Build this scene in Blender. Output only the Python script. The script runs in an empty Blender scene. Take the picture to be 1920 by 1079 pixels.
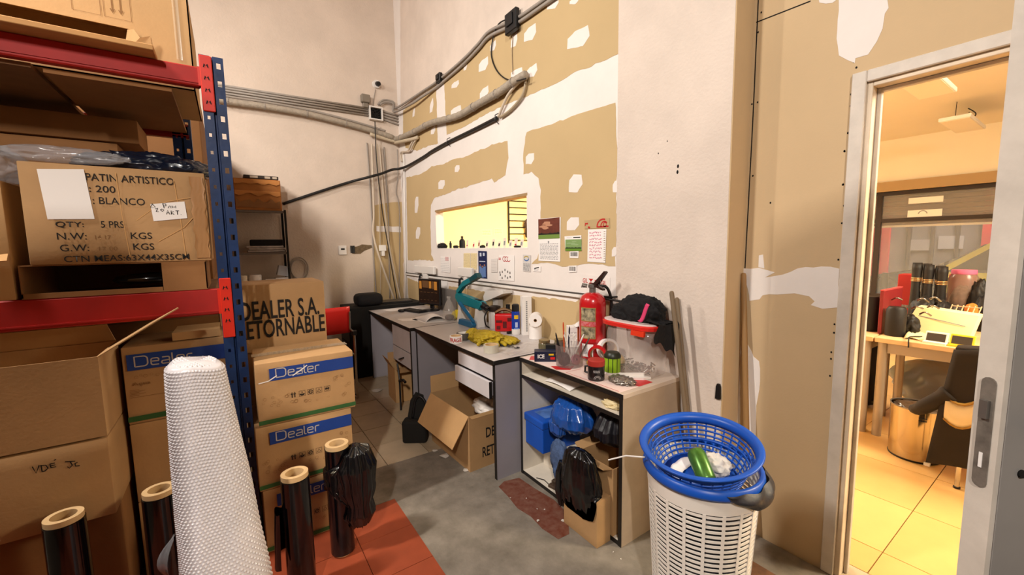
import bpy, bmesh, math, random
from mathutils import Vector, Matrix, noise as mnoise

random.seed(7)
sc = bpy.context.scene
COL = sc.collection
R_ = math.radians

# ---------------------------------------------------------------- camera
FPX = 770.0
CAM = Vector((0, 0, 1.45))
RM = Matrix(((0.8240218432465752, -0.5663277052993266, -0.016153391684584805),
             (-0.07092578934804546, -0.07482785959373416, -0.9946709625971681),
             (0.5621010000505898, 0.8207762920790412, -0.10182703031664675)))
cam_d = bpy.data.cameras.new('camera')
cam_d.sensor_width = 36
cam_d.lens = 36 * FPX / 1920
cam_d.clip_start = 0.02
cam_d.clip_end = 100
cam = bpy.data.objects.new('camera', cam_d)
COL.objects.link(cam)
rx, dn, fw = Vector(RM[0]), Vector(RM[1]), Vector(RM[2])
mw = Matrix.Identity(4)
for i in range(3):
    mw[i][0] = rx[i]; mw[i][1] = -dn[i]; mw[i][2] = -fw[i]; mw[i][3] = CAM[i]
cam.matrix_world = mw
sc.camera = cam

# ---------------------------------------------------------------- world, lights, exposure
sc.view_settings.view_transform = 'Standard'
sc.view_settings.look = 'None'
sc.view_settings.exposure = 0.0
sc.view_settings.gamma = 1.0
sc.view_settings.use_curve_mapping = False
wd = bpy.data.worlds.new('world'); sc.world = wd
wd.use_nodes = True
wd.node_tree.nodes['Background'].inputs[0].default_value = (1.0, 0.90, 0.80, 1)
wd.node_tree.nodes['Background'].inputs[1].default_value = 0.012

def area(name, loc, aim, sx, sy, power, col):
    l = bpy.data.lights.new(name, 'AREA'); l.shape = 'RECTANGLE'; l.size = sx; l.size_y = sy
    l.energy = power; l.color = col
    o = bpy.data.objects.new(name, l); COL.objects.link(o)
    o.location = loc
    d = Vector(aim) - Vector(loc)
    o.rotation_euler = d.to_track_quat('-Z', 'Y').to_euler()
    return o
# storeroom tubes: one over the aisle on the left, one beyond the rack; one behind the camera
area('tube_light', (-1.7, 1.93, 3.85), (0.6, 2.6, 0.5), 0.10, 0.6, 132, (1.0, 0.92, 0.83))
area('tube_light', (-1.7, 4.0, 3.85), (1.2, 2.6, 0.9), 0.10, 0.7, 70, (1.0, 0.91, 0.82))
area('tube_light', (-1.6, -2.3, 3.80), (1.0, 3.0, 0.6), 0.10, 0.6, 172, (1.0, 0.91, 0.82))
# front shop: warm lamps
area('shop_light', (4.4, 3.9, 2.72), (4.0, 4.3, 0), 1.6, 1.6, 420, (1.0, 0.88, 0.68))
area('shop_light', (3.6, -1.0, 2.72), (3.5, 0.4, 0), 1.2, 1.2, 300, (1.0, 0.85, 0.60))
# the street
area('street_light', (11.0, 0.5, 4.5), (10.0, 1.5, 0), 3.0, 3.0, 420, (1.0, 0.95, 0.9))

# ---------------------------------------------------------------- helpers
def lin(h):
    h = h.lstrip('#')
    out = []
    for i in (0, 2, 4):
        c = int(h[i:i + 2], 16) / 255
        out.append(c / 12.92 if c <= 0.04045 else ((c + 0.055) / 1.055) ** 2.4)
    return out
MATS = {}
def M(name, col, rough=0.6, metal=0.0, var=0.0, vs=6.0, bump=0.0, bs=80.0, alpha=1.0, trans=0.0, emis=0.0, ior=1.45, coat=0.0, var2=None, stretch=None):
    if name in MATS: return MATS[name]
    m = bpy.data.materials.new(name); m.use_nodes = True
    nt = m.node_tree; b = nt.nodes['Principled BSDF']
    c = lin(col) if isinstance(col, str) else list(col)
    b.inputs['Base Color'].default_value = (*c, 1)
    b.inputs['Roughness'].default_value = rough
    b.inputs['Metallic'].default_value = metal
    b.inputs['Alpha'].default_value = alpha
    b.inputs['Transmission Weight'].default_value = trans
    b.inputs['IOR'].default_value = ior
    b.inputs['Coat Weight'].default_value = coat
    if emis > 0:
        b.inputs['Emission Color'].default_value = (*c, 1)
        b.inputs['Emission Strength'].default_value = emis
    if var > 0 or bump > 0:
        tc = nt.nodes.new('ShaderNodeTexCoord')
        vec = tc.outputs['Object']
        if stretch:
            mp = nt.nodes.new('ShaderNodeMapping'); mp.inputs['Scale'].default_value = stretch
            nt.links.new(vec, mp.inputs[0]); vec = mp.outputs[0]
    if var > 0:
        n = nt.nodes.new('ShaderNodeTexNoise'); n.inputs['Scale'].default_value = vs
        n.inputs['Detail'].default_value = 6; n.inputs['Roughness'].default_value = 0.6
        nt.links.new(vec, n.inputs['Vector'])
        rp = nt.nodes.new('ShaderNodeValToRGB')
        c2 = (lin(var2) if isinstance(var2, str) else var2) if var2 else [max(0, x * (1 - var)) for x in c]
        c3 = c if var2 else [min(1, x * (1 + var * 0.6)) for x in c]
        rp.color_ramp.elements[0].position = 0.32; rp.color_ramp.elements[0].color = (*c2, 1)
        rp.color_ramp.elements[1].position = 0.68; rp.color_ramp.elements[1].color = (*c3, 1)
        nt.links.new(n.outputs['Fac'], rp.inputs[0]); nt.links.new(rp.outputs[0], b.inputs['Base Color'])
    if bump > 0:
        n2 = nt.nodes.new('ShaderNodeTexNoise'); n2.inputs['Scale'].default_value = bs
        n2.inputs['Detail'].default_value = 4
        nt.links.new(vec, n2.inputs['Vector'])
        bp = nt.nodes.new('ShaderNodeBump'); bp.inputs['Strength'].default_value = bump; bp.inputs['Distance'].default_value = 0.01
        nt.links.new(n2.outputs['Fac'], bp.inputs['Height']); nt.links.new(bp.outputs[0], b.inputs['Normal'])
    MATS[name] = m
    return m

def ray(px, py):
    return RM.transposed() @ Vector(((px - 960) / FPX, (py - 539.5) / FPX, 1.0))
def at(px, py, X=None, Y=None, Z=None):
    """point of the plane x=X, y=Y or z=Z seen at a pixel of the photograph"""
    d = ray(px, py)
    t = ((X - CAM.x) / d.x) if X is not None else ((Y - CAM.y) / d.y) if Y is not None else ((Z - CAM.z) / d.z)
    return CAM + d * t

class Fr:
    """a flat frame: origin, u, v and the normal w"""
    def __init__(s, o, u, v):
        s.o = Vector(o); s.u = Vector(u).normalized(); v = Vector(v)
        s.v = (v - s.u * v.dot(s.u)).normalized(); s.w = s.u.cross(s.v)
    def p(s, a, b, c=0.0): return s.o + s.u * a + s.v * b + s.w * c

JOINED = {'handwriting', 'printed_bubbles', 'beam_slots', 'handling_icons', 'small_print', 'crease', 'torn_tape', 'board_joint', 'printed_lines'}
class MB:
    def __init__(s): s.bm = bmesh.new()
    def face(s, pts):
        vs = [s.bm.verts.new(p) for p in pts]
        try: return s.bm.faces.new(vs)
        except ValueError: return None
    def prism(s, pts, off):
        off = Vector(off); n = len(pts)
        a = [s.bm.verts.new(Vector(p)) for p in pts]; b = [s.bm.verts.new(Vector(p) + off) for p in pts]
        s.bm.faces.new(a[::-1]); s.bm.faces.new(b)
        for i in range(n): s.bm.faces.new((a[i], a[(i + 1) % n], b[(i + 1) % n], b[i]))
        return s
    def box(s, x0, x1, y0, y1, z0, z1, bev=0.0, seg=1):
        x0, x1 = sorted((x0, x1)); y0, y1 = sorted((y0, y1)); z0, z1 = sorted((z0, z1))
        r = bmesh.ops.create_cube(s.bm, size=1.0)
        for v in r['verts']:
            v.co = Vector(((x0 + x1) / 2 + v.co.x * (x1 - x0), (y0 + y1) / 2 + v.co.y * (y1 - y0), (z0 + z1) / 2 + v.co.z * (z1 - z0)))
        if bev > 0:
            es = list({e for v in r['verts'] for e in v.link_edges})
            bmesh.ops.bevel(s.bm, geom=es, offset=bev, segments=seg, affect='EDGES', profile=0.5)
        return s
    def fbox(s, fr, u0, u1, v0, v1, w0, w1):
        return s.prism([fr.p(u0, v0, w0), fr.p(u1, v0, w0), fr.p(u1, v1, w0), fr.p(u0, v1, w0)], fr.w * (w1 - w0))
    def tube(s, pts, r, seg=8, caps=True, closed=False):
        pts = [Vector(p) for p in pts]; n = len(pts)
        rs = r if isinstance(r, (list, tuple)) else [r] * n
        rings = []; prev = None
        for i, p in enumerate(pts):
            if closed: t = (pts[(i + 1) % n] - pts[i - 1]).normalized()
            else: t = (pts[min(i + 1, n - 1)] - pts[max(i - 1, 0)]).normalized()
            if prev is None:
                a = t.orthogonal().normalized()
            else:
                a = (prev - t * prev.dot(t))
                a = a.normalized() if a.length > 1e-6 else t.orthogonal().normalized()
            prev = a; b = t.cross(a)
            rings.append([s.bm.verts.new(p + (a * math.cos(k * 2 * math.pi / seg) + b * math.sin(k * 2 * math.pi / seg)) * rs[i]) for k in range(seg)])
        m = n if closed else n - 1
        for i in range(m):
            A, B = rings[i], rings[(i + 1) % n]
            for k in range(seg): s.bm.faces.new((A[k], A[(k + 1) % seg], B[(k + 1) % seg], B[k]))
        if caps and not closed:
            s.bm.faces.new(rings[0][::-1]); s.bm.faces.new(rings[-1])
        return s
    def cyl(s, p0, p1, r0, r1=None, seg=20):
        return s.tube([p0, p1], [r0, r1 if r1 is not None else r0], seg)
    def lathe(s, prof, c=(0, 0, 0), seg=28, mtx=None, wob=0.0, seed=0):
        c = Vector(c); rings = []
        for j, (r, z) in enumerate(prof):
            ring = []
            for k in range(seg):
                a = k * 2 * math.pi / seg
                rr = r
                if wob: rr = r * (1 + wob * mnoise.noise(Vector((math.cos(a) * 2 + seed, math.sin(a) * 2, z * 12))))
                p = Vector((math.cos(a) * rr, math.sin(a) * rr, z))
                if mtx is not None: p = mtx @ p
                ring.append(s.bm.verts.new(c + p))
            rings.append(ring)
        for i in range(len(rings) - 1):
            A, B = rings[i], rings[i + 1]
            for k in range(seg): s.bm.faces.new((A[k], A[(k + 1) % seg], B[(k + 1) % seg], B[k]))
        if prof[0][0] > 1e-4: s.bm.faces.new(rings[0][::-1])
        if prof[-1][0] > 1e-4: s.bm.faces.new(rings[-1])
        return s
    def shell(s, prof, c=(0, 0, 0), seg=28, mtx=None, wob=0.0, seed=0):
        """lathe of a closed profile loop"""
        c = Vector(c); rings = []
        for (r, z) in prof:
            ring = []
            for k in range(seg):
                a = k * 2 * math.pi / seg
                rr = r * (1 + wob * mnoise.noise(Vector((math.cos(a) * 2 + seed, math.sin(a) * 2, z * 12)))) if wob else r
                p = Vector((math.cos(a) * rr, math.sin(a) * rr, z))
                if mtx is not None: p = mtx @ p
                ring.append(s.bm.verts.new(c + p))
            rings.append(ring)
        for i in range(len(rings)):
            A, B = rings[i], rings[(i + 1) % len(rings)]
            for k in range(seg): s.bm.faces.new((A[k], A[(k + 1) % seg], B[(k + 1) % seg], B[k]))
        return s
    def blob(s, c, rad, amp=0.25, freq=2.2, seed=0, sub=4, floor=None, ridge=True, rot=0.0, fz=0.6):
        c = Vector(c); r = bmesh.ops.create_icosphere(s.bm, subdivisions=sub, radius=1.0)
        cr, sr = math.cos(rot), math.sin(rot)
        for v in r['verts']:
            d = v.co.normalized(); q = Vector((d.x, d.y, d.z * fz)) * freq + Vector((seed * 3.1, seed * 1.7, seed))
            f = 0.0; a = 1.0; fr = 1.0
            for o in range(3):
                x = mnoise.noise(q * fr)
                f += a * ((1 - 2 * abs(x)) * 0.8 - 0.3 if ridge else x)
                a *= 0.5; fr *= 2.0
            k = 1 + amp * f
            x, y, z = d.x * rad[0] * k, d.y * rad[1] * k, d.z * rad[2] * k
            v.co = Vector((c.x + x * cr - y * sr, c.y + x * sr + y * cr, c.z + z))
            if floor is not None and v.co.z < floor: v.co.z = floor + 0.0005 * abs(x)
        return s
    def sack(s, c, prof, nf=9, amp=.16, seed=0, rot=0.0, seg=72, rows=34):
        """film bag hanging in vertical folds: prof = (rx, ry, z, fold) rows from the top down"""
        c = Vector(c); rings = []
        for j in range(rows + 1):
            t = j / rows * (len(prof) - 1); i = min(int(t), len(prof) - 2); f = t - i; f = f * f * (3 - 2 * f)
            rx_, ry_, z, fo = [prof[i][q] * (1 - f) + prof[i + 1][q] * f for q in range(4)]
            ring = []
            for k in range(seg):
                a = 2 * math.pi * k / seg
                n = mnoise.noise(Vector((math.cos(a) * nf * .35 + seed, math.sin(a) * nf * .35, z * 2.5)))
                n2 = mnoise.noise(Vector((math.cos(a) * nf * .8 + seed, math.sin(a) * nf * .8 + 5, z * 7)))
                w = 1 + fo * amp * ((1 - 2.2 * abs(n)) + .45 * (1 - 2.2 * abs(n2)))
                x, y = math.cos(a) * rx_ * w, math.sin(a) * ry_ * w
                ring.append(s.bm.verts.new(c + Vector((x * math.cos(rot) - y * math.sin(rot), x * math.sin(rot) + y * math.cos(rot), z + .02 * fo * n2 * (.3 if j in (0, rows) else 1)))))
            rings.append(ring)
        for A, B in zip(rings[:-1], rings[1:]):
            for k in range(seg): s.bm.faces.new((A[k], A[(k + 1) % seg], B[(k + 1) % seg], B[k]))
        s.bm.faces.new(rings[0][::-1]); s.bm.faces.new(rings[-1])
        return s
    def grid(s, fn, nu, nv):
        vs = [[s.bm.verts.new(Vector(fn(i / nu, j / nv))) for i in range(nu + 1)] for j in range(nv + 1)]
        for j in range(nv):
            for i in range(nu): s.bm.faces.new((vs[j][i], vs[j][i + 1], vs[j + 1][i + 1], vs[j + 1][i]))
        return s
    def build(s, name, mat, parent=None, smooth=False, solid=0.0, recalc=True):
        if recalc: bmesh.ops.recalc_face_normals(s.bm, faces=s.bm.faces)
        me = bpy.data.meshes.new(name); s.bm.to_mesh(me); s.bm.free()
        if smooth:
            for p in me.polygons: p.use_smooth = True
            if smooth != 'all': me.set_sharp_from_angle(angle=R_(38))
        me.materials.append(mat)
        o = bpy.data.objects.new(name, me); COL.objects.link(o)
        if parent is not None: o.parent = parent
        if name in JOINED: o['kind'] = 'stuff'
        if solid:
            md = o.modifiers.new('thickness', 'SOLIDIFY'); md.thickness = solid; md.offset = 0
        return o

def thing(name, label, cat, loc=(0, 0, 0), rz=0.0, group=None):
    o = bpy.data.objects.new(name, None); COL.objects.link(o)
    o.location = loc; o.rotation_euler = (0, 0, rz); o.empty_display_size = 0.1
    o['label'] = label; o['category'] = cat
    if group: o['group'] = group
    return o
def tag(o, label, cat, group=None):
    o['label'] = label; o['category'] = cat
    if group: o['group'] = group
    return o
def struct(o):
    o['kind'] = 'structure'; return o
def copy_tree(o, parent=None):
    c = o.copy(); COL.objects.link(c); c.parent = parent
    for ch in list(o.children): copy_tree(ch, c)
    return c

def ribbon(mb, fr, pts, wd, lift=0.0006, thick=0.0004, closed=False):
    """flat stroke along points (u, v) on a frame"""
    n = len(pts); L = []; Rr = []
    for i, (a, b) in enumerate(pts):
        i0 = (i - 1) % n if closed else max(i - 1, 0); i1 = (i + 1) % n if closed else min(i + 1, n - 1)
        du, dv = pts[i1][0] - pts[i0][0], pts[i1][1] - pts[i0][1]
        l = math.hypot(du, dv) or 1
        nu, nv = -dv / l * wd / 2, du / l * wd / 2
        L.append(fr.p(a + nu, b + nv, lift)); Rr.append(fr.p(a - nu, b - nv, lift))
    L = [mb.bm.verts.new(p) for p in L]; Rr = [mb.bm.verts.new(p) for p in Rr]
    for i in range(n if closed else n - 1):
        j = (i + 1) % n
        mb.bm.faces.new((L[i], Rr[i], Rr[j], L[j]))
def arc(cx, cy, rx, ry, a0, a1, n=10):
    return [(cx + rx * math.cos(R_(a0 + (a1 - a0) * i / n)), cy + ry * math.sin(R_(a0 + (a1 - a0) * i / n))) for i in range(n + 1)]

def lettering(txt, fr, u, v, width, height, mat, parent, lift=0.0008, bold=0.0, name='lettering'):
    """flat letters on a frame, fitted to width and height, lower left at u, v"""
    cu = bpy.data.curves.new(name, 'FONT'); cu.body = txt; cu.offset = bold; cu.resolution_u = 3
    to = bpy.data.objects.new('text_source', cu); COL.objects.link(to)
    dg = bpy.context.evaluated_depsgraph_get()
    me = bpy.data.meshes.new_from_object(to.evaluated_get(dg))
    bpy.data.objects.remove(to)
    xs = [q.co.x for q in me.vertices]; ys = [q.co.y for q in me.vertices]
    x0, x1, y0, y1 = min(xs), max(xs), min(ys), max(ys)
    for q in me.vertices:
        a = u + (q.co.x - x0) / (x1 - x0) * width
        b = v + (q.co.y - y0) / max(1e-6, y1 - y0) * height
        q.co = fr.p(a, b, lift)
    me.name = name
    me.materials.clear(); me.materials.append(mat)
    o = bpy.data.objects.new(name, me); COL.objects.link(o); o.parent = parent
    return o
def print_rect(fr, u0, u1, v0, v1, mat, parent, name='printed_patch', lift=0.0005):
    mb = MB(); mb.face([fr.p(u0, v0, lift), fr.p(u1, v0, lift), fr.p(u1, v1, lift), fr.p(u0, v1, lift)])
    return mb.build(name, mat, parent, recalc=False)

# ---------------------------------------------------------------- materials
m_white = M('white_plaster', '#D9CABD', 0.8, var=0.10, vs=2.2, bump=0.25, bs=60)
m_mud = M('joint_compound', '#E9E1DB', 0.75, var=0.05, vs=3.0, bump=0.12, bs=25)
m_board = M('plasterboard_paper', '#C3A97D', 0.85, var=0.05, vs=1.6, bump=0.05, bs=120)
m_boardC = M('plasterboard_paper_bare', '#C9AE88', 0.85, var=0.06, vs=1.4, bump=0.05, bs=120)
m_dark = M('dark_gap', '#0B0908', 0.9)
m_ink = M('black_ink', '#17110D', 0.8)
m_inkr = M('red_ink', '#B5201E', 0.7)
m_inkp = M('pink_ink', '#D0708A', 0.7)
m_inkg = M('grey_ink', '#8A8A8C', 0.7)
m_card = M('cardboard', '#B48D60', 0.8, var=0.10, vs=5, bump=0.06, bs=90)
m_card2 = M('cardboard_dark', '#8E6238', 0.82, var=0.14, vs=5, bump=0.06, bs=90)
m_card3 = M('cardboard_pale', '#C29A69', 0.8, var=0.08, vs=4, bump=0.05, bs=90)
m_cardin = M('cardboard_inside', '#9A7046', 0.85, var=0.1, vs=6)
m_tape = M('brown_packing_tape', '#A87C50', 0.3, var=0.06, vs=9, coat=0.3)
m_ctape = M('clear_packing_tape', '#D8C8AE', 0.2, coat=0.5, alpha=0.35)
m_bblue = M('printed_blue', '#153A88', 0.6, var=0.08, vs=14)
m_bgreen = M('printed_green', '#2F5A2C', 0.6)
m_paper = M('white_paper', '#EDE8E4', 0.7)
m_cream = M('cream_paper', '#E3D2A4', 0.7)
m_rackblue = M('rack_blue_enamel', '#14305F', 0.4, var=0.25, vs=14, bump=0.05, bs=40)
m_rackred = M('rack_red_enamel', '#A3150E', 0.62, var=0.15, vs=7)
m_rackred2 = M('rack_red_connector', '#CF2A17', 0.4, var=0.1, vs=9)
m_grey = M('desk_grey_laminate', '#9A959B', 0.5, var=0.07, vs=3)
m_desktop = M('desk_top_laminate', '#C2BBB8', 0.38, var=0.08, vs=4)
m_edge = M('black_edge_band', '#1C1917', 0.45)
m_drawer = M('drawer_front_pale', '#D4D0D3', 0.5, var=0.08, vs=6)
m_shelfw = M('shelf_white_laminate', '#DCD3C4', 0.5, var=0.12, vs=5)
m_shelfs = M('shelf_side_board', '#A89580', 0.6, var=0.12, vs=5)
m_black = M('black_plastic', '#100F11', 0.45)
m_blackm = M('black_matte', '#14120F', 0.85, var=0.2, vs=10)
m_film = M('black_film', '#08070A', 0.16, coat=0.4)
m_filmb = M('black_bag_film', '#0C0B0D', 0.25, coat=0.3, bump=0.25, bs=22)
m_tubec = M('cardboard_core', '#CBAA7C', 0.8, var=0.08, vs=20)
m_chrome = M('chrome', '#C8C2BA', 0.22, metal=1.0)
m_steel = M('grey_steel', '#8A8580', 0.4, metal=0.8)
m_pipe = M('grey_conduit', '#9A9188', 0.5, var=0.1, vs=12)
m_duct = M('grey_flexible_duct', '#A89C8C', 0.55, var=0.18, vs=20, bump=0.5, bs=90)
m_cableb = M('black_cable', '#171412', 0.5)
m_cablew = M('white_cable', '#CFC0AC', 0.5)
m_wplast = M('white_plastic', '#E6E1DB', 0.4)
m_bluepl = M('blue_plastic', '#1450B4', 0.38, var=0.08, vs=6)
m_wbasket = M('cream_white_plastic', '#E8E0D6', 0.4)
m_red = M('red_plastic', '#C4151A', 0.35)
m_extred = M('extinguisher_red', '#B8141B', 0.28, coat=0.5)
m_yellow = M('yellow_plastic', '#E0B414', 0.45)
m_glove = M('yellow_rubber_glove', '#A98F10', 0.6, var=0.3, vs=16, bump=0.3, bs=60)
m_teal = M('teal_plastic', '#0F7A86', 0.38)
m_steelblue = M('blue_steel', '#1E6590', 0.4)
m_glass = M('clear_glass', '#F2F2EE', 0.05, trans=1.0, ior=1.45)
m_clear = M('clear_plastic', '#DAD2CA', 0.12, alpha=0.28, coat=0.5)
m_wood = M('wooden_stick', '#9C7648', 0.6, var=0.25, vs=8, stretch=(1, 1, 0.15))
m_wood2 = M('grey_wooden_stick', '#77654F', 0.65, var=0.25, vs=8, stretch=(1, 1, 0.15))
# ================================================================ SETTING
XB, XC, YS, YA = 1.92, 2.07, 1.02, 5.337
XBO = 2.015          # shop side face of the window wall
XO = 2.19            # shop side face of the partition
YF, XS = 6.6, 7.5    # shop: far wall, street front
HC = 5.2             # storeroom ceiling
HS = 2.79             # shop ceiling

# ---- floor: concrete screed, beige tiles, terracotta tiles, shop tiles
m_conc = M('worn_concrete', '#8D8478', 0.8, var=0.22, vs=7, bump=0.35, bs=35, var2='#6C6459')
m_grout = M('tile_grout', '#4E4232', 0.9)
m_tile = [M('beige_floor_tile', '#B9A88D', 0.38, var=0.12, vs=7), M('beige_floor_tile_worn', '#AD9A7F', 0.42, var=0.14, vs=7), M('beige_floor_tile_light', '#C2B197', 0.36, var=0.1, vs=7)]
m_terra = [M('terracotta_tile', '#A14A2A', 0.55, var=0.12, vs=9), M('terracotta_tile_dark', '#954225', 0.55, var=0.12, vs=9)]
m_stile = [M('shop_floor_tile', '#E0B574', 0.3, var=0.06, vs=4), M('shop_floor_tile_b', '#DBAF6E', 0.3, var=0.06, vs=4)]
m_worn = M('worn_red_paint', '#66301F', 0.55, var=0.4, vs=26, var2='#7A5445')
fl = struct(MB().box(-3.2, 13.2, -3.2, 8.2, -0.25, -0.012).build('floor', m_grout))
random.seed(3)
def slab(name, x0, x1, y0, y1, mat, z1=0.0, gap=0.0025, bev=0.0):
    mb = MB().box(x0 + gap, x1 - gap, y0 + gap, y1 - gap, -0.0118, z1, bev)
    return mb.build(name, mat, fl)
# concrete screed (with a cut for the terracotta strip at x<0.70)
ys_t = 2.635
mb = MB(); mb.prism([(0.702, -3.2, -0.0118), (2.06, -3.2, -0.0118), (2.06, 0.9, -0.0118), (2.06, ys_t, -0.0118), (0.69, ys_t, -0.0118), (0.69, 2.30, -0.0118)], (0, 0, 0.0118))
mb.build('concrete_screed', m_conc, fl)
# worn red painted patch in front of the shelf unit
pp = [(1.243, 1.992), (1.30, 2.02), (1.398, 1.997), (1.408, 1.85), (1.43, 1.70), (1.408, 1.548), (1.36, 1.50), (1.31, 1.44), (1.242, 1.444), (1.225, 1.55), (1.235, 1.66), (1.217, 1.76), (1.235, 1.88)]
mb = MB(); mb.prism([(a, b, 0.0) for a, b in pp], (0, 0, 0.0012)); mb.build('worn_red_patch', m_worn, fl)
# beige tiles
tx = [1.07 + 0.295 * k for k in range(-6, 4)]; ty = [2.64 + 0.313 * k for k in range(0, 9)]
for i in range(len(tx) - 1):
    for j in range(len(ty) - 1):
        x0, x1 = tx[i], min(tx[i + 1], XB); y0, y1 = ty[j], min(ty[j + 1], YA)
        if x1 - x0 < 0.03: continue
        slab('floor_tile', x0, x1, y0, y1, random.choice(m_tile), z1=random.uniform(-0.0012, 0.0))
# terracotta tiles
rx0 = [0.70 - 0.272 * k for k in range(0, 7)]; ry = [2.25 - 0.272 * k for k in range(0, 6)]
for i in range(len(rx0) - 1):
    for j in range(len(ry) - 1):
        slab('terracotta_tile', rx0[i + 1], rx0[i], ry[j + 1], ry[j], random.choice(m_terra), z1=random.uniform(-0.001, 0.0), gap=0.0015)
mb = MB().box(-3.2, 0.69, 2.253, 2.637, -0.0118, -0.0004); mb.build('concrete_screed', m_conc, fl)
mb = MB().box(-3.2, tx[0], 2.64, YA, -0.0118, -0.0004); mb.build('concrete_screed', m_conc, fl)
# shop floor tiles
sx = [2.20] + [2.41 + 0.513 * k for k in range(0, 10)]; sy = [0.50 + 0.49 * k for k in range(-3, 12)]
for i in range(len(sx) - 1):
    for j in range(len(sy) - 1):
        slab('floor_tile', sx[i], sx[i + 1], sy[j], sy[j + 1], random.choice(m_stile), z1=random.uniform(-0.0006, 0.0), gap=0.002)
mb = MB().box(2.062, 2.198, -0.4, 0.62, -0.0118, -0.0006); mb.build('door_sill', m_tile[2], fl)

# ---- walls of the storeroom
wb = struct(MB().box(-2.6, XO, YA, YA + 0.15, -0.05, HC).build('wall_back', M('aged_plaster', '#D5C5B6', 0.85, var=0.08, vs=2.5, bump=0.3, bs=55)))
WY0, WY1, WZ0, WZ1 = at(990, 467, X=XB).y, at(818, 467, X=XB).y, 1.42, 1.852
mb = MB()
mb.box(XB, XBO, YS + .35, WY0, -0.05, HC); mb.box(XB, XBO, WY1, YA, -0.05, HC)
mb.box(XB, XBO, WY0, WY1, -0.05, WZ0); mb.box(XB, XBO, WY0, WY1, WZ1, HC)
mb.box(XB, XO, YS, YS + .35, -0.05, HC)
wr = struct(mb.build('wall_right', m_mud))
DY0, DY1, DZ = -0.33, 0.585, 2.055
mb = MB()
mb.box(XC, XO, DY1 + 0.01, YS, -0.05, HC); mb.box(XC, XO, -3.0, DY0 - 0.01, -0.05, HC); mb.box(XC, XO, DY0 - 0.01, DY1 + 0.01, DZ + 0.01, HC)
wc = struct(mb.build('wall_near_right', m_boardC))
struct(MB().box(-2.6, XO, 2.6, YA + 0.15, HC, HC + 0.1).build('ceiling', m_white))

FB = Fr((XB, 0, 0), (0, -1, 0), (0, 0, 1))      # u = -y, v = z, normal to the room (-x)
FC = Fr((XC, 0, 0), (0, -1, 0), (0, 0, 1))
FA = Fr((0, YA, 0), (1, 0, 0), (0, 0, 1))       # u = x, v = z, normal -y
def uvB(px, py, X=XB):
    p = at(px, py, X=X); return (-p.y, p.z)
def uvA(px, py):
    p = at(px, py, Y=YA); return (p.x, p.z)
def ragged(pts, seg=0.035, amp=0.012, seed=0, smooth_until=None):
    out = []; k = 0
    for i in range(len(pts)):
        a, b = pts[i], pts[(i + 1) % len(pts)]
        L = math.hypot(b[0] - a[0], b[1] - a[1]); n = max(1, int(L / seg))
        for j in range(n):
            t = j / n; x, y = a[0] + (b[0] - a[0]) * t, a[1] + (b[1] - a[1]) * t
            out.append((x + amp * mnoise.noise(Vector((x * 17 + seed, y * 17, 1))), y + amp * mnoise.noise(Vector((x * 17, y * 17 + seed, 7)))))
    return out
def plate(name, fr, uv, mat, parent, thick=0.0015, lift=0.0, amp=0.012, seg=0.035, seed=0):
    uv = ragged(uv, seg, amp, seed) if amp else uv
    mb = MB(); mb.prism([fr.p(a, b, lift) for a, b in uv], fr.w * thick)
    return mb.build(name, mat, parent)
def z1(x, y): return (740 + x / 3.598, y / 3.598)
def z2(x, y): return (740 + x / 3.8545, 280 + y / 3.8545)
T0 = [z1(*p) for p in ((40, 735), (165, 652), (278, 562), (332, 528), (480, 402), (560, 312), (630, 232), (760, 182), (860, 112), (1020, -5), (1400, -290), (1535, -420), (1500, -1400), (36, -1400))]
plate('old_plaster', FB, [uvB(*p) for p in T0], m_white, wr, .0012, seed=2)
T1 = [z1(*p) for p in ((57, 745), (165, 660), (278, 575), (292, 970), (230, 985), (150, 1018), (75, 1000), (57, 905))]
T2 = [z1(*p) for p in ((332, 535), (480, 410), (560, 320), (630, 240), (760, 190), (860, 120), (1020, 5), (1400, -280), (1535, -400), (1527, 0), (1510, 365), (1430, 400), (1320, 450), (1190, 500), (1110, 555), (1010, 600), (920, 640), (720, 720), (600, 780), (480, 850), (352, 910))]
T3 = [z2(*p) for p in ((85, 205), (190, 180), (270, 125), (350, 105), (440, 70), (500, 60), (560, 30), (653, -8), (720, -40), (814, -61), (822, 60), (800, 190), (720, 240), (700, 215), (640, 230), (600, 250), (450, 290), (360, 330), (290, 350), (262, 400), (258, 560), (265, 760), (282, 808), (200, 800), (95, 805))]
T4 = [z2(*p) for p in ((953, -126), (1114, -174), (1250, -225), (1392, -276), (1596, -340), (1600, -250), (1612, 0), (1600, 300), (1605, 500), (1600, 700), (1590, 850), (1500, 838), (1400, 830), (1210, 850), (1130, 820), (990, 832), (1030, 790), (1050, 700), (1055, 500), (1055, 300), (1040, 210), (990, 165), (930, 180), (935, 0))]
for k, T in enumerate((T1, T2, T3, T4)):
    plate('plasterboard', FB, [uvB(*p) for p in T], m_board, wr, seed=k * 5)
T5 = [(764, 521), (783, 529), (792, 540), (800, 560), (838, 558), (842, 537), (875, 541), (926, 550), (961, 554), (1000, 557), (1042, 560), (1079, 567), (1092, 560), (1150, 566)]
u5 = [uvB(*p) for p in T5]; u5 = u5 + [(u5[-1][0], 0.4), (u5[0][0], 0.4)]
plate('plasterboard', FB, u5, m_board, wr, seed=31)
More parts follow.
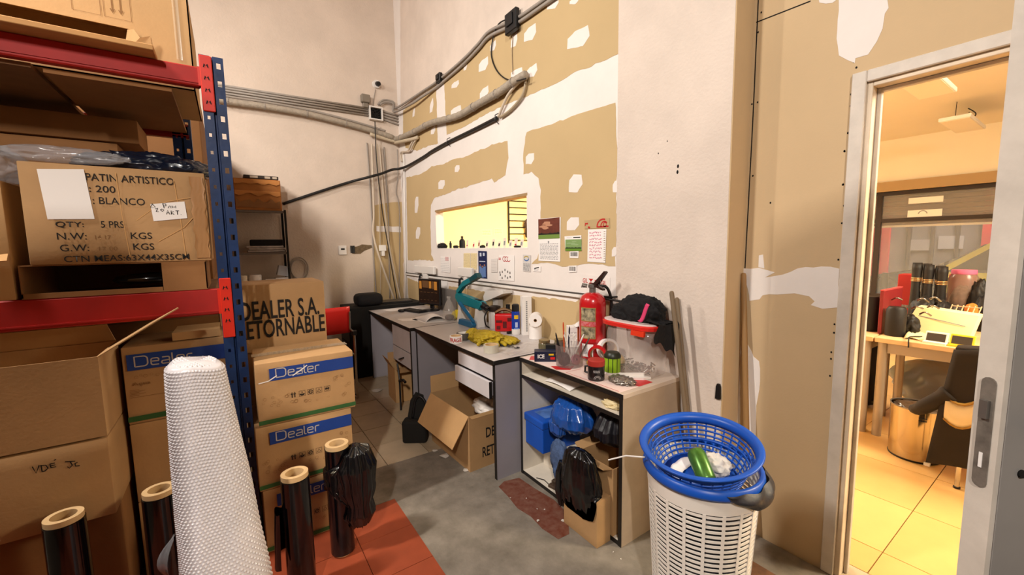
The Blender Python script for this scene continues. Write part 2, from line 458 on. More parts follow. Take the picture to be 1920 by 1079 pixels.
# filler patches over the screws
for k, (x, y, w, h) in enumerate(((130, 760, 8, 35), (250, 715, 12, 55), (260, 880, 15, 30), (410, 570, 25, 30), (600, 435, 32, 55), (605, 625, 30, 50), (415, 745, 35, 35), (478, 450, 12, 30), (808, 270, 22, 60), (665, 310, 20, 40), (915, 222, 42, 66), (825, 490, 40, 35), (925, 480, 38, 55), (1240, 255, 75, 85), (1068, 22, 40, 48), (1210, 8, 30, 24))):
    c = [(x - w, y + h * 0.9), (x - w * 0.95, y + h * .1), (x - w * 0.3, y - h * 0.5), (x + w * 0.9, y - h), (x + w * 1.0, y - h * .1), (x + w * .4, y + h * 0.7)]
    plate('filler_patch', FB, [uvB(*z1(*p)) for p in c], m_mud, wr, 0.001, 0.0015, 0.006, 0.02, k)
for k, (x, y, w, h) in enumerate(((340, 255, 24, 35), (453, 140, 17, 26), (160, 400, 13, 62), (170, 605, 16, 45), (980, 68, 32, 42), (1310, 245, 48, 70), (1290, 540, 46, 50), (1592, 740, 22, 40), (1600, 270, 22, 45))):
    c = [(x - w, y + h * 0.95), (x - w * 0.95, y - h * .3), (x - w * 0.3, y - h * 0.9), (x + w * 0.9, y - h * .9), (x + w * 1.0, y + h * .1), (x + w * .3, y + h * 0.95)]
    plate('filler_patch', FB, [uvB(*z2(*p)) for p in c], m_mud, wr, 0.001, 0.0015, 0.006, 0.02, k + 40)
# painted pillar at the end of the wall, its return face of bare board
pu = (-1.685, -YS)
plate('pillar_plaster', FB, [(pu[0], 0), (pu[1], 0), (pu[1], HC), (pu[0], HC)], m_white, wr, 0.003, amp=0)
mb = MB().box(XB - 0.003, XC, YS - 0.006, YS - 0.0005, 0, HC); mb.build('pillar_return_board', m_boardC, wr)
# bolt holes in the pillar, with a grey run below
for px, py, r in ((1272, 312, 0.010), (1271, 323, 0.010), (1235, 288, 0.005), (1252, 265, 0.004)):
    u, v = uvB(px, py); mb = MB(); mb.prism([FB.p(u + r * .6 * math.cos(a), v + r * math.sin(a), 0.003) for a in [i * math.pi / 4 for i in range(8)]], FB.w * 0.0006); mb.build('bolt_hole', m_dark, wr)
# wall with the doorway: joint line, screws, filler
mb = MB()
p0, p1 = uvB(1394, 499, XC), uvB(1424, 20, XC)
ribbon(mb, FC, [(-1.008, 1.30), (-1.0, 2.0), (-0.99, 5)], 0.005, 0.0008)
ribbon(mb, FC, [uvB(1418, 42, XC), uvB(1520, 2, XC)], 0.005, 0.0008)
ribbon(mb, FC, [uvB(1601, 118, XC), (uvB(1603, 60, XC)[0], 2.3)], 0.005, 0.0008)
mb.build('board_joint', m_dark, wc, recalc=False)
def zc(x, y): return (1360 + x / 2.84, y / 2.84)
def zd(x, y): return (1160 + x / 3.373, 480 + y / 3.373)
def ze(x, y): return (1140 + x / 3.269, 230 + y / 3.269)
C1 = [zc(*p) for p in ((600, -60), (600, 60), (594, 200), (610, 290), (645, 320), (683, 338), (690, 312), (760, 290), (800, 225), (838, 150), (845, 75), (872, 40), (865, -60))]
C1b = [zc(*p) for p in ((500, -20), (502, 10), (530, 25), (570, 20), (590, 5), (600, -20))]
C2 = [zd(*p) for p in ((790, 75), (880, 78), (985, 100), (930, 142), (1090, 105), (1130, 80), (1180, 66), (1395, 76), (1383, 328), (1290, 332), (1215, 312), (1235, 290), (1200, 262), (1110, 240), (905, 245), (890, 275), (830, 290), (815, 200), (795, 130))]
C3 = [zd(*p) for p in ((812, 560), (850, 640), (890, 665), (896, 800), (880, 900), (868, 1000), (870, 1200), (800, 1200))]
C4 = [zd(*p) for p in ((766, 380), (770, 1200), (735, 1200), (750, 700))]
C5 = [ze(*p) for p in ((920, 885), (928, 815), (950, 808), (958, 890))]
for k, c in enumerate((C1, C1b, C2, C3, C4, C5)):
    plate('filler_patch', FC, [uvB(*p, X=XC) for p in c], m_mud, wc, 0.0012, 0.0, 0.008, 0.03, k + 80)
scr = [ze(*p) for p in ((888, 327), (996, 492), (1471, 64), (1450, 176), (1440, 381), (1447, 510), (1434, 617), (1412, 841))] + [zc(*p) for p in ((192, 66), (175, 172), (172, 545), (147, 937), (698, 360), (670, 503), (668, 565), (655, 708), (634, 805), (627, 983), (142, 555))] + [zd(*p) for p in ((1365, 433), (1362, 487), (1345, 610), (1343, 652), (1337, 760), (1400, 773))]
for px, py in scr:
    u, v = uvB(px, py, XC); mb = MB(); mb.prism([FC.p(u + 0.0035 * math.cos(a), v + 0.0045 * math.sin(a), 0.0) for a in [i * math.pi / 3 for i in range(6)]], FC.w * 0.0012); mb.build('screw_head', m_dark, wc)
# bare board corner on the back wall
plate('plasterboard', FA, [uvA(*p) for p in ((702, 385), (720, 381), (755, 379), (757, 575), (700, 575), (702, 470))], m_board, wb, 0.0015, 0.0, 0.012, 0.05, 9)
plate('filler_patch', FA, [uvA(*p) for p in ((706, 424), (752, 426), (752, 436), (706, 434))], m_mud, wb, 0.001, 0.0015, 0.01, 0.04, 11)
m_hole = M('torn_plaster', '#6F5D45', 0.9, var=0.3, vs=30)
plate('torn_patch', FA, [uvA(*p) for p in ((657, 463), (668, 463), (680, 459), (696, 460), (697, 465), (684, 470), (676, 476), (660, 477))], m_hole, wb, 0.002, 0.0, 0.012, 0.03, 13)
mb = MB(); u, v = uvA(660, 468); mb.fbox(FA, u - .02, u + .004, v - .045, v + .045, 0.001, 0.012); mb.fbox(FA, u + .008, u + .03, v - .045, v + .045, 0.001, 0.012); mb.build('black_clamp', m_black, wb)

# ---- window opening between storeroom and shop
m_reveal = M('reveal_raw_wood', '#A98B62', 0.75, var=0.2, vs=7)
w1 = bpy.data.objects.new('window_1', None); COL.objects.link(w1); struct(w1)
MB().box(XB - .001, XBO + .001, WY0 + 0.0005, WY1 - 0.0005, WZ1 - 0.02, WZ1 - 0.0005).build('window_head', m_reveal, w1)
MB().box(XB - .001, XBO + .001, WY0 + 0.0005, WY1 - 0.0005, WZ0 + 0.0005, WZ0 + 0.012).build('window_sill', m_mud, w1)
MB().box(XB + .001, XBO + .001, WY1 - 0.012, WY1 - 0.0005, WZ0 + 0.012, WZ1 - 0.02).build('window_reveal', m_mud, w1)
MB().box(XB + .001, XBO + .001, WY0 + 0.0005, WY0 + 0.012, WZ0 + 0.012, WZ1 - 0.02).build('window_reveal', m_mud, w1)

# ---- doorway and open door
m_casing = M('white_door_paint', '#D2C8BC', 0.5, var=0.12, vs=9, bump=0.08, bs=40)
m_jamb = M('worn_door_jamb', '#DCCAB2', 0.6, var=0.15, vs=9)
m_leaf = M('grey_door_face', '#8F8B88', 0.5, var=0.12, vs=3)
d1 = bpy.data.objects.new('door_1', None); COL.objects.link(d1); struct(d1)
cw = 0.05
MB().box(XC - .014, XC - .0005, DY1 - 0.004, DY1 + cw - 0.008, 0.0, DZ + cw - .01, 0.003).build('casing', m_casing, d1)
MB().box(XC - .014, XC - .0005, DY0 - cw + .008, DY0 + 0.004, 0.0, DZ + cw - .01, 0.003).build('casing', m_casing, d1)
MB().box(XC - .0135, XC - .0005, DY0 + 0.0045, DY1 - 0.0045, DZ - 0.004, DZ + cw - .01, 0.003).build('casing', m_casing, d1)
for a, b, c, d in ((DY1 - .022, DY1 + .009, 0, DZ + .008), (DY0 - .009, DY0 + .022, 0, DZ + .008)):
    MB().box(XC + .0005, XO - .001, a, b, 0.0, d, 0.002).build('jamb', m_jamb, d1)
MB().box(XC + .0005, XO - .001, DY0 + .0225, DY1 - .0225, DZ - .022, DZ + .008, 0.002).build('jamb', m_jamb, d1)
MB().box(XC + .05, XC + .075, DY1 - .036, DY1 - .0225, 0.0, DZ - .0225, 0.002).build('door_stop', m_casing, d1)
MB().box(XC + .05, XC + .075, DY0 + .036, DY1 - .036, DZ - .036, DZ - .0225, 0.002).build('door_stop', m_casing, d1)
# the leaf, open into the storeroom
hinge = Vector((XC - 0.03, DY0 + 0.02, 0)); tip = Vector((1.190, 0.132, 0))
dl = (tip - hinge); LW = dl.length; dl.normalize()
nrm = Vector((-dl.y, dl.x, 0))
if nrm.y > 0: nrm = -nrm
fe = Fr((tip.x, tip.y, 0), nrm, (0, 0, 1))  # free edge frame: u towards the grey face, v up
leaf = MB(); T = 0.042
leaf.prism([hinge + Vector((0, 0, .008)), tip + Vector((0, 0, .008)), tip + nrm * T + Vector((0, 0, .008)), hinge + nrm * T + Vector((0, 0, .008))], (0, 0, 2.03))
lf = leaf.build('leaf', m_casing, d1)
lf['label'] = 'open door leaf seen from its white edge'
# grey outer face
fgf = Fr(tip + nrm * T, dl * -1, (0, 0, 1))
if fgf.w.dot(nrm) < 0: fgf = Fr(tip + nrm * T - dl * LW, dl, (0, 0, 1))
mb = MB(); mb.prism([tip + nrm * (T + .0004) - dl * .012 + Vector((0, 0, .01)), hinge + nrm * (T + .0004) + Vector((0, 0, .01)), hinge + nrm * (T + .0004) + Vector((0, 0, 2.03)), tip + nrm * (T + .0004) - dl * .012 + Vector((0, 0, 2.03))], nrm * 0.002)
o = mb.build('face_panel', m_leaf, lf)
few = Fr((tip.x, tip.y, 0), nrm, (0, 0, 1)); sgn = 1 if few.w.dot(dl) > 0 else -1
m_lock = M('worn_lock_plate', '#7D756C', 0.4, metal=0.25, var=0.35, vs=30)
def lockshape(u0, u1, v0, v1, n=6):
    r = (u1 - u0) / 2; c = (u0 + u1) / 2
    return [(c + r * math.cos(R_(-180 + 180 * i / n)), v0 + r + r * math.sin(R_(-180 + 180 * i / n))) for i in range(n + 1)] + [(c + r * math.cos(R_(180 * i / n)), v1 - r + r * math.sin(R_(180 * i / n))) for i in range(n + 1)]
mb = MB(); mb.prism([few.p(a, b, 0.0002 * sgn) for a, b in lockshape(.010, .032, .965, 1.185)], few.w * 0.0025 * sgn); mb.build('lock_plate', m_lock, lf)
mb = MB(); mb.prism([few.p(a, b, 0.0028 * sgn) for a, b in ((.015, 1.105), (.027, 1.105), (.027, 1.140), (.015, 1.140))], few.w * 0.008 * sgn); mb.build('latch_bolt', m_steel, lf)
mb = MB(); mb.prism([few.p(a, b, 0.0028 * sgn) for a, b in ((.018, 1.005), (.0235, 1.005), (.0235, 1.035), (.018, 1.035))], few.w * 0.001 * sgn); mb.build('bolt_slot', m_paper, lf)
kp = tip + nrm * (T + .0026) - dl * 0.055
mb = MB(); mb.cyl(kp + Vector((0, 0, 1.0)), kp + nrm * 0.004 + Vector((0, 0, 1.0)), 0.008, seg=12); mb.build('keyhole', m_dark, lf)
mb = MB(); q = kp + Vector((0, 0, 1.09)) - dl * .02; mb.cyl(q, q + nrm * 0.05, 0.01, seg=12); mb.cyl(q + nrm * .05, q + nrm * 0.05 - dl * .1, 0.009, seg=12); mb.build('handle', m_black, lf)

# ---- front shop shell
m_ywall2 = M('yellow_painted_wall', '#F3E2A4', 0.8)
m_ywall = M('warm_pale_wall', '#E9DFCA', 0.8, var=0.03, vs=1)
m_sceil = M('shop_ceiling', '#E8DDCC', 0.85, var=0.03, vs=1)
struct(MB().box(XBO, XS + .1, YF, YF + 0.12, -0.05, HS).build('wall_shop_far', m_ywall2))
struct(MB().box(XO, XS + .1, -2.8, -2.7, -0.05, HS).build('wall_shop_near', m_ywall))
struct(MB().box(XBO + .001, XS + .1, -2.7, YF, HS, HS + 0.1).build('ceiling', m_sceil))
# lining of the partition on the shop side is the partition itself
SZ0, SZ1 = 0.62, 2.10
wst = struct(MB().box(XS, XS + .1, -2.7, YF, SZ1, HS).build('wall_street', m_ywall))
struct(MB().box(XS, XS + .1, 2.4, YF, -0.05, SZ1).build('wall_street_side', m_ywall))
struct(MB().box(XS - 0.04, XS + .14, -2.7, 2.4, SZ1 - 0.0, SZ1 + 0.13).build('trim_1', M('dusty_header', '#A98E68', .7)))
m_alu = M('dark_window_frame', '#2B1F1A', 0.45)
w2 = bpy.data.objects.new('window_2', None); COL.objects.link(w2); struct(w2)
zt = at(1640, 415, X=XS).z
MB().box(XS + .03, XS + .09, -2.7, 2.4, SZ1 - .05, SZ1 - .001).build('window_frame', m_alu, w2)
MB().box(XS + .03, XS + .09, -2.7, 2.4, SZ0, SZ0 + .07).build('window_frame', m_alu, w2)
MB().box(XS + .031, XS + .089, -2.7, 2.4, zt - .025, zt + .025).build('transom', m_alu, w2)
ym = at(1642, 460, X=XS).y
for y in (ym, ym - 1.6, ym - 3.2):
    MB().box(XS + .025, XS + .095, y - .03, y + .03, SZ0 + .0705, SZ1 - .0505).build('mullion', m_alu, w2)
m_pane = M('window_glass', '#E8ECEA', 0.03, alpha=0.12)
ye = [2.4, ym, ym - 1.6, ym - 3.2]
for a, b in zip(ye[:-1], ye[1:]):
    for c, d in ((SZ0 + .07, zt - .025), (zt + .025, SZ1 - .05)):
        MB().box(XS + .055, XS + .061, b + .031, a - .031, c + .001, d - .001).build('pane', m_pane, w2)
struct(MB().box(XS, XS + .1, -2.7, 2.4, -0.05, SZ0 - .001).build('trim_2', M('dark_plinth', '#3A2A22', .6)))
# street: pavement, opposite facade, roller shutter half down in front of the window
m_shut = M('roller_shutter', '#6D5448', 0.45, metal=0.3, var=0.3, vs=5, stretch=(1, 1, 12))
zsb = at(1700, 413, X=XS).z
sh = thing('roller_shutter', 'brown slatted roller shutter half lowered outside the shop window', 'shutter', (XS + .22, 0, 0))
zz = 2.35
while zz > zsb - 0.02:
    MB().box(-.012, .012, -2.6, 2.38, zz - .062, zz, 0.006).build('slat', m_shut, sh)
    zz -= 0.064
MB().box(-.018, .018, -2.6, 2.38, zz - .03, zz, 0.004).build('bottom_rail', M('shutter_rail', '#D8CDBF', .4), sh)
struct(MB().box(XS + .1, 12.6, -2.7, 6, -0.012, 0.0).build('floor_street', M('street_paving', '#9A948C', .8, var=.1)))
m_fac = M('grey_street_facade', '#77706E', 0.7, var=0.3, vs=1.2)
m_facr = M('red_painted_pilaster', '#D03644', 0.6, var=.1)
fac = struct(MB().box(12.6, 12.8, -2.7, 6.5, -.01, 4.0).build('wall_street_opposite', m_fac))
MB().box(12.5, 12.599, at(1668, 440, X=12.5).y + .0, 6.4, 0, 3.8).build('red_pilaster', m_facr, fac)
MB().box(12.5, 12.599, -2.6, at(1842, 430, X=12.5).y, 0, 3.8).build('red_pilaster', m_facr, fac)
yy0, yy1 = at(1660, 500, X=12.55).y, at(1840, 500, X=12.55).y
for k in range(5):
    y = yy0 + (yy1 - yy0) * k / 4
    MB().box(12.55, 12.599, y - .03, y + .03, 0.3, 3.0).build('facade_mullion', M('facade_frame', '#4B4442', .6), fac)
a, b = at(1760, 443, X=12.55), at(1805, 467, X=12.55)
MB().box(12.56, 12.599, b.y, a.y, b.z, a.z).build('sign_board', M('pale_sign', '#A9A19C', .6), fac)
a, b = at(1702, 450, X=12.55), at(1742, 470, X=12.55)
MB().box(12.56, 12.599, b.y, a.y, b.z, a.z).build('sign_board', M('pale_sign_b', '#9A928D', .6), fac)
# ================================================================ RACK AND THE CARTONS ON THE LEFT
def carton_body(name, w, d, h, mat, parent, bulge=0.004, seed=0, bev=0.004):
    """closed cardboard carton, base at the parent's origin, slightly bulged faces"""
    mb = MB(); mb.box(-w / 2, w / 2, -d / 2, d / 2, 0, h)
    bmesh.ops.subdivide_edges(mb.bm, edges=mb.bm.edges[:], cuts=5, use_grid_fill=True)
    for v in mb.bm.verts:
        x, y, z = v.co.x / (w / 2), v.co.y / (d / 2), v.co.z / (h / 2) - 1
        fx = (1 - x * x), (1 - y * y), (1 - z * z)
        n = mnoise.noise(Vector((v.co.x * 5 + seed, v.co.y * 5, v.co.z * 5)))
        v.co.x += (x if abs(x) > .99 else 0) * bulge * fx[1] * fx[2] + 0.0015 * n * fx[1]
        v.co.y += (y if abs(y) > .99 else 0) * bulge * fx[0] * fx[2]
        if z > .99: v.co.z += bulge * fx[0] * fx[1] * 0.6
    es = [e for e in mb.bm.edges if len(e.link_faces) == 2 and e.calc_face_angle(0) > 1.0]
    bmesh.ops.bevel(mb.bm, geom=es, offset=bev, segments=2, affect='EDGES', profile=0.5)
    return mb.build(name, mat, parent, smooth=True)
def open_carton(w, d, h, mat, parent, t=0.004, flaps=(), fmat=None):
    """open box: floor and four walls as one body; flaps as parts. flap = (side, angle from upright, length)"""
    mb = MB()
    mb.box(-w / 2, w / 2, -d / 2, d / 2, 0, t)
    mb.box(-w / 2, w / 2, -d / 2, -d / 2 + t, t, h); mb.box(-w / 2, w / 2, d / 2 - t, d / 2, t, h)
    mb.box(-w / 2, -w / 2 + t, -d / 2 + t, d / 2 - t, t, h); mb.box(w / 2 - t, w / 2, -d / 2 + t, d / 2 - t, t, h)
    b = mb.build('body', mat, parent)
    for side, ang, L, *tp in flaps:
        taper = tp[0] if tp else 0
        a = R_(ang); mb = MB()
        up, out = math.cos(a) * L, math.sin(a) * L
        if side == 'right': e0, e1, n = Vector((w / 2, -d / 2 + .006, h)), Vector((w / 2, d / 2 - .006, h)), Vector((1, 0, 0))
        if side == 'left': e0, e1, n = Vector((-w / 2, d / 2 - .006, h)), Vector((-w / 2, -d / 2 + .006, h)), Vector((-1, 0, 0))
        if side == 'front': e0, e1, n = Vector((-w / 2 + .006, -d / 2, h)), Vector((w / 2 - .006, -d / 2, h)), Vector((0, -1, 0))
        if side == 'back': e0, e1, n = Vector((w / 2 - .006, d / 2, h)), Vector((-w / 2 + .006, d / 2, h)), Vector((0, 1, 0))
        v = n * out + Vector((0, 0, up)); sl = (e1 - e0).normalized() * 0.012
        nn = (e1 - e0).cross(v).normalized()
        mb.prism([e0, e1, e1 + v - sl - (e1 - e0) * taper, e0 + v + sl], nn * t)
        mb.build('flap', fmat or mat, parent)
    return b
def front_frame(w, d): return Fr((-w / 2, -d / 2 - .0055, 0), (1, 0, 0), (0, 0, 1))
def side_tape(w, d, h, parent, mat=None):
    mb = MB(); mb.box(-w / 2 - .006, w / 2 + .006, -.03, .03, h + .0035, h + .0042); mb.build('packing_tape', mat or m_tape, parent)

# ---- stroke letters of the printed wordmark (u advance, strokes)
def wordmark(fr, u, v, h, mat, parent, wd=None):
    wd = wd or h * 0.11; mb = MB(); x = u
    def S(pts, closed=False): ribbon(mb, fr, [(x + a * h, v + b * h) for a, b in pts], wd, 0.0012, closed=closed)
    S([(0, .06), (0, 1.0), (.55, 1.0)] + arc(.62, .72, .3, .28, 90, 0, 5) + [(.92, .34)] + arc(.62, .34, .3, .28, 0, -90, 5) + [(0, .06)])
    x += h * 1.16
    S([(0, .40), (.56, .40), (.56, .52)] + arc(.42, .52, .14, .16, 0, 90, 4) + [(.16, .68)] + arc(.16, .53, .16, .15, 90, 180, 4) + [(0, .22)] + arc(.16, .20, .16, .14, 180, 270, 4) + [(.56, .06)])
    x += h * .76
    S([(.06, .68), (.46, .68)] + arc(.46, .55, .13, .13, 90, 0, 4) + [(.59, .06), (.1, .06)] + arc(.12, .2, .12, .14, 270, 90, 6) + [(.59, .36)])
    x += h * .80
    S([(0, 1.0), (0, .18)] + arc(.12, .18, .12, .12, 180, 270, 4) + [(.2, .06)])
    x += h * .34
    S([(0, .40), (.56, .40), (.56, .52)] + arc(.42, .52, .14, .16, 0, 90, 4) + [(.16, .68)] + arc(.16, .53, .16, .15, 90, 180, 4) + [(0, .22)] + arc(.16, .20, .16, .14, 180, 270, 4) + [(.56, .06)])
    x += h * .78
    S([(0, .03), (0, .52)] + arc(.16, .52, .16, .16, 180, 90, 4) + [(.42, .68)])
    return mb.build('lettering', mat, parent, recalc=False)
def handling_icons(fr, u, v, s, mat, parent, n=5, gap=1.45):
    mb = MB()
    for k in range(n):
        x = u + k * s * gap
        if k > 0: ribbon(mb, fr, [(x, v), (x + s, v), (x + s, v + s), (x, v + s)], s * .06, closed=True)
        c = x + s / 2
        if k == 0:
            for q in (c - s * .22, c + s * .22):
                ribbon(mb, fr, [(q, v), (q, v + s * .7)], s * .16); ribbon(mb, fr, [(q - s * .17, v + s * .6), (q, v + s), (q + s * .17, v + s * .6)], s * .12)
        if k == 1:
            ribbon(mb, fr, arc(c, v + s * .45, s * .3, s * .25, 180, 360, 8), s * .25); ribbon(mb, fr, [(c, v + s * .4), (c, v + s * .85)], s * .12)
        if k == 2:
            ribbon(mb, fr, arc(c, v + s * .5, s * .32, s * .32, 0, 340, 14), s * .14); ribbon(mb, fr, [(c - s * .2, v + s * .5), (c + s * .2, v + s * .5)], s * .1)
        if k == 3: ribbon(mb, fr, [(c - s * .3, v + s * .25), (c, v + s * .8), (c + s * .3, v + s * .25)], s * .1, closed=True)
        if k == 4:
            ribbon(mb, fr, arc(c, v + s * .5, s * .34, s * .3, 0, 340, 14), s * .08); ribbon(mb, fr, [(c - s * .28, v + s * .5), (c + s * .28, v + s * .5)], s * .22)
    return mb.build('handling_icons', mat, parent, recalc=False)
m_faint = M('faint_brown_print', '#8A6238', 0.8)
def decor_rings(fr, spots, parent):
    mb = MB()
    for a, b, r in spots: ribbon(mb, fr, arc(a, b, r, r, 0, 340, 10), r * .16)
    return mb.build('printed_bubbles', m_faint, parent, recalc=False)

# ---- rack
YR, YR2 = 2.25, 3.05
rack = thing('pallet_rack', 'blue metal rack with red beams full of cardboard cartons on the left', 'rack', (0, YR, 0))
def post(name, x, y, h, parent):
    """perforated upright, wide front with a centre groove and two rows of holes, front towards -y; local to parent"""
    mb = MB(); W, D = 0.086, 0.060
    def perf(fr, w, hh, c, pitch, hw, hv):
        us = [0, c - hw, c + hw, w]; n = int(hh / pitch)
        for j in range(n):
            v0, va, vb, v1 = j * pitch, j * pitch + (pitch - hv) / 2, j * pitch + (pitch + hv) / 2, (j + 1) * pitch
            for i in range(3):
                for (a, b, ok) in ((v0, va, True), (va, vb, i != 1), (vb, v1, True)):
                    if ok:
                        for w0 in (0.0, -0.002): mb.face([fr.p(us[i], a, w0), fr.p(us[i + 1], a, w0), fr.p(us[i + 1], b, w0), fr.p(us[i], b, w0)])
    x0 = x - W
    perf(Fr((x0, y, 0), (1, 0, 0), (0, 0, 1)), .037, h, .019, 0.0735, 0.005, 0.015)
    perf(Fr((x0 + .049, y, 0), (1, 0, 0), (0, 0, 1)), .037, h, .019, 0.0735, 0.0075, 0.024)
    for fa, fb in (((x0 + .037, y), (x0 + .040, y + .014)), ((x0 + .040, y + .014), (x0 + .046, y + .014)), ((x0 + .046, y + .014), (x0 + .049, y))):
        hh = int(h / .0735) * .0735; mb.face([(*fa, 0), (*fb, 0), (*fb, hh), (*fa, hh)])
    perf(Fr((x, y, 0), (0, 1, 0), (0, 0, 1)), D, h, .031, 0.0735, 0.007, 0.024)
    perf(Fr((x0, y + D, 0), (0, -1, 0), (0, 0, 1)), D, h, .031, 0.0735, 0.007, 0.024)
    o = mb.build(name, m_rackblue, parent, recalc=False)
    MB().box(x0 - .01, x + .001, y - .003, y + D + .008, 0, 0.006).build('foot_plate', m_rackblue, o)
    return o
post('post', 0.038, 0, 2.35, rack)
post('post', -0.13, YR2 - YR, 2.6, rack)
post('post', -1.95, 0, 2.34, rack); post('post', -1.95, YR2 - YR, 2.6, rack)
for z in (.35, 1.35, 2.25):
    mb = MB(); mb.tube([(-1.97, .05, z), (-1.97, YR2 - YR + .03, z)], .012, 8); mb.build('side_brace', m_rackblue, rack)
def beam(y, z0, z1, x1, mat, connector=True):
    mb = MB(); mb.box(-1.9, x1, y, y + .042, z0, z1, .005)
    # step along the lower edge
    mb.box(-1.9, x1, y - .004, y - .0002, z0 + .012, z0 + .018)
    b = mb.build('beam', mat, rack)
    if connector:
        mb = MB(); mb.box(-.046, -.002, -.008, -.0015, z1 - .225, z1 + .045, .003) if z1 < 2 else mb.box(-.047, -.003, -.008, -.0015, z0 - .10, z1 + .05, .003)
        mb.box(x1 - .005, -.045, -.006, .03, z0 + .002, z1)
        c = mb.build('beam_connector', m_rackred2, b)
        zt = (z1 + .045) if z1 < 2 else z1 + .05
        mb = MB()
        for k in range(4):
            zz = zt - .05 - k * .05; f = Fr((-.035, -.0082, zz), (1, 0, 0), (0, 0, 1))
            mb.prism([f.p(0, 0), f.p(.004, .016), f.p(.010, .008), f.p(.016, .016), f.p(.020, 0), f.p(.016, 0), f.p(.0135, .008), f.p(.0065, .008), f.p(.004, 0)], (0, -.0006, 0))
        # fourth level: a marking inside the connector stays with its plate
        mb.build('beam_slots', m_dark, b)
    return b
m_rackshade = M('rack_red_enamel_shaded', '#7A1410', 0.4, var=0.15, vs=7)  # same red enamel, with the shade on the rear beams put into its colour
beam(0, 1.165, 1.28, -.05, m_rackred)
beam(0, 2.145, 2.225, -.05, m_rackred)
beam(YR2 - YR, 2.09, 2.17, -.14, m_rackshade, False)
beam(YR2 - YR, 1.165, 1.28, -.14, m_rackshade, False)
m_hard = M('rack_chipboard', '#7A5636', 0.8, var=0.15, vs=9)
MB().box(-1.89, -.062, .045, YR2 - YR - .004, 1.262, 1.279).build('shelf_board', m_hard, rack)
MB().box(-1.89, -.55, .045, YR2 - YR - .004, 2.128, 2.144).build('shelf_board', m_hard, rack)
MB().box(-.52, -.15, .045, YR2 - YR - .004, 2.118, 2.134).build('shelf_board', m_card2, rack)

# ---- top level: big carton with a torn slot, another behind
t = thing('carton', 'big carton with a torn dark slot on the top rack level', 'box', (-.50, YR + .045 + .30, 2.148))
w, d, h = .86, .52, .395
mb = MB(); T = .005
mb.box(-w / 2, w / 2, -d / 2, -d / 2 + T, .205, h); mb.box(-w / 2, w / 2, -d / 2, -d / 2 + T, 0, .075)
mb.box(.235, w / 2, -d / 2, -d / 2 + T, .075, .205); mb.box(-w / 2, -.42, -d / 2, -d / 2 + T, .075, .205)
mb.box(-w / 2, w / 2, d / 2 - T, d / 2, 0, h); mb.box(-w / 2, -w / 2 + T, -d / 2, d / 2, 0, h); mb.box(w / 2 - T, w / 2, -d / 2, d / 2, 0, h)
mb.box(-w / 2, w / 2, -d / 2, d / 2, 0, T); mb.box(-w / 2, w / 2, -d / 2, d / 2, h - T, h)
mb.build('body', m_card3, t)
fr = Fr((-w / 2, -d / 2 - .0004, 0), (1, 0, 0), (0, 0, 1))
mb = MB()
for a in (.50, .59): ribbon(mb, fr, [(a, .235), (a + .08, .235), (a + .08, .39), (a, .39)], .002, closed=True)
for a in (.615, .64):
    ribbon(mb, fr, [(a, .36), (a, .262)], .004); ribbon(mb, fr, [(a - .006, .270), (a, .255), (a + .006, .270)], .004)
mb.build('handling_icons', m_faint, t, recalc=False)
mb = MB(); mb.grid(lambda a, b: (w / 2 - .055 + .022 * a, -d / 2 - .002 - .002 * math.sin(a * 9), .12 + .26 * b), 4, 10); mb.build('packing_tape', m_ctape, t, smooth=True)
mb = MB(); mb.prism([(.205, -d / 2 - .004, .10), (.30, -d / 2 - .004, .09), (.295, -d / 2 - .01, .19), (.262, -d / 2 - .012, .175), (.245, -d / 2 - .008, .205), (.225, -d / 2 - .005, .2)], (0, .003, 0)); mb.build('torn_flap', m_card3, t)
t = thing('plank', 'rough wooden plank on the upper red beam below the torn carton', 'plank', (-1.0, 2.21, 2.2255))
MB().box(-.86, .815, -.05, .075, 0, .020, .002).build('board', M('raw_plank', '#B98A55', .8, var=.25, vs=10, stretch=(.2, 1, 1)), t)
t = thing('carton', 'flat brown carton lying behind the big torn carton under its beam', 'box', (-.36, YR + .42, 2.03))
t.location = (-.62, YR + .60, 1.968)
carton_body('body', .60, .28, .11, m_card2, t)
# hangs in view below the beam: sits on a carton row further back
t2 = thing('carton', 'plain brown carton at the back of the middle rack level', 'box', (-.70, YR + .60, 1.2805))
carton_body('body', .60, .28, .68, m_card2, t2)

# ---- middle level: flat carton, the printed skate carton on it, a neighbour, film on top
t = thing('carton', 'flat open-sided carton with a black item under the printed carton', 'box', (-.362, YR + .20, 1.2805))
w, d, h = .55, .40, .125
mb = MB(); mb.box(-w / 2, w / 2, -d / 2, d / 2, 0, .004); mb.box(-w / 2, w / 2, -d / 2, d / 2, h - .004, h); mb.box(w / 2 - .15, w / 2, -d / 2, -d / 2 + .004, .004, h - .004); mb.box(w / 2 - .004, w / 2, -d / 2, d / 2, .004, h - .004)
mb.box(-w / 2, w / 2, d / 2 - .004, d / 2, .004, h - .004); mb.box(-w / 2, -w / 2 + .004, -d / 2, d / 2, .004, h - .004); mb.box(-w / 2, w / 2 - .152, -d / 2, -d / 2 + .004, .004, .02)
mb.build('body', m_card2, t)
mb = MB(); mb.lathe([(.0, 0), (.05, .003), (.058, .02), (.05, .04), (0, .05)], (.08, -.10, .03), mtx=Matrix.Scale(2.2, 4, (1, 0, 0)))
o = mb.build('shoe_case', M('glossy_black', '#0C0A0A', .15, coat=.5), None, smooth='all'); o.location = t.location; tag(o, 'glossy black rounded case inside the flat carton', 'case')
t = thing('carton', 'brown carton with black Spanish shipping print and two white labels', 'box', (-.336, YR + .215, 1.4065), R_(0.4))
w, d, h = .54, .44, .375
carton_body('body', w, d, h, m_card, t, bulge=.005, seed=3)
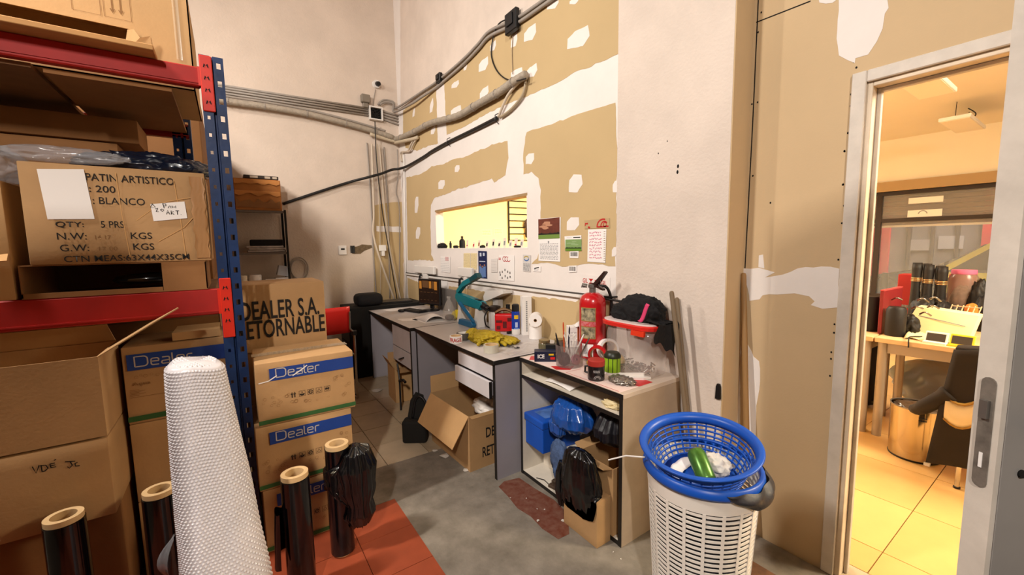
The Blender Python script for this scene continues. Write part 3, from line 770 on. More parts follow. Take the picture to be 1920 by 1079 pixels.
fr = front_frame(w, d)
def U(x): return x + .336 + w / 2
def V(z): return z - 1.4065
rows = [('PATIN ARTISTICO', -.432, -.170, 1.728, .028), (': 200', -.426, -.352, 1.685, .026), (': BLANCO', -.420, -.268, 1.640, .027), ('QTY:', -.527, -.452, 1.547, .024), ('5 PRS', -.405, -.338, 1.549, .026), ('N.W:', -.527, -.448, 1.503, .026), ('14 17', -.425, -.380, 1.504, .016), ('KGS', -.322, -.257, 1.505, .026), ('G.W:', -.523, -.445, 1.459, .026), ('17 00', -.418, -.365, 1.460, .016), ('KGS', -.318, -.254, 1.461, .026), ('CTN MEAS:63X44X35CM', -.516, -.143, 1.418, .024)]
for txt, x0, x1, z, hh in rows:
    o = lettering(txt, fr, U(x0), V(z) - .004, x1 - x0, hh, m_ink if txt[0] != '1' else m_faint, t, bold=.004)
mb = MB(); mb.prism([fr.p(U(a), V(b), .0012) for a, b in ((-.556, 1.755), (-.434, 1.765), (-.420, 1.578), (-.545, 1.574))], fr.w * .0006); mb.build('white_label', m_paper, t)
mb = MB(); mb.prism([fr.p(U(a), V(b), .0012) for a, b in ((-.252, 1.642), (-.141, 1.658), (-.137, 1.588), (-.247, 1.573))], fr.w * .0006); lb = mb.build('white_label', m_paper, t)
mb = MB()
def W(*pts): ribbon(mb, fr, [(U(a), V(b)) for a, b in pts], .0028, .0022)
W((-.213, 1.647), (-.209, 1.627)); W((-.213, 1.646), (-.203, 1.645), (-.203, 1.637), (-.211, 1.636))
W((-.197, 1.628), (-.192, 1.638), (-.187, 1.628), (-.187, 1.638)); W((-.182, 1.629), (-.182, 1.638), (-.177, 1.631), (-.172, 1.639), (-.172, 1.629))
W((-.238, 1.623), (-.23, 1.627), (-.236, 1.611), (-.228, 1.612)); W((-.222, 1.62), (-.216, 1.613), (-.211, 1.62), (-.217, 1.624), (-.222, 1.62))
W((-.204, 1.602), (-.199, 1.619), (-.193, 1.602)); W((-.201, 1.609), (-.194, 1.609)); W((-.188, 1.602), (-.188, 1.618), (-.180, 1.614), (-.188, 1.609), (-.179, 1.602)); W((-.174, 1.618), (-.162, 1.618)); W((-.168, 1.618), (-.168, 1.602)); W((-.157, 1.602), (-.156, 1.603))
W((-.247, 1.645), (-.237, 1.63), (-.252, 1.629), (-.245, 1.644))
mb.build('handwriting', m_ink, t, recalc=False)
# creases in the board and the folded paper tape at the edges
m_crease = M('cardboard_crease', '#C99A62', 0.8)
mb = MB()
for pts in ([(-.30, 1.575), (-.25, 1.62), (-.20, 1.655), (-.12, 1.675)], [(-.24, 1.49), (-.18, 1.53), (-.15, 1.55), (-.12, 1.59)], [(-.345, 1.76), (-.34, 1.60), (-.33, 1.43)], [(-.17, 1.745), (-.16, 1.6), (-.155, 1.43)]):
    ribbon(mb, fr, [(U(a) + .003 * mnoise.noise(Vector((a * 40, b * 40, 0))), V(b)) for a, b in pts], .0028, .0011)
mb.build('crease', m_crease, t, recalc=False)
mb = MB(); mb.grid(lambda a, b: fr.p(w - .052 + .047 * a + .004 * math.sin(b * 31), .012 + .345 * b, .0014 + .0012 * math.sin(a * 20 + b * 8)), 6, 14); mb.build('paper_tape', m_tape, t, smooth=True)
side_tape(w, d, h, t)
t = thing('carton', 'crushed brown carton beside the printed carton at the frame edge', 'box', (-.952, YR + .215, 1.2805))
carton_body('body', .60, .42, .43, m_card3, t, bulge=.006, seed=8)
fr = front_frame(.60, .42)
mb = MB(); mb.prism([fr.p(.50, .155, .002), fr.p(.598, .17, .004), fr.p(.60, .145, .03), fr.p(.52, .14, .024)], (0, .002, -.002)); mb.build('torn_flap', m_crease, t)
mb = MB(); mb.blob((-.82, YR + .16, 1.775), (.19, .16, .10), .22, 2.4, 4, 5, floor=1.722); mb.blob((-.50, YR + .06, 1.822), (.17, .045, .03), .25, 2.6, 12, 4, floor=1.797)
m_cfilm = M('clear_crumpled_film', '#CFD2DA', 0.12, alpha=0.32, coat=0.6)
for v in mb.bm.verts:
    if v.co.z < 1.797: v.co.x = min(v.co.x, -.617)
tag(mb.build('plastic_film', m_cfilm, None, smooth='all'), 'clear crumpled plastic film spilling over the crushed carton', 'plastic film')
mb = MB(); mb.blob((-.27, YR + .22, 1.822), (.205, .095, .058), .30, 2.8, 21, 5, floor=1.794); mb.blob((-.15, YR + .20, 1.815), (.09, .10, .045), .28, 2.8, 22, 4, floor=1.794)
tag(mb.build('plastic_sheet', M('navy_film', '#121A2C', .3, coat=.4), None, smooth='all'), 'crumpled dark navy plastic sheet on top of the printed carton', 'plastic sheet')

# ---- ground level, left: open box on the written box on a dark box
YB = 2.085
t = thing('carton', 'plain brown carton at the floor under the handwritten carton', 'box', (-.72, YB + .30, 0))
carton_body('body', .58, .40, .452, m_card2, t, bulge=.003)
t = thing('carton', 'large brown carton with small black handwriting under the open carton', 'box', (-.755, YB + .215, .454))
w, d, h = .66, .43, .303
carton_body('body', w, d, h, m_card, t, seed=5)
fr = front_frame(w, d); ox, oz = .755 + w / 2, .454
mb = MB()
def hand(pxs, wd=.0035):
    ribbon(mb, fr, [(at(a, b, Y=YB - .006).x + ox, at(a, b, Y=YB - .006).z - oz) for a, b in pxs], wd, .001)
def zz4(x, y): return (x / 3.608, 780 + y / 3.608)
hand([zz4(218, 345), zz4(245, 390), zz4(265, 335)]); hand([zz4(278, 335), zz4(285, 378)]); hand([zz4(272, 338), zz4(310, 335), zz4(325, 355), zz4(305, 375), zz4(284, 378)])
hand([zz4(338, 330), zz4(345, 352), zz4(380, 345)]); hand([zz4(342, 340), zz4(375, 332)]); hand([zz4(335, 328), zz4(372, 320)]); hand([zz4(365, 302), zz4(380, 296)])
hand([zz4(440, 312), zz4(510, 308)]); hand([zz4(475, 312), zz4(490, 335), zz4(470, 355), zz4(455, 345)]); hand([zz4(525, 315), zz4(508, 325), zz4(510, 340), zz4(540, 338)])
mb.build('handwriting', m_ink, t, recalc=False)
t = thing('carton', 'open brown carton with a raised side flap under the lower red beam', 'box', (-.79, YB + .165, .7645))
open_carton(.73, .33, .303, m_card, t, flaps=(('right', 57, .285, .84), ('back', -35, .1)))
# ---- cartons behind the bubble wrap: a stack of three, the middle one with a printed band
YD = 2.332
for k, (z0, hh, lab) in enumerate(((0.0, .352, 'plain carton at the floor behind the bubble wrap roll'), (.3545, .352, 'pale plain carton between the floor carton and the banded carton behind bubble wrap'), (.709, .337, 'carton with dark blue printed band behind the bubble wrap roll'))):
    t = thing('carton', lab, 'box', (-.205, YD + .17, z0))
    w, d = .40, .34
    carton_body('body', w, d, hh, m_card, t, seed=20 + k)
    fr = front_frame(w, d)
    if k == 2:
        print_rect(fr, .015, w, hh * .70, hh * .905, m_bblue, t, 'printed_band')
        wordmark(fr, .04, hh * .735, .046, M('silver_print', '#B8AFA8', .5), t)
        print_rect(fr, 0, w, .012, .035, m_bgreen, t, 'printed_stripe')
        lettering('Aqua', fr, .025, .165, .06, .018, m_faint, t, bold=.01)
        mb = MB()
        ribbon(mb, fr, [(.015, .118), (w - .02, .118)], .0014)
        for q in range(5): ribbon(mb, fr, [(.015, .150 - q * .006), (.045 + .02 * (q % 2), .150 - q * .006)], .0015)
        mb.build('small_print', m_faint, t, recalc=False)
        decor_rings(fr, [(.04, .205, .006), (.055, .212, .004), (.07, .206, .007), (.09, .21, .005), (.11, .204, .006), (.13, .211, .004)], t)
t = thing('cardboard_tray', 'folded pale cardboard tray on the carton behind the bubble wrap', 'cardboard', (-.15, YD + .09, 1.0505))
mb = MB(); mb.box(-.085, .09, -.08, .08, 0, .003); mb.box(-.085, .09, -.08, -.077, .003, .033); mb.prism([(-.085, -.08, .033), (.09, -.08, .033), (.09, .07, .041), (-.075, .06, .043)], (0, 0, .002)); mb.build('tray', m_card3, t)
t = thing('carton', 'dim brown carton deep in the bay under the lower beam', 'box', (-.32, 2.86, 0)); carton_body('body', .50, .32, 1.10, m_card2, t)

# ---- bubble wrap roll
def bubble_wrap():
    t = thing('bubble_wrap_roll', 'tall roll of clear bubble wrap standing in front of the rack', 'bubble wrap', (-.105, 1.50, 0))
    m = M('bubble_wrap', '#F0ECF0', 0.13, coat=0.6, var=0.08, vs=10)
    nt = m.node_tree; b = nt.nodes['Principled BSDF']
    b.inputs['Transmission Weight'].default_value = 0.12
    H = 1.125; mb = MB(); nu, nv = 96, 150
    def P(a, b):
        th = a * 2 * math.pi; z = b * H
        r = .064 + .036 * max(0, 1 - b) ** .8 + .006 * math.sin(3 * th + b * 3)
        flare = max(0, 1 - b) ** 1.1
        r += .085 * flare * max(0, math.cos(th + .25)) ** 2
        r += .003 * mnoise.noise(Vector((math.cos(th) * 3, math.sin(th) * 3, z * 6)))
        if b > .985: r *= 1 - .10 * ((b - .985) / .015) ** 2
        return Vector((math.cos(th) * r, math.sin(th) * r, z + (.010 * math.cos(th - 2.4) + .004 * math.sin(th * 3)) * b)), th, r
    vs = []
    for j in range(nv + 1):
        row = []
        for i in range(nu): row.append(mb.bm.verts.new(P(i / nu, j / nv)[0]))
        vs.append(row)
    for j in range(nv):
        for i in range(nu): mb.bm.faces.new((vs[j][i], vs[j][(i + 1) % nu], vs[j + 1][(i + 1) % nu], vs[j + 1][i]))
    mb.bm.faces.new(vs[-1])
    mb.build('film', m, t, smooth='all')
    # the bubbles: real domes on the visible sheet
    mb = MB(); n = 0; pitch = 0.0108; j = 0
    z = .02
    while z < H * .992:
        b = z / H; rr = P(0, b)[2]; cnt = int(2 * math.pi * .085 / pitch)
        for i in range(cnt):
            p, th, r = P((i + .5 * (j % 2)) / cnt, b)
            nrm = Vector((math.cos(th), math.sin(th), .04)); tg = Vector((-math.sin(th), math.cos(th), 0)); up = Vector((0, 0, 1))
            base = [p + (tg * math.cos(k * math.pi / 3) + up * math.sin(k * math.pi / 3)) * .0046 for k in range(6)]
            mid = [p + nrm * .0036 + (tg * math.cos(k * math.pi / 3) + up * math.sin(k * math.pi / 3)) * .0025 for k in range(6)]
            B = [mb.bm.verts.new(q) for q in base]; Q = [mb.bm.verts.new(q) for q in mid]
            for k in range(6): mb.bm.faces.new((B[k], B[(k + 1) % 6], Q[(k + 1) % 6], Q[k]))
            mb.bm.faces.new(Q)
        z += pitch * .88; j += 1
    for i in range(-7, 8):
        for k in range(-7, 8):
            x, y = (i + .5 * (k % 2)) * pitch, k * pitch * .88
            if math.hypot(x, y) > .052: continue
            th = math.atan2(y, x); zz = H + (.010 * math.cos(th - 2.4) + .004 * math.sin(th * 3)) * min(1, math.hypot(x, y) / .06)
            B = [mb.bm.verts.new((x + .0040 * math.cos(q * math.pi / 3), y + .0040 * math.sin(q * math.pi / 3), zz - .001)) for q in range(6)]
            Q = [mb.bm.verts.new((x + .0025 * math.cos(q * math.pi / 3), y + .0025 * math.sin(q * math.pi / 3), zz + .003)) for q in range(6)]
            for q in range(6): mb.bm.faces.new((B[q], B[(q + 1) % 6], Q[(q + 1) % 6], Q[q]))
            mb.bm.faces.new(Q)
    o = mb.build('bubbles', m, t, smooth='all', recalc=False); o['kind'] = 'stuff'
    mb = MB(); mb.grid(lambda a, b: (-.085 - .05 * math.sin(b * math.pi) * (0.4 + .6 * a), -.03 + .05 * a, .46 + .16 * b + .01 * math.sin(a * 5)), 6, 10); mb.build('loose_edge', m_cfilm, t, smooth='all')
bubble_wrap()

# ---- black stretch film rolls
def film_roll(label, x, y, h, group='stretch film rolls', tilt=0):
    t = thing('stretch_film_roll', label, 'film roll', (x, y, 0))
    R, r = .0535, .038
    mb = MB(); mb.shell([(r + .0005, .012), (R, .012), (R + .0008, h * .3), (R, h - .022), (r + .0005, h - .022)], seg=40); mb.build('film', m_film, t, smooth=True)
    mb = MB(); mb.shell([(r - .006, 0), (R - .012, 0), (R - .012, h), (r - .006, h)], seg=40)
    mb2 = MB(); mb2.shell([(r - .004, 0), (r + .003, 0), (r + .003, h - .0005), (r - .004, h - .0005)], seg=40)
    mb.bm.free(); mb2.shell([(r + .003, h - .02), (R - .003, h - .02), (R - .003, h - .0006), (r + .003, h - .0006)], seg=40)
    mb2.build('core', m_tubec, t, smooth=True)
    return t
film_roll('black stretch film roll standing nearest the left frame edge', -.537, 1.99, .545)
t = film_roll('black stretch film roll half hidden behind the bubble wrap', -.285, 2.0, .545)
t = film_roll('black stretch film roll standing right beside the bubble wrap', .157, 1.825, .542)
mb = MB(); mb.grid(lambda a, b: (-.05 - .045 * math.sin(a * 2.6) * (1 - .3 * b), .02 - .06 * a, .22 + .19 * b - .06 * a * (1 - b) + .012 * math.sin(a * 7 + b * 5)), 10, 12); mb.build('loose_flap', m_film, t, smooth='all')
t = film_roll('black stretch film roll half covered by a crumpled black bag', .352, 1.985, .545)
mb = MB(); mb.sack((.075, -.03, 0), [(.02, .02, .525, .4), (.055, .05, .50, 1), (.075, .065, .42, 1), (.072, .062, .32, 1), (.05, .06, .25, 1), (.06, .055, .19, 1.2), (.035, .03, .13, 1.2)], 10, .22, 3)
for v in mb.bm.verts:
    q = math.hypot(v.co.x, v.co.y)
    if q < .068 and v.co.z < .556: v.co.x *= .068 / max(q, .004); v.co.y *= .068 / max(q, .004)
b = mb.build('black_bag', m_filmb, None, smooth='all'); b.location = t.location; tag(b, 'crumpled black plastic bag draped over a film roll', 'plastic bag')

# ---- stack of three banded cartons beside the rack post
for k, (z0, hh, dx, rz, lab) in enumerate(((0.0, .312, .0, 0.0, 'lowest of three blue-banded cartons right of the blue rack post'), (.3145, .308, -.012, R_(.5), 'middle of three blue-banded cartons right of the blue rack post'), (.625, .300, .012, R_(-.5), 'topmost of three blue-banded cartons right of the blue rack post'))):
    w, d = (.425, .36) if k < 2 else (.43, .36)
    t = thing('carton', lab, 'box', (.264 + dx, 2.178 + .18 + .004, z0), rz, 'blue banded cartons beside the post')
    carton_body('body', w, d, hh, m_card if k else m_card, t, seed=40 + k)
    fr = front_frame(w, d)
    print_rect(fr, .055, w - .002, hh * .71, hh * .905, m_bblue, t, 'printed_band')
    wordmark(fr, .082, hh * .745, .044, M('silver_print', '#B8AFA8', .5), t)
    handling_icons(fr, .135, hh * .38, .026, m_ink, t)
    print_rect(fr, .0, w, .010, .030, m_bgreen, t, 'printed_stripe')
    rr = random.Random(k)
    decor_rings(fr, [(.02 + rr.random() * (.11 if q < 14 else .39), (.30 + rr.random() * .16) * hh if q < 14 else (.24 + .08 * rr.random()) * hh, .003 + .005 * rr.random()) for q in range(26)] + [(.33 + rr.random() * .08, (.40 + rr.random() * .22) * hh, .004 + .004 * rr.random()) for q in range(9)], t)
    if k == 2:
        side_tape(w, d, hh, t, m_ctape)
        mb = MB(); ribbon(mb, fr, [(.01, .21), (.05, .215), (.085, .235)], .005, .0016); ribbon(mb, fr, [(.15, .222), (.19, .245), (.215, .262)], .005, .0016); mb.build('torn_tape', m_paper, t, recalc=False)
# ---- the big carton with two lines of print behind the stack
t = thing('carton', 'plain carton hidden under the carton with large black print', 'box', (.235, 2.80, 0)); carton_body('body', .42, .34, .885, m_card, t)
t = thing('carton', 'large carton with two lines of big black print behind banded cartons', 'box', (.243, 2.62 + .19, .8875))
w, d, h = .41, .38, .372
carton_body('body', w, d, h, m_card, t, bulge=.004, seed=77)
fr = front_frame(w, d); ox = .243 - w / 2
def X(px, py): return at(px, py, Y=2.614)
a, b = X(452, 604), X(600, 604)
lettering('DEALER S.A.', fr, a.x - ox, X(450, 604).z - .8875, b.x - a.x, X(560, 570).z - X(560, 604).z, m_ink, t, bold=.014)
a, b = X(447, 640), X(610, 622)
lettering('RETORNABLE', fr, a.x - ox, X(450, 640).z - .8875, b.x - a.x, X(560, 600).z - X(560, 633).z, m_ink, t, bold=.014)

for k in range(2):
    for j in range(4):
        t = thing('carton', 'plain brown carton of the tall stacks behind the rack', 'box', (-.62 - .004 * k, 3.78 + .98 * k, .001 + .6325 * j), 0, 'tall carton stacks behind the rack')
        carton_body('body', 1.05, .93, .628, m_card2, t, bulge=.002)

for k in range(3):  # unseen stack added beside the aisle to shade the low cartons on the left
    t = thing('carton', ('lowest', 'middle', 'topmost')[k] + ' of three unseen cartons added beside the aisle to shade the rack', 'box', (-1.15, .62, .001 + .700 * k), 0, 'unseen shading cartons beside the aisle')
    carton_body('body', .98, .98, .695, m_card2, t, bulge=.002)
# ================================================================ BACK LEFT: METAL SHELF, CHAIR, BLACK CABINET
t = thing('metal_shelf', 'thin black metal shelf unit standing against the back wall', 'shelf', (0, 0, 0))
m_blackmetal = M('black_metal', '#1D1917', .5, metal=.4)
SX0, SX1, SY0, SY1 = .045, .53, 4.99, 5.30
for x in (SX0, SX1):
    for y in (SY0, SY1):
        mb = MB(); s = 1 if x == SX0 else -1; q = 1 if y == SY0 else -1
        mb.box(x, x + s * .022, y, y + q * .003, 0, 1.862); mb.box(x, x + s * .003, y + q * .0031, y + q * .022, 0, 1.862); mb.build('post', m_blackmetal, t)
SHZ = (.25, .68, 1.06, 1.42, 1.852)
for z in SHZ:
    mb = MB(); mb.box(SX0 + .004, SX1 - .004, SY0 + .004, SY1 - .004, z - .003, z); mb.box(SX0 + .004, SX1 - .004, SY0 + .004, SY0 + .007, z - .022, z - .0031); mb.build('shelf_board', M('dull_shelf_metal', '#6C625A', .5, metal=.3), t)
t = thing('carton', 'orange-brown carton with torn flaps on top of the metal shelf', 'box', (.29, 5.14, 1.853), R_(.6))
w, d, h = .41, .28, .315; carton_body('body', w, d, h, M('cardboard_orange', '#A76B33', .8, var=.15, vs=7), t, bulge=.006, seed=61)
fr = front_frame(w, d)
mb = MB(); mb.prism([fr.p(.002, h * .62, .001)] + [fr.p(.002 + .40 * k / 12, h * (.50 - .05 * math.sin(k * 1.3)), .008) for k in range(13)] + [fr.p(.40, h * .62, .001)], fr.w * .003); mb.build('torn_flap', M('cardboard_orange_b', '#B5783C', .8), t)
mb = MB(); mb.prism([fr.p(.002, h * .97, .001)] + [fr.p(.002 + .40 * k / 12, h * (.84 - .03 * math.sin(k * 1.9)), .007) for k in range(13)] + [fr.p(.40, h * .97, .001)], fr.w * .003); mb.build('torn_flap', M('cardboard_orange_b', '#B5783C', .8), t)
mb = MB(); mb.prism([fr.p(.005, 0.03, .001)] + [fr.p(.005 + .39 * k / 10, .13 - .055 * abs(math.sin(k * 1.2)), .006) for k in range(11)] + [fr.p(.395, .02, .001)], fr.w * .002); mb.build('torn_flap', m_card2, t)
t = thing('tray', 'flat dark tray with pale patches on the orange-brown carton', 'tray', (.33, 5.13, 2.176))
mb = MB(); mb.box(-.155, .155, -.10, .10, 0, .034, .004); mb.build('body', M('dark_brown_tray', '#2C211B', .6), t)
for k, (a, b) in enumerate(((-.10, .07), (.03, .05), (.10, .04))): MB().box(a, a + b, -.1015, -.1002, .006, .028).build('pale_patch', M('pale_patch', '#B9AA97', .7), t)
mb = MB(); mb.box(.19, .49, 5.06, 5.24, 1.49, 1.555, .012, 2); tag(mb.build('folded_clothes', M('black_cloth', '#141214', .9, var=.2, vs=20, bump=.3, bs=40), None, smooth=True), 'folded black clothes on the plastic-wrapped pile in the metal shelf', 'clothes')
mb = MB()
for k, (z, dx) in enumerate(((1.4208, 0), (1.4445, .012), (1.467, -.01))): mb.box(.16 + dx, .50 + dx, 5.05, 5.25, z, z + .0215, .008, 2)
tag(mb.build('plastic_wrapped_pile', M('milky_plastic', '#B7AEA9', .3, var=.35, vs=16, coat=.4), None, smooth=True), 'flat pile of white garments in shiny plastic on the metal shelf', 'pile')['kind'] = 'stuff'
mb = MB(); mb.lathe([(.055, 0), (.06, .01), (.06, .115), (.055, .125)], (.21, 5.12, 1.0605)); tag(mb.build('paper_roll', m_paper, None, smooth=True), 'white paper roll standing on the lower metal shelf', 'paper roll')
mb = MB(); mb.box(.30, .42, 5.03, 5.12, 1.0605, 1.135, .002); tag(mb.build('white_box', m_paper), 'small plain white box on the lower metal shelf', 'box')
t = thing('white_box', 'tilted white and pale blue boxes leaning on the metal shelf post', 'box', (.455, 5.10, 1.0605), 0)
o = MB().box(-.06, .06, -.05, .06, 0, .085, .002).build('lower_box', m_paper, t)
mb = MB(); mb.box(-.05, .055, -.05, .06, 0, .105, .002); o = mb.build('upper_box', M('pale_blue_card', '#BFC6CE', .6), t); o.location = (.003, 0, .105); o.rotation_euler = (0, R_(13), 0)
mb = MB(); mb.lathe([(.038, 0), (.04, .01), (.04, .12), (.034, .125)], (.10, 5.08, 1.0605)); tag(mb.build('paper_roll', M('cream_roll', '#D9CCB7', .8), None, smooth=True), 'cream roll at the far end of the lower metal shelf', 'paper roll')
c = Vector((.658, 5.315, 1.222)); pts = [c + Vector((.095 * math.cos(a), 0, .133 * math.sin(a))) for a in [k * math.pi / 18 for k in range(36)]]
t = thing('wire_coil', 'loop of grey cable hanging on the back wall beside the metal shelf', 'cable', c)
mb = MB(); mb.tube([p - c for p in pts], .007, 8, closed=True); mb.tube([(p - c) * .84 + Vector((-.004, -.012, -.004)) for p in pts], .006, 8, closed=True); mb.build('loop', M('grey_cable', '#A89E95', .5), t, smooth='all')
mb = MB(); mb.box(-.035, .035, -.03, .01, -.155, -.115, .006); mb.tube([(.03, -.01, -.135), (.06, -.01, -.12), (.075, -.01, -.14)], .008, 6); mb.build('plug', m_black, t)

# red chair with chrome legs
t = thing('chair', 'red plastic chair with chrome legs behind the big-print carton', 'chair', (.70, 4.20, 0))
m_chred = M('red_chair_shell', '#D0231C', .4, var=.05, vs=3)
mb = MB(); mb.grid(lambda a, b: (-.19 + .38 * a, -.20 - .03 * b + .02 * (2 * a - 1) ** 2, .66 + .25 * b), 10, 6); mb.build('backrest', m_chred, t, smooth='all', solid=.012)
mb = MB(); mb.grid(lambda a, b: (-.20 + .40 * a, -.17 + .38 * b, .455 - .02 * math.sin(a * math.pi) + .012 * b), 10, 8); mb.build('seat', m_chred, t, smooth='all', solid=.014)
for s in (-1, 1):
    mb = MB(); x = s * .225
    mb.tube([(x, -.19, .66), (x, -.185, .30), (x, -.18, .012), (x, .20, .012), (x, .20, .44), (x * .9, .20, .445)], .011, 8); mb.tube([(x, -.19, .655), (s * .185, -.205, .70), (s * .185, -.222, .86)], .010, 8); mb.tube([(x, -.185, .43), (x, .2, .43)], .009, 8)
    mb.build('leg', m_chrome, t, smooth=True)
mb = MB(); mb.box(.20, .25, -.205, -.175, .625, .675, .008); mb.build('joint', m_black, t)

# black cabinet, bag and closed laptop
t = thing('cabinet', 'black cabinet at the far end of the grey desks', 'cabinet', (1.03, 4.64, 0))
MB().box(0, .86, 0, .44, .03, .795, .004).build('body', m_blackm, t)
MB().box(.02, .84, .02, .42, 0, .029).build('plinth', m_black, t)
MB().box(-.006, -.0005, .02, .42, .05, .40).build('door', m_black, t); MB().box(-.006, -.0005, .02, .42, .41, .77).build('door', m_black, t)
mb = MB(); mb.box(1.13, 1.42, 4.66, 4.90, .7965, .935, .055, 4); tag(mb.build('bag', M('black_bag_cloth', '#131316', .8, var=.2, vs=20, bump=.3, bs=60), None, smooth='all'), 'black rounded fabric bag lying on the black cabinet', 'bag')
t = thing('laptop', 'closed dark laptop lying on the black cabinet beside the pipes', 'laptop', (1.62, 4.84, .7965), R_(-6))
MB().box(-.17, .17, -.12, .12, 0, .014, .003).build('base', M('dark_laptop', '#2A2827', .4), t); MB().box(-.17, .17, -.12, .12, .015, .022, .003).build('screen_lid', M('dark_laptop_lid', '#35312F', .35), t)

# ================================================================ DESKS
def desk(label, x0, y0, y1, dy, dz, pull):
    t = thing('desk', label, 'desk', (x0, y0, 0), 0, 'grey office desks along the window wall')
    X1 = 1.90 - x0; L = y1 - y0
    MB().box(0.0015, X1, 0, L, .735, .76, .001).build('top', m_desktop, t)
    mb = MB(); mb.box(-.001, .0013, 0, L, .734, .7605); mb.box(.0015, X1, -.0025, -.0002, .734, .7605); mb.build('edge_band', m_edge, t)
    for a in (.003, L - .028):
        p = MB().box(.012, X1, a, a + .025, 0, .7335).build('side_panel', m_grey, t)
        MB().box(.0095, .0118, a - .0005, a + .0255, 0, .7335).build('edge_band', m_edge, p)
    MB().box(X1 - .03, X1 - .01, .03, L - .03, .12, .733).build('back_panel', m_grey, t)
    for k, (za, zb) in enumerate(dz):
        u = pull[k]
        d = MB().box(.012 - u, .030 - u, .032, dy, za, zb, .001).build('drawer', m_drawer, t)
        MB().box(.031 - u, .42 - u, .045, dy - .012, za + .01, zb - .015).build('drawer_box', m_grey, d)
        mb = MB(); mb.box(.0115 - u, .0305 - u, .0295, .0318, za, zb); mb.box(.0115 - u, .0305 - u, .032, dy, za - .0022, za - .0002); mb.build('edge_band', m_edge, d)
    MB().box(.04, .44, .032, .044, .30 if len(pull) > 2 else dz[-1][0], .733).build('drawer_side', m_grey, t)
    return t
dk1 = desk('farther grey desk with a black drawer handle and the monitor on it', 1.225, 3.347, 4.60, .50, ((.53, .722), (.385, .522)), (0, 0))
h = dk1.children
for o in h:
    if o.name.startswith('drawer') and abs(o.bound_box[0][2] - .385) < .01:
        mb = MB(); mb.tube([(.008, .20, .46), (-.014, .215, .45), (-.016, .26, .435), (.008, .275, .43)], .006, 8); mb.build('handle', m_black, o)
dk2 = desk('nearer grey desk with two drawers, littered with tape and gloves', 1.262, 2.052, 3.335, .49, ((.632, .728), (.520, .625)), (0, .028))

# low shelf unit
t = thing('shelf_unit', 'low open shelf unit with white shelves in front of the pillar', 'shelf', (1.447, 1.222, 0))
LX, LY = .455, .822
MB().box(0, LX, 0, LY, .735, .757, .001).build('top', M('shelf_top_laminate', '#C9B8A8', .5, var=.12, vs=6), t)
MB().box(-.0025, -.0002, -.0005, LY, .734, .7575).build('edge_band', m_edge, t)
p = MB().box(.002, LX, 0.003, .022, 0, .7345).build('side_panel', m_shelfs, t); MB().box(-.0008, .0018, .0025, .0225, 0, .7345).build('edge_band', m_edge, p)
p = MB().box(.002, LX, LY - .022, LY - .003, 0, .7345).build('side_panel', m_shelfw, t); MB().box(-.0008, .0018, LY - .0225, LY - .0025, 0, .7345).build('edge_band', m_edge, p)
MB().box(LX - .012, LX - .002, .0225, LY - .0225, .022, .734).build('back_panel', m_shelfw, t)
for za, zb in ((.0, .022), (.630, .650)):
    p = MB().box(.004, LX - .0125, .0225, LY - .0225, za, zb).build('shelf_board', m_shelfw, t); MB().box(.0015, .0038, .0225, LY - .0225, za, zb).build('edge_band', m_edge, p)
# things on the slot shelf
mb = MB(); mb.blob((1.50, 1.335, .664), (.028, .05, .018), .5, 4, 3, 3, floor=.6508); tag(mb.build('crumpled_paper', m_cream, None), 'crumpled cream paper scrap on the narrow upper shelf', 'paper')
mb = MB(); mb.grid(lambda a, b: (1.48 + .16 * a, 1.62 + .22 * b, .652 + .012 * abs(math.sin(a * 4 + b * 3))), 8, 8); tag(mb.build('paper_sheet', m_paper, None, smooth=True, solid=.001), 'loose white sheets lying in the narrow upper shelf', 'paper')
# inside: blue box, blue bag, denim, black bags, cartons
mb = MB(); mb.box(1.60, 1.86, 1.78, 2.005, .0225, .212, .002); tag(mb.build('white_box', m_shelfw), 'plain white box under the blue box in the shelf unit', 'box')
t = thing('storage_box', 'bright blue plastic box with a lid inside the low shelf unit', 'box', (1.60, 1.905, .2125), R_(-4))
MB().box(-.145, .14, -.095, .095, .0, .150, .006, 2).build('body', m_bluepl, t)
MB().box(-.152, .147, -.102, .102, .1505, .198, .008, 2).build('lid', m_bluepl, t)
MB().box(-.10, .08, -.06, .06, .1985, .1992).build('pale_label', M('faded_blue_label', '#4D74B8', .6, var=.3, vs=20), t)
m_bbag = M('blue_bag_film', '#1A4FA0', .22, coat=.5, var=.2, vs=9, bump=.5, bs=25)
mb = MB(); mb.sack((1.545, 1.665, 0), [(.02, .05, .592, .5), (.075, .09, .56, 1), (.092, .115, .50, 1), (.088, .112, .45, 1), (.06, .085, .415, 1), (.03, .05, .40, .6)], 8, .24, 4)
mb.sack((1.475, 1.715, 0), [(.012, .03, .47, .6), (.03, .05, .44, 1), (.03, .045, .39, 1), (.012, .02, .362, .6)], 7, .25, 9)
tag(mb.build('blue_bag', m_bbag, None, smooth='all'), 'shiny crumpled blue plastic bag stuffed in the shelf unit', 'bag')
mb = MB(); mb.blob((1.475, 1.70, .235), (.026, .07, .10), .28, 3, 41, 4); mb.blob((1.47, 1.69, .15), (.026, .05, .05), .25, 3, 43, 4)
for v in mb.bm.verts: v.co.z = min(v.co.z, .355); v.co.y = min(v.co.y, 1.775)
tag(mb.build('denim_cloth', M('blue_denim', '#4A5F86', .9, var=.3, vs=40, bump=.4, bs=150), None, smooth='all'), 'crumpled blue denim cloth hanging below the blue bag', 'cloth')
t = thing('carton', 'open tall brown carton inside the low shelf unit behind a black bag', 'box', (1.60, 1.40, .0225))
open_carton(.30, .24, .345, m_card, t, flaps=(('left', 80, .05), ('back', 65, .05)))
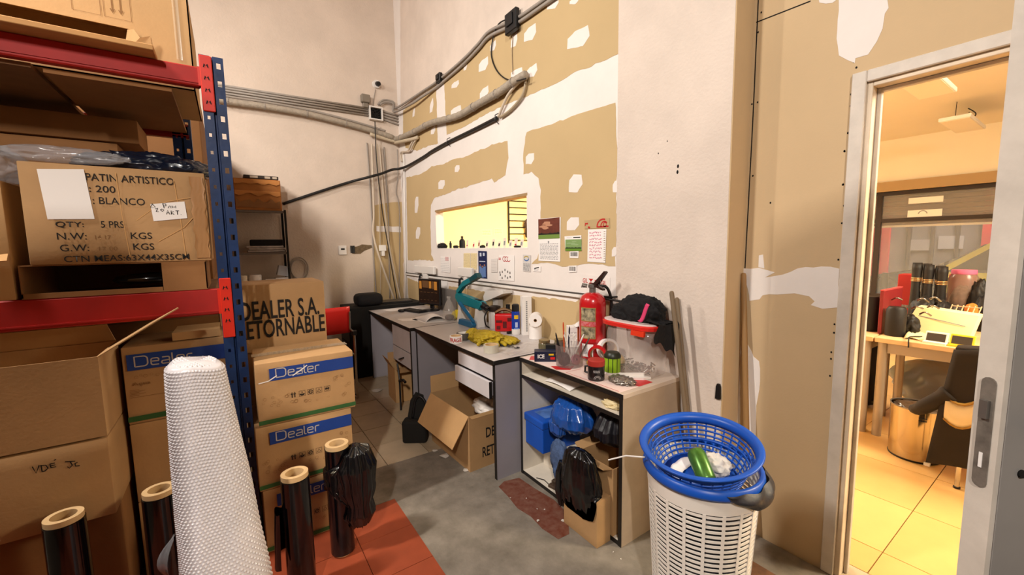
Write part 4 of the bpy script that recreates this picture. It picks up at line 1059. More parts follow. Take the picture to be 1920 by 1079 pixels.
mb = MB(); mb.sack((1.60, 1.375, 0), [(.03, .04, .60, .6), (.09, .075, .575, 1), (.12, .092, .52, 1), (.115, .09, .47, 1), (.08, .08, .434, .4)], 8, .2, 14)
for v in mb.bm.verts: v.co.z = min(v.co.z, .618)
tag(mb.build('black_bag', M('navy_black_film', '#14141B', .42, coat=.15, bump=.3, bs=30), None, smooth='all'), 'dark bundled plastic bag stuffed above the tall carton', 'bag')
t = thing('carton', 'low brown carton on the floor poking out of the shelf unit', 'box', (1.395, 1.405, 0))
carton_body('body', .095, .235, .235, m_card, t, bulge=.002, seed=71, bev=.003)
mb = MB(); mb.box(1.41 - .055, 1.41 + .03, 1.30, 1.50, .2385, .25)
mb = MB(); mb.sack((1.375, 1.43, 0), [(.015, .03, .43, .6), (.035, .075, .405, 1), (.045, .095, .34, 1), (.052, .11, .26, 1), (.05, .115, .22, 1), (.03, .10, .135, 1), (.012, .05, .11, .5)], 10, .22, 21, 0.0)
mb.sack((1.385, 1.575, 0), [(.012, .02, .30, .6), (.03, .03, .25, 1), (.035, .035, .15, 1), (.02, .02, .06, .6)], 8, .2, 25)
for v in mb.bm.verts:
    if v.co.z < .2395 and v.co.y < 1.53 and v.co.x > 1.340: v.co.x = 1.340 if v.co.x < 1.37 or v.co.y < 1.50 else v.co.x; v.co.z = v.co.z if v.co.x <= 1.3401 else .2395
    v.co.x = min(v.co.x, 1.436)
tag(mb.build('black_bag', m_filmb, None, smooth='all'), 'shiny black plastic bag slumped over the low carton at the shelf front', 'bag')
t = thing('wooden_board', 'flat dark wooden slats lying on the bottom shelf', 'board', (1.53, 1.69, .0225), R_(12))
for k in range(3): MB().box(-.05 + .033 * k, -.022 + .033 * k, -.10, .11, 0, .018 + .012 * k, .002).build('slat', M('dark_wood', '#4A3A2C', .7, var=.2, vs=10), t)
mb = MB(); mb.tube([(1.46, 1.90, .026), (1.48, 1.85, .03), (1.475, 1.79, .027), (1.50, 1.75, .03)], .0025, 6); tag(mb.build('cable', m_cableb, None), 'short dark cable on the bottom white shelf', 'cable')

# ================================================================ LAUNDRY BASKET WITH BLUE BASKET
t = thing('laundry_basket', 'tall white slotted plastic laundry basket with a blue rim', 'basket', (1.40, .81, 0))
BH, RT, RB = .632, .192, .156
def br(z): return RB + (RT - RB) * z / BH
mb = MB(); mb.shell([(RB - .008, 0), (RB + .004, 0), (RB + .006, .045), (RB - .002, .045)], seg=56); mb.lathe([(0.001, .004), (RB - .009, .004)], seg=56); mb.build('base', m_wbasket, t, smooth=True)
mb = MB(); mb.shell([(br(BH - .085) - .003, BH - .085), (br(BH - .085) + .003, BH - .085), (RT + .003, BH - .012), (RT - .003, BH - .012)], seg=56); mb.build('top_band', m_wbasket, t, smooth=True)
z = .052; k = 0
while z < BH - .088:
    r = br(z); mb = MB(); mb.shell([(r - .0018, z), (r + .0018, z), (br(z + .0085) + .0018, z + .0085), (br(z + .0085) - .0018, z + .0085)], seg=56); mb.build('slat', m_wbasket, t, smooth=True)
    z += .0178
NR = 19
for k in range(NR):
    a = 2 * math.pi * (k + .3) / NR; mb = MB()
    tg = Vector((-math.sin(a), math.cos(a), 0)); rd = Vector((math.cos(a), math.sin(a), 0)); hw = .0052
    A, B = rd * (br(.045) + .0012), rd * (br(BH - .084) + .0012)
    pts = [A - tg * hw + Vector((0, 0, .045)), A + tg * hw + Vector((0, 0, .045)), B + tg * hw + Vector((0, 0, BH - .084)), B - tg * hw + Vector((0, 0, BH - .084))]
    mb.prism(pts, rd * .0022); mb.build('rib', m_wbasket, t)
mb = MB(); mb.shell([(RT - .004, BH - .0115), (RT + .012, BH - .028), (RT + .017, BH - .018), (RT + .012, BH + .006), (RT + .002, BH + .010), (RT - .006, BH + .002)], seg=56); mb.build('blue_rim', m_bluepl, t, smooth='all')
mb = MB()
prof = [(RB - .020, .012), (br(.1) - .014, .1), (br(.3) - .014, .3), (br(.48) - .016, .47), (br(.5) - .04, .515), (.05, .525)]
mb.lathe([(.001, .010)] + prof, (1.40, .81, 0), seg=48, wob=.035, seed=2); tag(mb.build('bin_bag', M('navy_bin_bag', '#0B0F18', .35, coat=.2), None, smooth='all'), 'dark navy bin liner seen through the slots of the white basket', 'bin bag')
mb = MB()
def lip(a, b):
    th = R_(-128 + 125 * a); e = math.sin(a * math.pi) ** .6; r = RT + .020 + .022 * e * math.sin(b * math.pi) + .004 * math.sin(a * 30 + b * 6)
    return (1.40 + r * math.cos(th), .81 + r * math.sin(th), BH - .001 - .075 * b * e + .004 * math.sin(a * 17))
mb.grid(lip, 40, 10); tag(mb.build('bin_bag_edge', M('smoky_bag_film', '#2B292E', .5, bump=.3, bs=25), None, smooth='all'), 'smoky bag edge folded over the white basket rim', 'bag')
# the blue basket standing tilted in it
TL = Matrix.Rotation(R_(9.5), 4, Vector((.26, -.97, 0)))
bt = thing('blue_basket', 'round blue slotted plastic basket tilted on the laundry basket', 'basket', (1.396, .813, .577))
BB = .142
def b2(z): return .124 + .060 * (max(z, 0) / BB) ** .75
mb = MB()
mb.shell([(b2(BB) - .004, BB - .030), (b2(BB) + .001, BB - .030), (b2(BB) + .003, BB - .010), (.206, BB - .004), (.2095, BB + .001), (.206, BB + .005), (.191, BB + .003), (b2(BB) - .003, BB - .008)], seg=60)
mb.lathe([(.001, 0), (.122, 0), (.1265, .006)], seg=60)
mb.build('rim', m_bluepl, bt, smooth='all')
zs = [0.006 + (BB - .040) * k / 6 for k in range(7)]
for k, z in enumerate(zs):
    mb = MB(); r = b2(z); mb.shell([(r - .0015, z - .0032), (r + .002, z - .0032), (b2(z + .0032) + .002, z + .0032), (b2(z + .0032) - .0015, z + .0032)], seg=60); mb.build('slat', m_bluepl, bt, smooth='all')
for k in range(32):
    a = 2 * math.pi * k / 32; mb = MB(); rd = Vector((math.cos(a), math.sin(a), 0)); tg = Vector((-math.sin(a), math.cos(a), 0)); hw = .0032
    zz = [0.0, .02, .05, .08, BB - .028]
    for za, zb in zip(zz[:-1], zz[1:]):
        A, B = rd * b2(za), rd * b2(zb); mb.prism([A - tg * hw + Vector((0, 0, za)), A + tg * hw + Vector((0, 0, za)), B + tg * hw + Vector((0, 0, zb)), B - tg * hw + Vector((0, 0, zb))], rd * .0018)
    mb.build('rib', m_bluepl, bt)
bt.rotation_mode = 'QUATERNION'; bt.rotation_quaternion = TL.to_quaternion()
BTM = Matrix.Translation(bt.location) @ TL
def inb(x, y, z): return BTM @ Vector((x, y, z))
t = thing('drink_can', 'green drink can lying in the blue basket', 'can', inb(-.02, -.02, .064)); t.rotation_euler = (R_(-52), 0, R_(-30))
mb = MB(); mb.lathe([(.024, -.06), (.031, -.052), (.033, -.046), (.033, .044), (.027, .058)], seg=28); mb.build('body', M('green_can', '#4E7A30', .3, metal=.4, var=.3, vs=40), t, smooth=True)
mb = MB(); mb.lathe([(.026, .0585), (.0275, .061), (.025, .061), (.0235, .057), (.001, .056)], seg=28); mb.build('can_top', m_steel, t, smooth=True); mb = MB(); mb.lathe([(.001, -.0585), (.018, -.0592), (.0235, -.0612), (.0245, -.0602)], seg=28); mb.build('can_bottom', m_steel, t, smooth=True)
mb = MB(); mb.blob((.060, -.030, .032), (.040, .045, .035), .38, 2.6, 71, 4, floor=.004); mb.blob((.070, .0, .02), (.03, .03, .018), .35, 2.6, 73, 4, floor=.003)
for v in mb.bm.verts: v.co.x = max(v.co.x, .022); v.co = BTM @ v.co
tag(mb.build('tissue', M('white_tissue', '#DCD5CC', .9), None, smooth='all'), 'crumpled white tissue beside the green can', 'tissue')
mb = MB(); q = inb(-.03, .06, .006); mb.grid(lambda a, b: inb(-.08 + .15 * a, -.0 + .05 * b + .05 - .03 * (2 * a - 1) ** 2, .005 + .010 * abs(math.sin(a * 6))), 10, 4)
tag(mb.build('paper_scrap', m_paper, None, smooth=True, solid=.0012), 'curved white paper scrap on the floor of the blue basket', 'paper')
p0 = at(1197, 850, Z=.63); p1 = at(1140, 862, X=1.30)
a = Vector((1.225, .93, .655)); b = at(1141, 863, Y=1.08)
mb = MB(); mb.tube([a, (a + b) / 2 + Vector((0, 0, .012)), b], .003, 6); tag(mb.build('plastic_strip', m_paper, None), 'thin white strip sticking out beside the blue rim', 'strip')

# ================================================================ STICKS
def stick(label, a, b, r0, r1, mat):
    mb = MB(); a, b = Vector(a), Vector(b); d = (b - a).normalized()
    mb.tube([a, a + (b - a) * .5, b - d * .012, b - d * .003, b], [r0, (r0 + r1) / 2, r1, r1 * .8, r1 * .4], 12); return tag(mb.build('broom_handle', mat, None, smooth=True), label, 'stick')
stick('dark wooden broom handle leaning behind the clear tub', (1.835, 1.055, 0.0), at(1259, 546, X=1.80), .0125, .0115, m_wood2)
stick('grey wooden stick behind the dark broom handle', (1.90, 1.10, 0.0), at(1269, 558, X=1.902), .0115, .0105, m_wood2)
stick('light wooden broom handle leaning in the corner of the doorway wall', (1.99, .90, 0.0), at(1394, 512, X=2.052), .0145, .0125, m_wood)
mb = MB(); u, v = uvB(1348, 735); mb.prism([FB.p(u + a, v + b, .0035) for a, b in ((-.012, -.035), (.014, -.033), (.012, .028), (.008, .042), (-.004, .042), (-.009, .028))], FB.w * .01)
tag(mb.build('wall_clip', m_black, None), 'small black clip fixed to the pillar edge above the basket', 'clip')
# ================================================================ PIPES AND CABLES
def z7(x, y): return (420 + x / 3.597, 120 + y / 3.597)
def z8(x, y): return (420 + x / 3.597, 280 + y / 3.597)
def onA(px, py, off): return at(px, py, Y=YA - off)
def onB(px, py, off): return at(px, py, X=XB - off)
def spline(pts, n=6):
    pts = [Vector(p) for p in pts]
    if len(pts) < 3: return pts
    out = []
    for i in range(len(pts) - 1):
        p0, p1, p2, p3 = pts[max(i - 1, 0)], pts[i], pts[i + 1], pts[min(i + 2, len(pts) - 1)]
        for k in range(n):
            t = k / n; out.append(0.5 * ((2 * p1) + (p2 - p0) * t + (2 * p0 - 5 * p1 + 4 * p2 - p3) * t * t + (3 * p1 - p0 - 3 * p2 + p3) * t ** 3))
    out.append(pts[-1]); return out
def pipe(name, label, cat, pts, r, mat, group=None, smooth=True, seg=8):
    mb = MB(); mb.tube(spline(pts) if smooth else pts, r, seg); return tag(mb.build(name, mat, None, smooth='all'), label, cat, group)
names = ('topmost', 'second from the top', 'third from the top', 'lowest')
for k, (ya, yb) in enumerate(((148, 300), (164, 315), (181, 331), (200, 348))):
    a = onA(*z7(-60, ya - 12), .016); b = onA(*z7(975, yb), .016)
    pipe('conduit', f'{names[k]} of four grey conduits across the back wall', 'conduit', [a, b], .0115, m_pipe, 'grey conduits on the back wall', False)
for k, (ya, yb) in enumerate(((318, 356), (336, 376), (353, 396), (371, 418))):
    a = onA(*z7(1068, ya), .016); b = onA(*z7(1196, yb), .016)
    pipe('conduit', f'{names[k]} of four short grey conduits between junction box and corner', 'conduit', [a, b], .0115, m_pipe, 'short grey conduits by the junction box', False)
duct = [onA(*z7(-60, 235), 0.055), onA(*z7(60, 258), 0.055), onA(*z7(300, 292), 0.055), onA(*z7(560, 338), 0.055), onA(*z7(800, 396), 0.055), onA(*z7(1000, 452), 0.055), onA(*z7(1120, 490), .08), Vector((XB - .075, YA - .075, onB(*z1(50, 922), .05).z)), onB(*z1(110, 900), .055), onB(*z1(160, 876), .045), onB(*z1(250, 830), .042), onB(*z1(420, 785), .042), onB(*z1(560, 705), .042), onB(*z1(700, 625), .042), onB(*z1(800, 555), .042), onB(*z1(885, 505), .042)]
t = thing('flexible_duct', 'thick grey flexible duct sagging round the room corner', 'duct', (0, 0, 0))
mb = MB(); sp = spline(duct, 10); mb.tube(sp, [.030 + .004 * (i % 2) for i in range(len(sp))], 10); mb.build('sheath', m_duct, t, smooth='all')
mb = MB(); mb.tube([p + Vector((0, 0, .048)) + Vector((-.004, -.004, 0)) for p in sp[:58]], .013, 8); mb.build('grey_tube', m_pipe, t, smooth='all')
for i in range(8, len(sp) - 3, 11):
    d = (sp[i + 1] - sp[i]).normalized(); mb = MB(); mb.tube([sp[i] - d * .005, sp[i] + d * .005], .0375, 10); mb.build('cable_tie', m_pipe, t)
mb = MB(); mb.tube(spline([onA(*z7(985, 474), .06), onA(*z7(1090, 506), .06), onA(*z7(1150, 522), .07), Vector((XB - .07, YA - .07, onB(*z1(50, 942), .05).z)), onB(*z1(120, 940), .04), onB(*z1(155, 928), .03)]), .022, 8); mb.build('pale_sheath', M('cream_sheath', '#C9B99F', .6), t, smooth='all')
for q in (0, 14):
    mb = MB(); mb.tube(spline([onB(*z1(140 + q, 930), .025), onB(*z1(110 + q, 975), .03), onB(*z1(88 + q, 1020), .025), onB(*z2(45 + q, 25), .02), onB(*z2(50 + q, 90), .018)]), .011, 8); mb.build('cable', m_cablew, t, smooth='all')
pipe('cable', 'thick black cable climbing from the shelf round the corner', 'cable', [onA(*z7(397, 945), .02), onA(*z7(650, 860), .02), onA(*z7(850, 797), .03), onA(*z7(960, 768), .13), onA(*z7(1060, 741), .15), onA(*z7(1130, 715), .14), onB(*z2(40, 140), .07), onB(*z2(100, 118), .03), onB(*z2(210, 55), .02), onB(*z1(250, 1022), .02), onB(*z1(365, 958), .02), onB(*z1(530, 878), .02), onB(*z1(690, 797), .02)], .0155, m_cableb)
pipe('cable', 'cream cable loop hanging from the duct end on the left', 'cable', [onB(*z1(880, 520), .03), onB(*z1(810, 585), .03), onB(*z1(755, 660), .03), onB(*z1(700, 790), .02)], .011, m_cablew)
pipe('cable', 'cream cable loop hanging from the duct end on the outer side', 'cable', [onB(*z1(886, 530), .02), onB(*z1(865, 640), .02), onB(*z1(785, 740), .02), onB(*z1(712, 793), .02)], .011, M('cream_cable_dark', '#A8977C', .5))
for k, off in enumerate((0, 35)):
    pipe('conduit', ('upper' if k == 0 else 'lower') + ' grey conduit rising along the plasterboard edge', 'conduit', [onA(*z7(1040 + 14 * k, 275), .016 + .03 * k), onA(*z7(1075 + 6 * k, 245 + 14 * k), .016 + .03 * k), onA(*z7(1140, 256 + 12 * k), .02 + .03 * k), Vector((XB - .045 - .03 * k, YA - .045 - .03 * k, onB(*z1(50, 700 + off), .03).z)), onB(*z1(110, 668 + off), .03 + .03 * k), onB(*z1(180, 622 + off), .022 + .025 * k), onB(*z1(280, 555 + off), .02), onB(*z1(450, 412 + off), .02), onB(*z1(560, 300 + off), .02), onB(*z1(635, 215 + off), .02), onB(*z1(760, 152 + off), .02), onB(*z1(850, 108 + off), .02), onB(*z1(1020, -10 + off), .02), onB(*z1(1300, -210 + off), .02)], .013, m_pipe, 'pair of rising conduits')
for (x, y, s, lab) in ((300, 528, .045, 'small black conduit clip near the room corner'), (792, 148, .075, 'black square conduit box on the rising conduits')):
    c = onB(*z1(x, y), .035); mb = MB(); mb.box(c.x - .02, c.x + .02, c.y - s, c.y + s, c.z - s, c.z + s, .006); mb.box(c.x - .03, c.x - .0205, c.y - s * .5, c.y + s * .6, c.z - s * .4, c.z + s * .7, .003); tag(mb.build('conduit_clip', m_black, None), lab, 'clip')
pipe('cable', 'thin black cable looping from the black conduit box to the duct end', 'cable', [onB(*z1(745, 135), .03), onB(*z1(700, 165), .025), onB(*z1(665, 250), .015), onB(*z1(652, 370), .012), onB(*z1(685, 470), .012), onB(*z1(745, 530), .015), onB(*z1(820, 545), .06), onB(*z1(885, 530), .065)], .0055, m_cableb)
pipe('cable', 'very thin wire hanging straight down from the conduit box', 'cable', [onB(*z1(800, 195), .012), onB(*z1(792, 350), .008), onB(*z1(796, 500), .012)], .003, M('grey_wire', '#8C7A60', .6))
for k, (x, y) in enumerate(((365, 955), (690, 797))):
    c = onB(*z1(x, y), .02); mb = MB(); mb.tube([c + Vector((.015, 0, .04)), c + Vector((-.018, 0, .02)), c + Vector((-.018, 0, -.02)), c + Vector((.015, 0, -.045))], .004, 6); tag(mb.build('cable_clip', m_black, None), ('black clip halfway along the black cable', 'black clip at the top end of the black cable')[k], 'clip')
# vertical cables in the corner
vs = [([(688, 268), (692, 320), (697, 400), (700, 470), (706, 560)], .008, m_pipe, 'grey cable nearest the lit back wall among corner cables'),
      ([(697, 270), (699, 330), (701, 400), (703, 455), (741, 566)], .0125, m_cablew, 'cream pipe slanting out to the desk from the corner'),
      ([(703, 228), (706, 300), (716, 390), (729, 470), (745, 566)], .006, m_cableb, 'thin black cable running down the corner to the desk'),
      ([(711, 272), (716, 330), (722, 400), (733, 480), (752, 566)], .011, m_cablew, 'cream pipe leaning to the right in the corner'),
      ([(720, 276), (724, 330), (728, 400), (731, 560)], .008, m_pipe, 'straight grey cable in the middle of the corner'),
      ([(745, 280), (746, 330), (743, 360), (749, 400), (748, 560)], .006, m_pipe, 'thin grey cable closest to the corner line'),
      ([(707, 270), (709, 330), (712, 400), (714, 560)], .007, M('beige_cable', '#B7A78E', .5), 'beige cable behind the black corner cable')]
for (pts, r, m, lab), off in zip(vs, (.012, .052, .10, .078, .012, .012, .034)): pipe('cable', lab, 'cable', [onA(x, y, off) for x, y in pts], r, m, 'cables down the corner')
pipe('pipe', 'white pipe standing right in the room corner', 'pipe', [onB(757, 290, .014), onB(759, 400, .014), onB(760, 480, .014), onB(762, 570, .014)], .013, m_wplast, None, False)
# fixtures near the corner
a, b = onA(690, 200, 0), onA(716, 229, 0)
t = thing('junction_box', 'open grey junction box with black wiring in white frame', 'junction box', ((a.x + b.x) / 2, YA, (a.z + b.z) / 2))
w, h = (b.x - a.x) / 2, (a.z - b.z) / 2
mb = MB(); mb.box(-w, w, -.058, -.004, -h, -h + .014); mb.box(-w, w, -.058, -.004, h - .014, h); mb.box(-w, -w + .014, -.058, -.004, -h + .0141, h - .0141); mb.box(w - .014, w, -.058, -.004, -h + .0141, h - .0141); mb.build('frame', m_wplast, t)
MB().box(-w + .0145, w - .0145, -.02, -.004, -h + .0145, h - .0145).build('inside', m_dark, t)
mb = MB(); rr = random.Random(5)
for k in range(7): mb.tube(spline([(rr.uniform(-w, w) * .8, -.03, rr.uniform(-h, h) * .8) for q in range(4)]), .005, 6)
mb.build('wiring', m_blackm, t)['kind'] = 'stuff'
a, b = onA(675, 178, 0), onA(692, 196, 0)
mb = MB(); mb.box(a.x, b.x, YA - .07, YA - .001, b.z, a.z, .008); mb.box(a.x + .02, b.x - .02, YA - .05, YA - .005, b.z - .055, b.z - .0005, .006); tag(mb.build('socket', M('grey_socket', '#7F7568', .5), None), 'small grey box with a plug above the junction box', 'socket')
c = onA(705, 159, 0)
t = thing('wall_camera', 'round white wall camera above the junction box', 'camera', c)
mb = MB(); mb.cyl((0, -.001, 0), (0, -.035, 0), .05, .046, 24); mb.build('base', m_wplast, t, smooth=True)
mb = MB(); mb.cyl((.008, -.0355, 0), (.012, -.075, -.008), .030, .026, 20); mb.build('lens', m_black, t, smooth=True)
pipe('cable', 'thin wire between wall camera and junction box', 'cable', [onA(704, 168, .008), onA(701, 185, .008), onA(699, 202, .01)], .004, m_pipe)
a, b = onA(634, 461, 0), onA(650, 478, 0)
t = thing('thermostat', 'small white square wall thermostat with dark display', 'thermostat', (a.x, YA, b.z))
w, h = b.x - a.x, a.z - b.z
MB().box(0, w, -.022, -.001, 0, h, .004).build('body', m_wplast, t); MB().box(w * .28, w * .74, -.0235, -.0222, h * .52, h * .72).build('display', m_black, t)
a, b = onA(708, 460, 0), onA(722, 471, 0)
mb = MB(); mb.box(a.x, b.x, YA - .062, YA - .045, b.z, a.z, .004); mb.box(a.x + .02, b.x - .02, YA - .045, YA - .001, b.z + .01, a.z - .01); mb.box(a.x + .03, a.x + .07, YA - .058, YA - .04, b.z - .06, b.z - .0005); tag(mb.build('socket', m_wplast, None), 'white socket on the bare board among the corner cables', 'socket')

# cable trunking along the window wall, with dark cable on top, and the rod at its end
pts = [(763, 511.5), (860, 522.5), (960, 534.5), (1060, 547), (1150, 557.6)]
P = [onB(x, y, 0) for x, y in pts]
zt0, zt1 = P[0].z, P[-1].z
t = thing('cable_trunking', 'white cable trunking with dark seam along the window wall', 'trunking', (0, 0, 0))
mb = MB(); mb.prism([(XB - .002, P[0].y, zt0 - .026), (XB - .002, P[-1].y, zt1 - .026), (XB - .002, P[-1].y, zt1 - .006), (XB - .002, P[0].y, zt0 - .006)], (-.022, 0, 0)); mb.build('body', m_wplast, t)
mb = MB(); mb.tube([p + Vector((-.014, 0, 0)) for p in P], .006, 6); mb.build('cable', M('dark_grey_cable', '#4A4542', .6), t)
mb = MB(); a, b = onB(1122, 558, .05), onB(1166, 566, .05); mb.tube([a, b], .007, 8); a2, b2_ = onB(1100, 553, .045), onB(1148, 558, .045); mb.tube([a2, b2_], .006, 8)
mb.tube([b, b + Vector((.048, 0, 0))], .006, 6); mb.tube([b2_, b2_ + Vector((.043, 0, 0))], .006, 6); tag(mb.build('metal_rod', m_blackmetal, None), 'two short dark metal rods fixed to the wall above the extinguisher', 'rod')
# wall sockets over the desks
for k, (x0, y0, x1, y1, lab) in enumerate(((785, 499, 822, 513, 'white wall outlet box with a black plug above the monitor'), (868, 504, 894, 517, 'white wall outlet box above the teal sealer'))):
    a, b = onB(x0, y0, 0), onB(x1, y1, 0)
    t = thing('wall_outlet', lab, 'outlet', (XB, (a.y + b.y) / 2, (a.z + b.z) / 2))
    h = .045; w = (a.y - b.y) / 2
    MB().box(-.06, -.026, -w, w, -h, h, .006).build('body', m_wplast, t)
    MB().box(-.055, -.026, -w * .25, w * .25, -h - .09, -h - .001, .004).build('lower_box', m_wplast, t)
    mb = MB(); mb.tube([(-.0605, .05, -.06), (-.085, .05, -.075), (-.085, .06, -.14)], .013, 8); mb.build('plug', m_black, t)

# ================================================================ PAPERS ON THE WINDOW WALL
def sheet(name, label, cat, quad, mat, lift=0.0035, thick=.0012, group=None):
    """thin sheet on the wall from its four corners (top left, top right, bottom right, bottom left in the photograph)"""
    uv = [uvB(*p) for p in quad]
    t = thing(name, label, cat, FB.p(*uv[3], lift), 0, group)
    o = FB.p(*uv[3], lift)
    mb = MB(); mb.prism([FB.p(a, b, lift) - o for a, b in uv], FB.w * thick)
    mb.build('sheet', mat, t)
    u, v = Vector((0, uv[2][0] - uv[3][0], uv[2][1] - uv[3][1])), Vector((0, uv[0][0] - uv[3][0], uv[0][1] - uv[3][1]))
    W, H = abs(uv[2][0] - uv[3][0]), abs(uv[0][1] - uv[3][1])
    f = Fr(FB.w * thick, (0, -1, 0), (0, 0, 1))
    return t, f, W, H
def zk(x, y): return (990 + x / 6.344, 390 + y / 6.344)
def lines(t, f, u0, u1, v0, v1, n, mat=None, wd=.002, seed=1, name='printed_lines', curly=False):
    mb = MB(); rr = random.Random(seed)
    for k in range(n):
        v = v1 - (v1 - v0) * k / max(1, n - 1); a = u0; 
        while a < u1 - .004:
            L = min(rr.uniform(.006, .03), u1 - a)
            if curly: ribbon(mb, f, [(a + L * q / 5, v + rr.uniform(-.006, .006)) for q in range(6)], wd, .0006)
            else: ribbon(mb, f, [(a, v), (a + L, v)], wd, .0006)
            a += L + .006
    return mb.build(name, mat or m_inkg, t, recalc=False)
def picture(t, f, u0, u1, v0, v1, cols, name='picture', hills=3, seed=1):
    """a printed landscape: sky, clouds, dark tree line, grass as flat shapes"""
    print_rect(f, u0, u1, v0, v1, cols[0], t, name, .0005)
    rr = random.Random(seed); W = u1 - u0; H = v1 - v0
    for k in range(5):
        mb = MB(); cx, cy = u0 + W * rr.uniform(.2, .8), v0 + H * rr.uniform(.5, .9); n = 9
        mb.face([f.p(min(u1, max(u0, cx + W * .22 * math.cos(a) * rr.uniform(.6, 1))), min(v1, max(v0, cy + H * .08 * math.sin(a) * rr.uniform(.6, 1))), .0007 + .0001 * k) for a in [q * 2 * math.pi / n for q in range(n)]]); mb.build('printed_cloud', cols[1], t, recalc=False)
    mb = MB(); top = [(u0 + W * q / 14, v0 + H * (.26 + .06 * rr.random())) for q in range(15)]
    mb.face([f.p(u0, v0 + H * .14, .0014), f.p(u1, v0 + H * .14, .0014)] + [f.p(a, b, .0014) for a, b in top[::-1]]); mb.build('printed_trees', cols[2], t, recalc=False)
    print_rect(f, u0, u1, v0, v0 + H * .2, cols[3], t, 'printed_grass', .0017)
t, f, W, H = sheet('wall_calendar', 'wall calendar with a brown cloudy landscape over its month sheet', 'calendar', [zk(140, 130), zk(395, 110), zk(388, 640), zk(130, 630)], m_paper)
picture(t, f, .003, W - .003, H * .52, H - .004, (M('print_brown', '#6B3324', .6, var=.3, vs=12), M('print_salmon', '#B98568', .6), M('print_dark', '#221A14', .6), M('print_green', '#6E8A3E', .6)), seed=4)
lines(t, f, .02, W - .02, H * .05, H * .40, 12, seed=3, wd=.0035)
print_rect(f, W * .46, W * .52, H * .42, H * .47, m_inkg, t, 'month_number')
t, f, W, H = sheet('wall_calendar', 'small poster of a green field with a white heading', 'calendar', [zk(440, 340), zk(640, 325), zk(645, 505), zk(450, 515)], m_paper)
picture(t, f, .001, W - .001, H * .02, H * .78, (M('print_lightgreen', '#7C9A5E', .6), M('print_lightgreen2', '#8FA977', .6), M('print_dark2', '#1E2A14', .6), M('print_green2', '#5F8A22', .6)), seed=9)
lettering('---- ALMANAC'[:4], f, W * .1, H * .88, W * .3, H * .02, m_inkg, t); print_rect(f, W * .5, W * .92, H * .86, H * .93, m_ink, t, 'heading_bar')
def barcode(label, quad, seed):
    t, f, W, H = sheet('barcode_sticker', label, 'sticker', quad, m_paper); rr = random.Random(seed); mb = MB(); a = W * .12
    while a < W * .88:
        w = rr.uniform(.002, .006); mb.face([f.p(a, H * .28, .0005), f.p(min(a + w, W * .9), H * .28, .0005), f.p(min(a + w, W * .9), H * .9, .0005), f.p(a, H * .9, .0005)]); a += w + rr.uniform(.002, .004)
    mb.build('printed_lines', m_ink, t, recalc=False)
barcode('barcode sticker right under the small green field poster', [zk(500, 520), zk(608, 515), zk(605, 598), zk(500, 595)], 3)
barcode('barcode sticker lower on the white strip of the wall', [zk(488, 690), zk(585, 685), zk(582, 765), zk(490, 770)], 6)
t, f, W, H = sheet('wall_note', 'long white note covered with pink handwriting', 'note', [zk(720, 258), zk(938, 252), zk(925, 655), zk(712, 640)], m_paper)
lines(t, f, W * .12, W * .8, H * .12, H * .9, 9, m_inkp, .004, 7, 'handwriting', True)
mb = MB()
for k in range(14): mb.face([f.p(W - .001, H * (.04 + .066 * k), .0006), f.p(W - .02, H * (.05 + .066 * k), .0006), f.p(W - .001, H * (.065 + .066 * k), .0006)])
mb.build('printed_lines', M('torn_edge_brown', '#8C7458', .8), t, recalc=False)  # brown teeth along the torn right edge of the note
m_bt = M('tan_tape', '#B79E74', .5)
t, f, W, H = sheet('tape_strip', 'strip of tan tape with red print above the pink note', 'tape', [zk(675, 150), zk(975, 122), zk(980, 240), zk(680, 252)], m_bt)
mb = MB(); ribbon(mb, f, [(.006, .02), (.006, H * .6), (.03, H * .6)], .010); ribbon(mb, f, [(.03, .01), (.05, .006)], .012)
ribbon(mb, f, arc(W - .055, .012, .05, H * .75, 70, 190, 9), .010); ribbon(mb, f, arc(W - .045, .012, .028, H * .5, 40, 190, 8), .008); ribbon(mb, f, arc(W - .04, .02, .012, .014, 0, 350, 10), .006); ribbon(mb, f, [(W - .10, .008), (W - .01, .008)], .01)
mb.build('printed_lines', m_inkr, t, recalc=False)
# red FRAGIL print on the wall, with the glass symbol
u, v = uvB(*zk(655, 885)); u2, v2 = uvB(*zk(935, 905)); hh = uvB(*zk(660, 832))[1] - v
fm = thing('fragile_tape', 'white tape with red glass symbol and lettering above the extinguisher', 'tape', FB.p(u - .02, v - .03, .0012))
f = Fr((-.0006, 0, 0), (0, -1, 0), (0, 0, 1))
mb = MB(); mb.prism([f.p(0, 0, -.0004), f.p(u2 - u + .05, -.012, -.0004), f.p(u2 - u + .05, hh + .045, -.0004), f.p(0, hh + .055, -.0004)], f.w * .0008); mb.build('strip', m_mud, fm)
k = (u2 - u)
lettering('GIL', f, .02, .028, k * .22, hh, m_inkr, fm, bold=.02); lettering('FRAGIL', f, .02 + k * .52, .022, k * .48, hh, m_inkr, fm, bold=.02)
mb = MB(); c = .02 + k * .36; mb.face([f.p(c - .022, .028 + hh, .0008), f.p(c - .004, .028 + hh * .45, .0008), f.p(c + .004, .028 + hh * .45, .0008), f.p(c + .022, .028 + hh, .0008)]); ribbon(mb, f, [(c, .03), (c, .03 + hh * .5)], .006, .0008); ribbon(mb, f, [(c - .016, .028), (c + .016, .028)], .008, .0008); mb.build('printed_lines', m_inkr, fm, recalc=False)
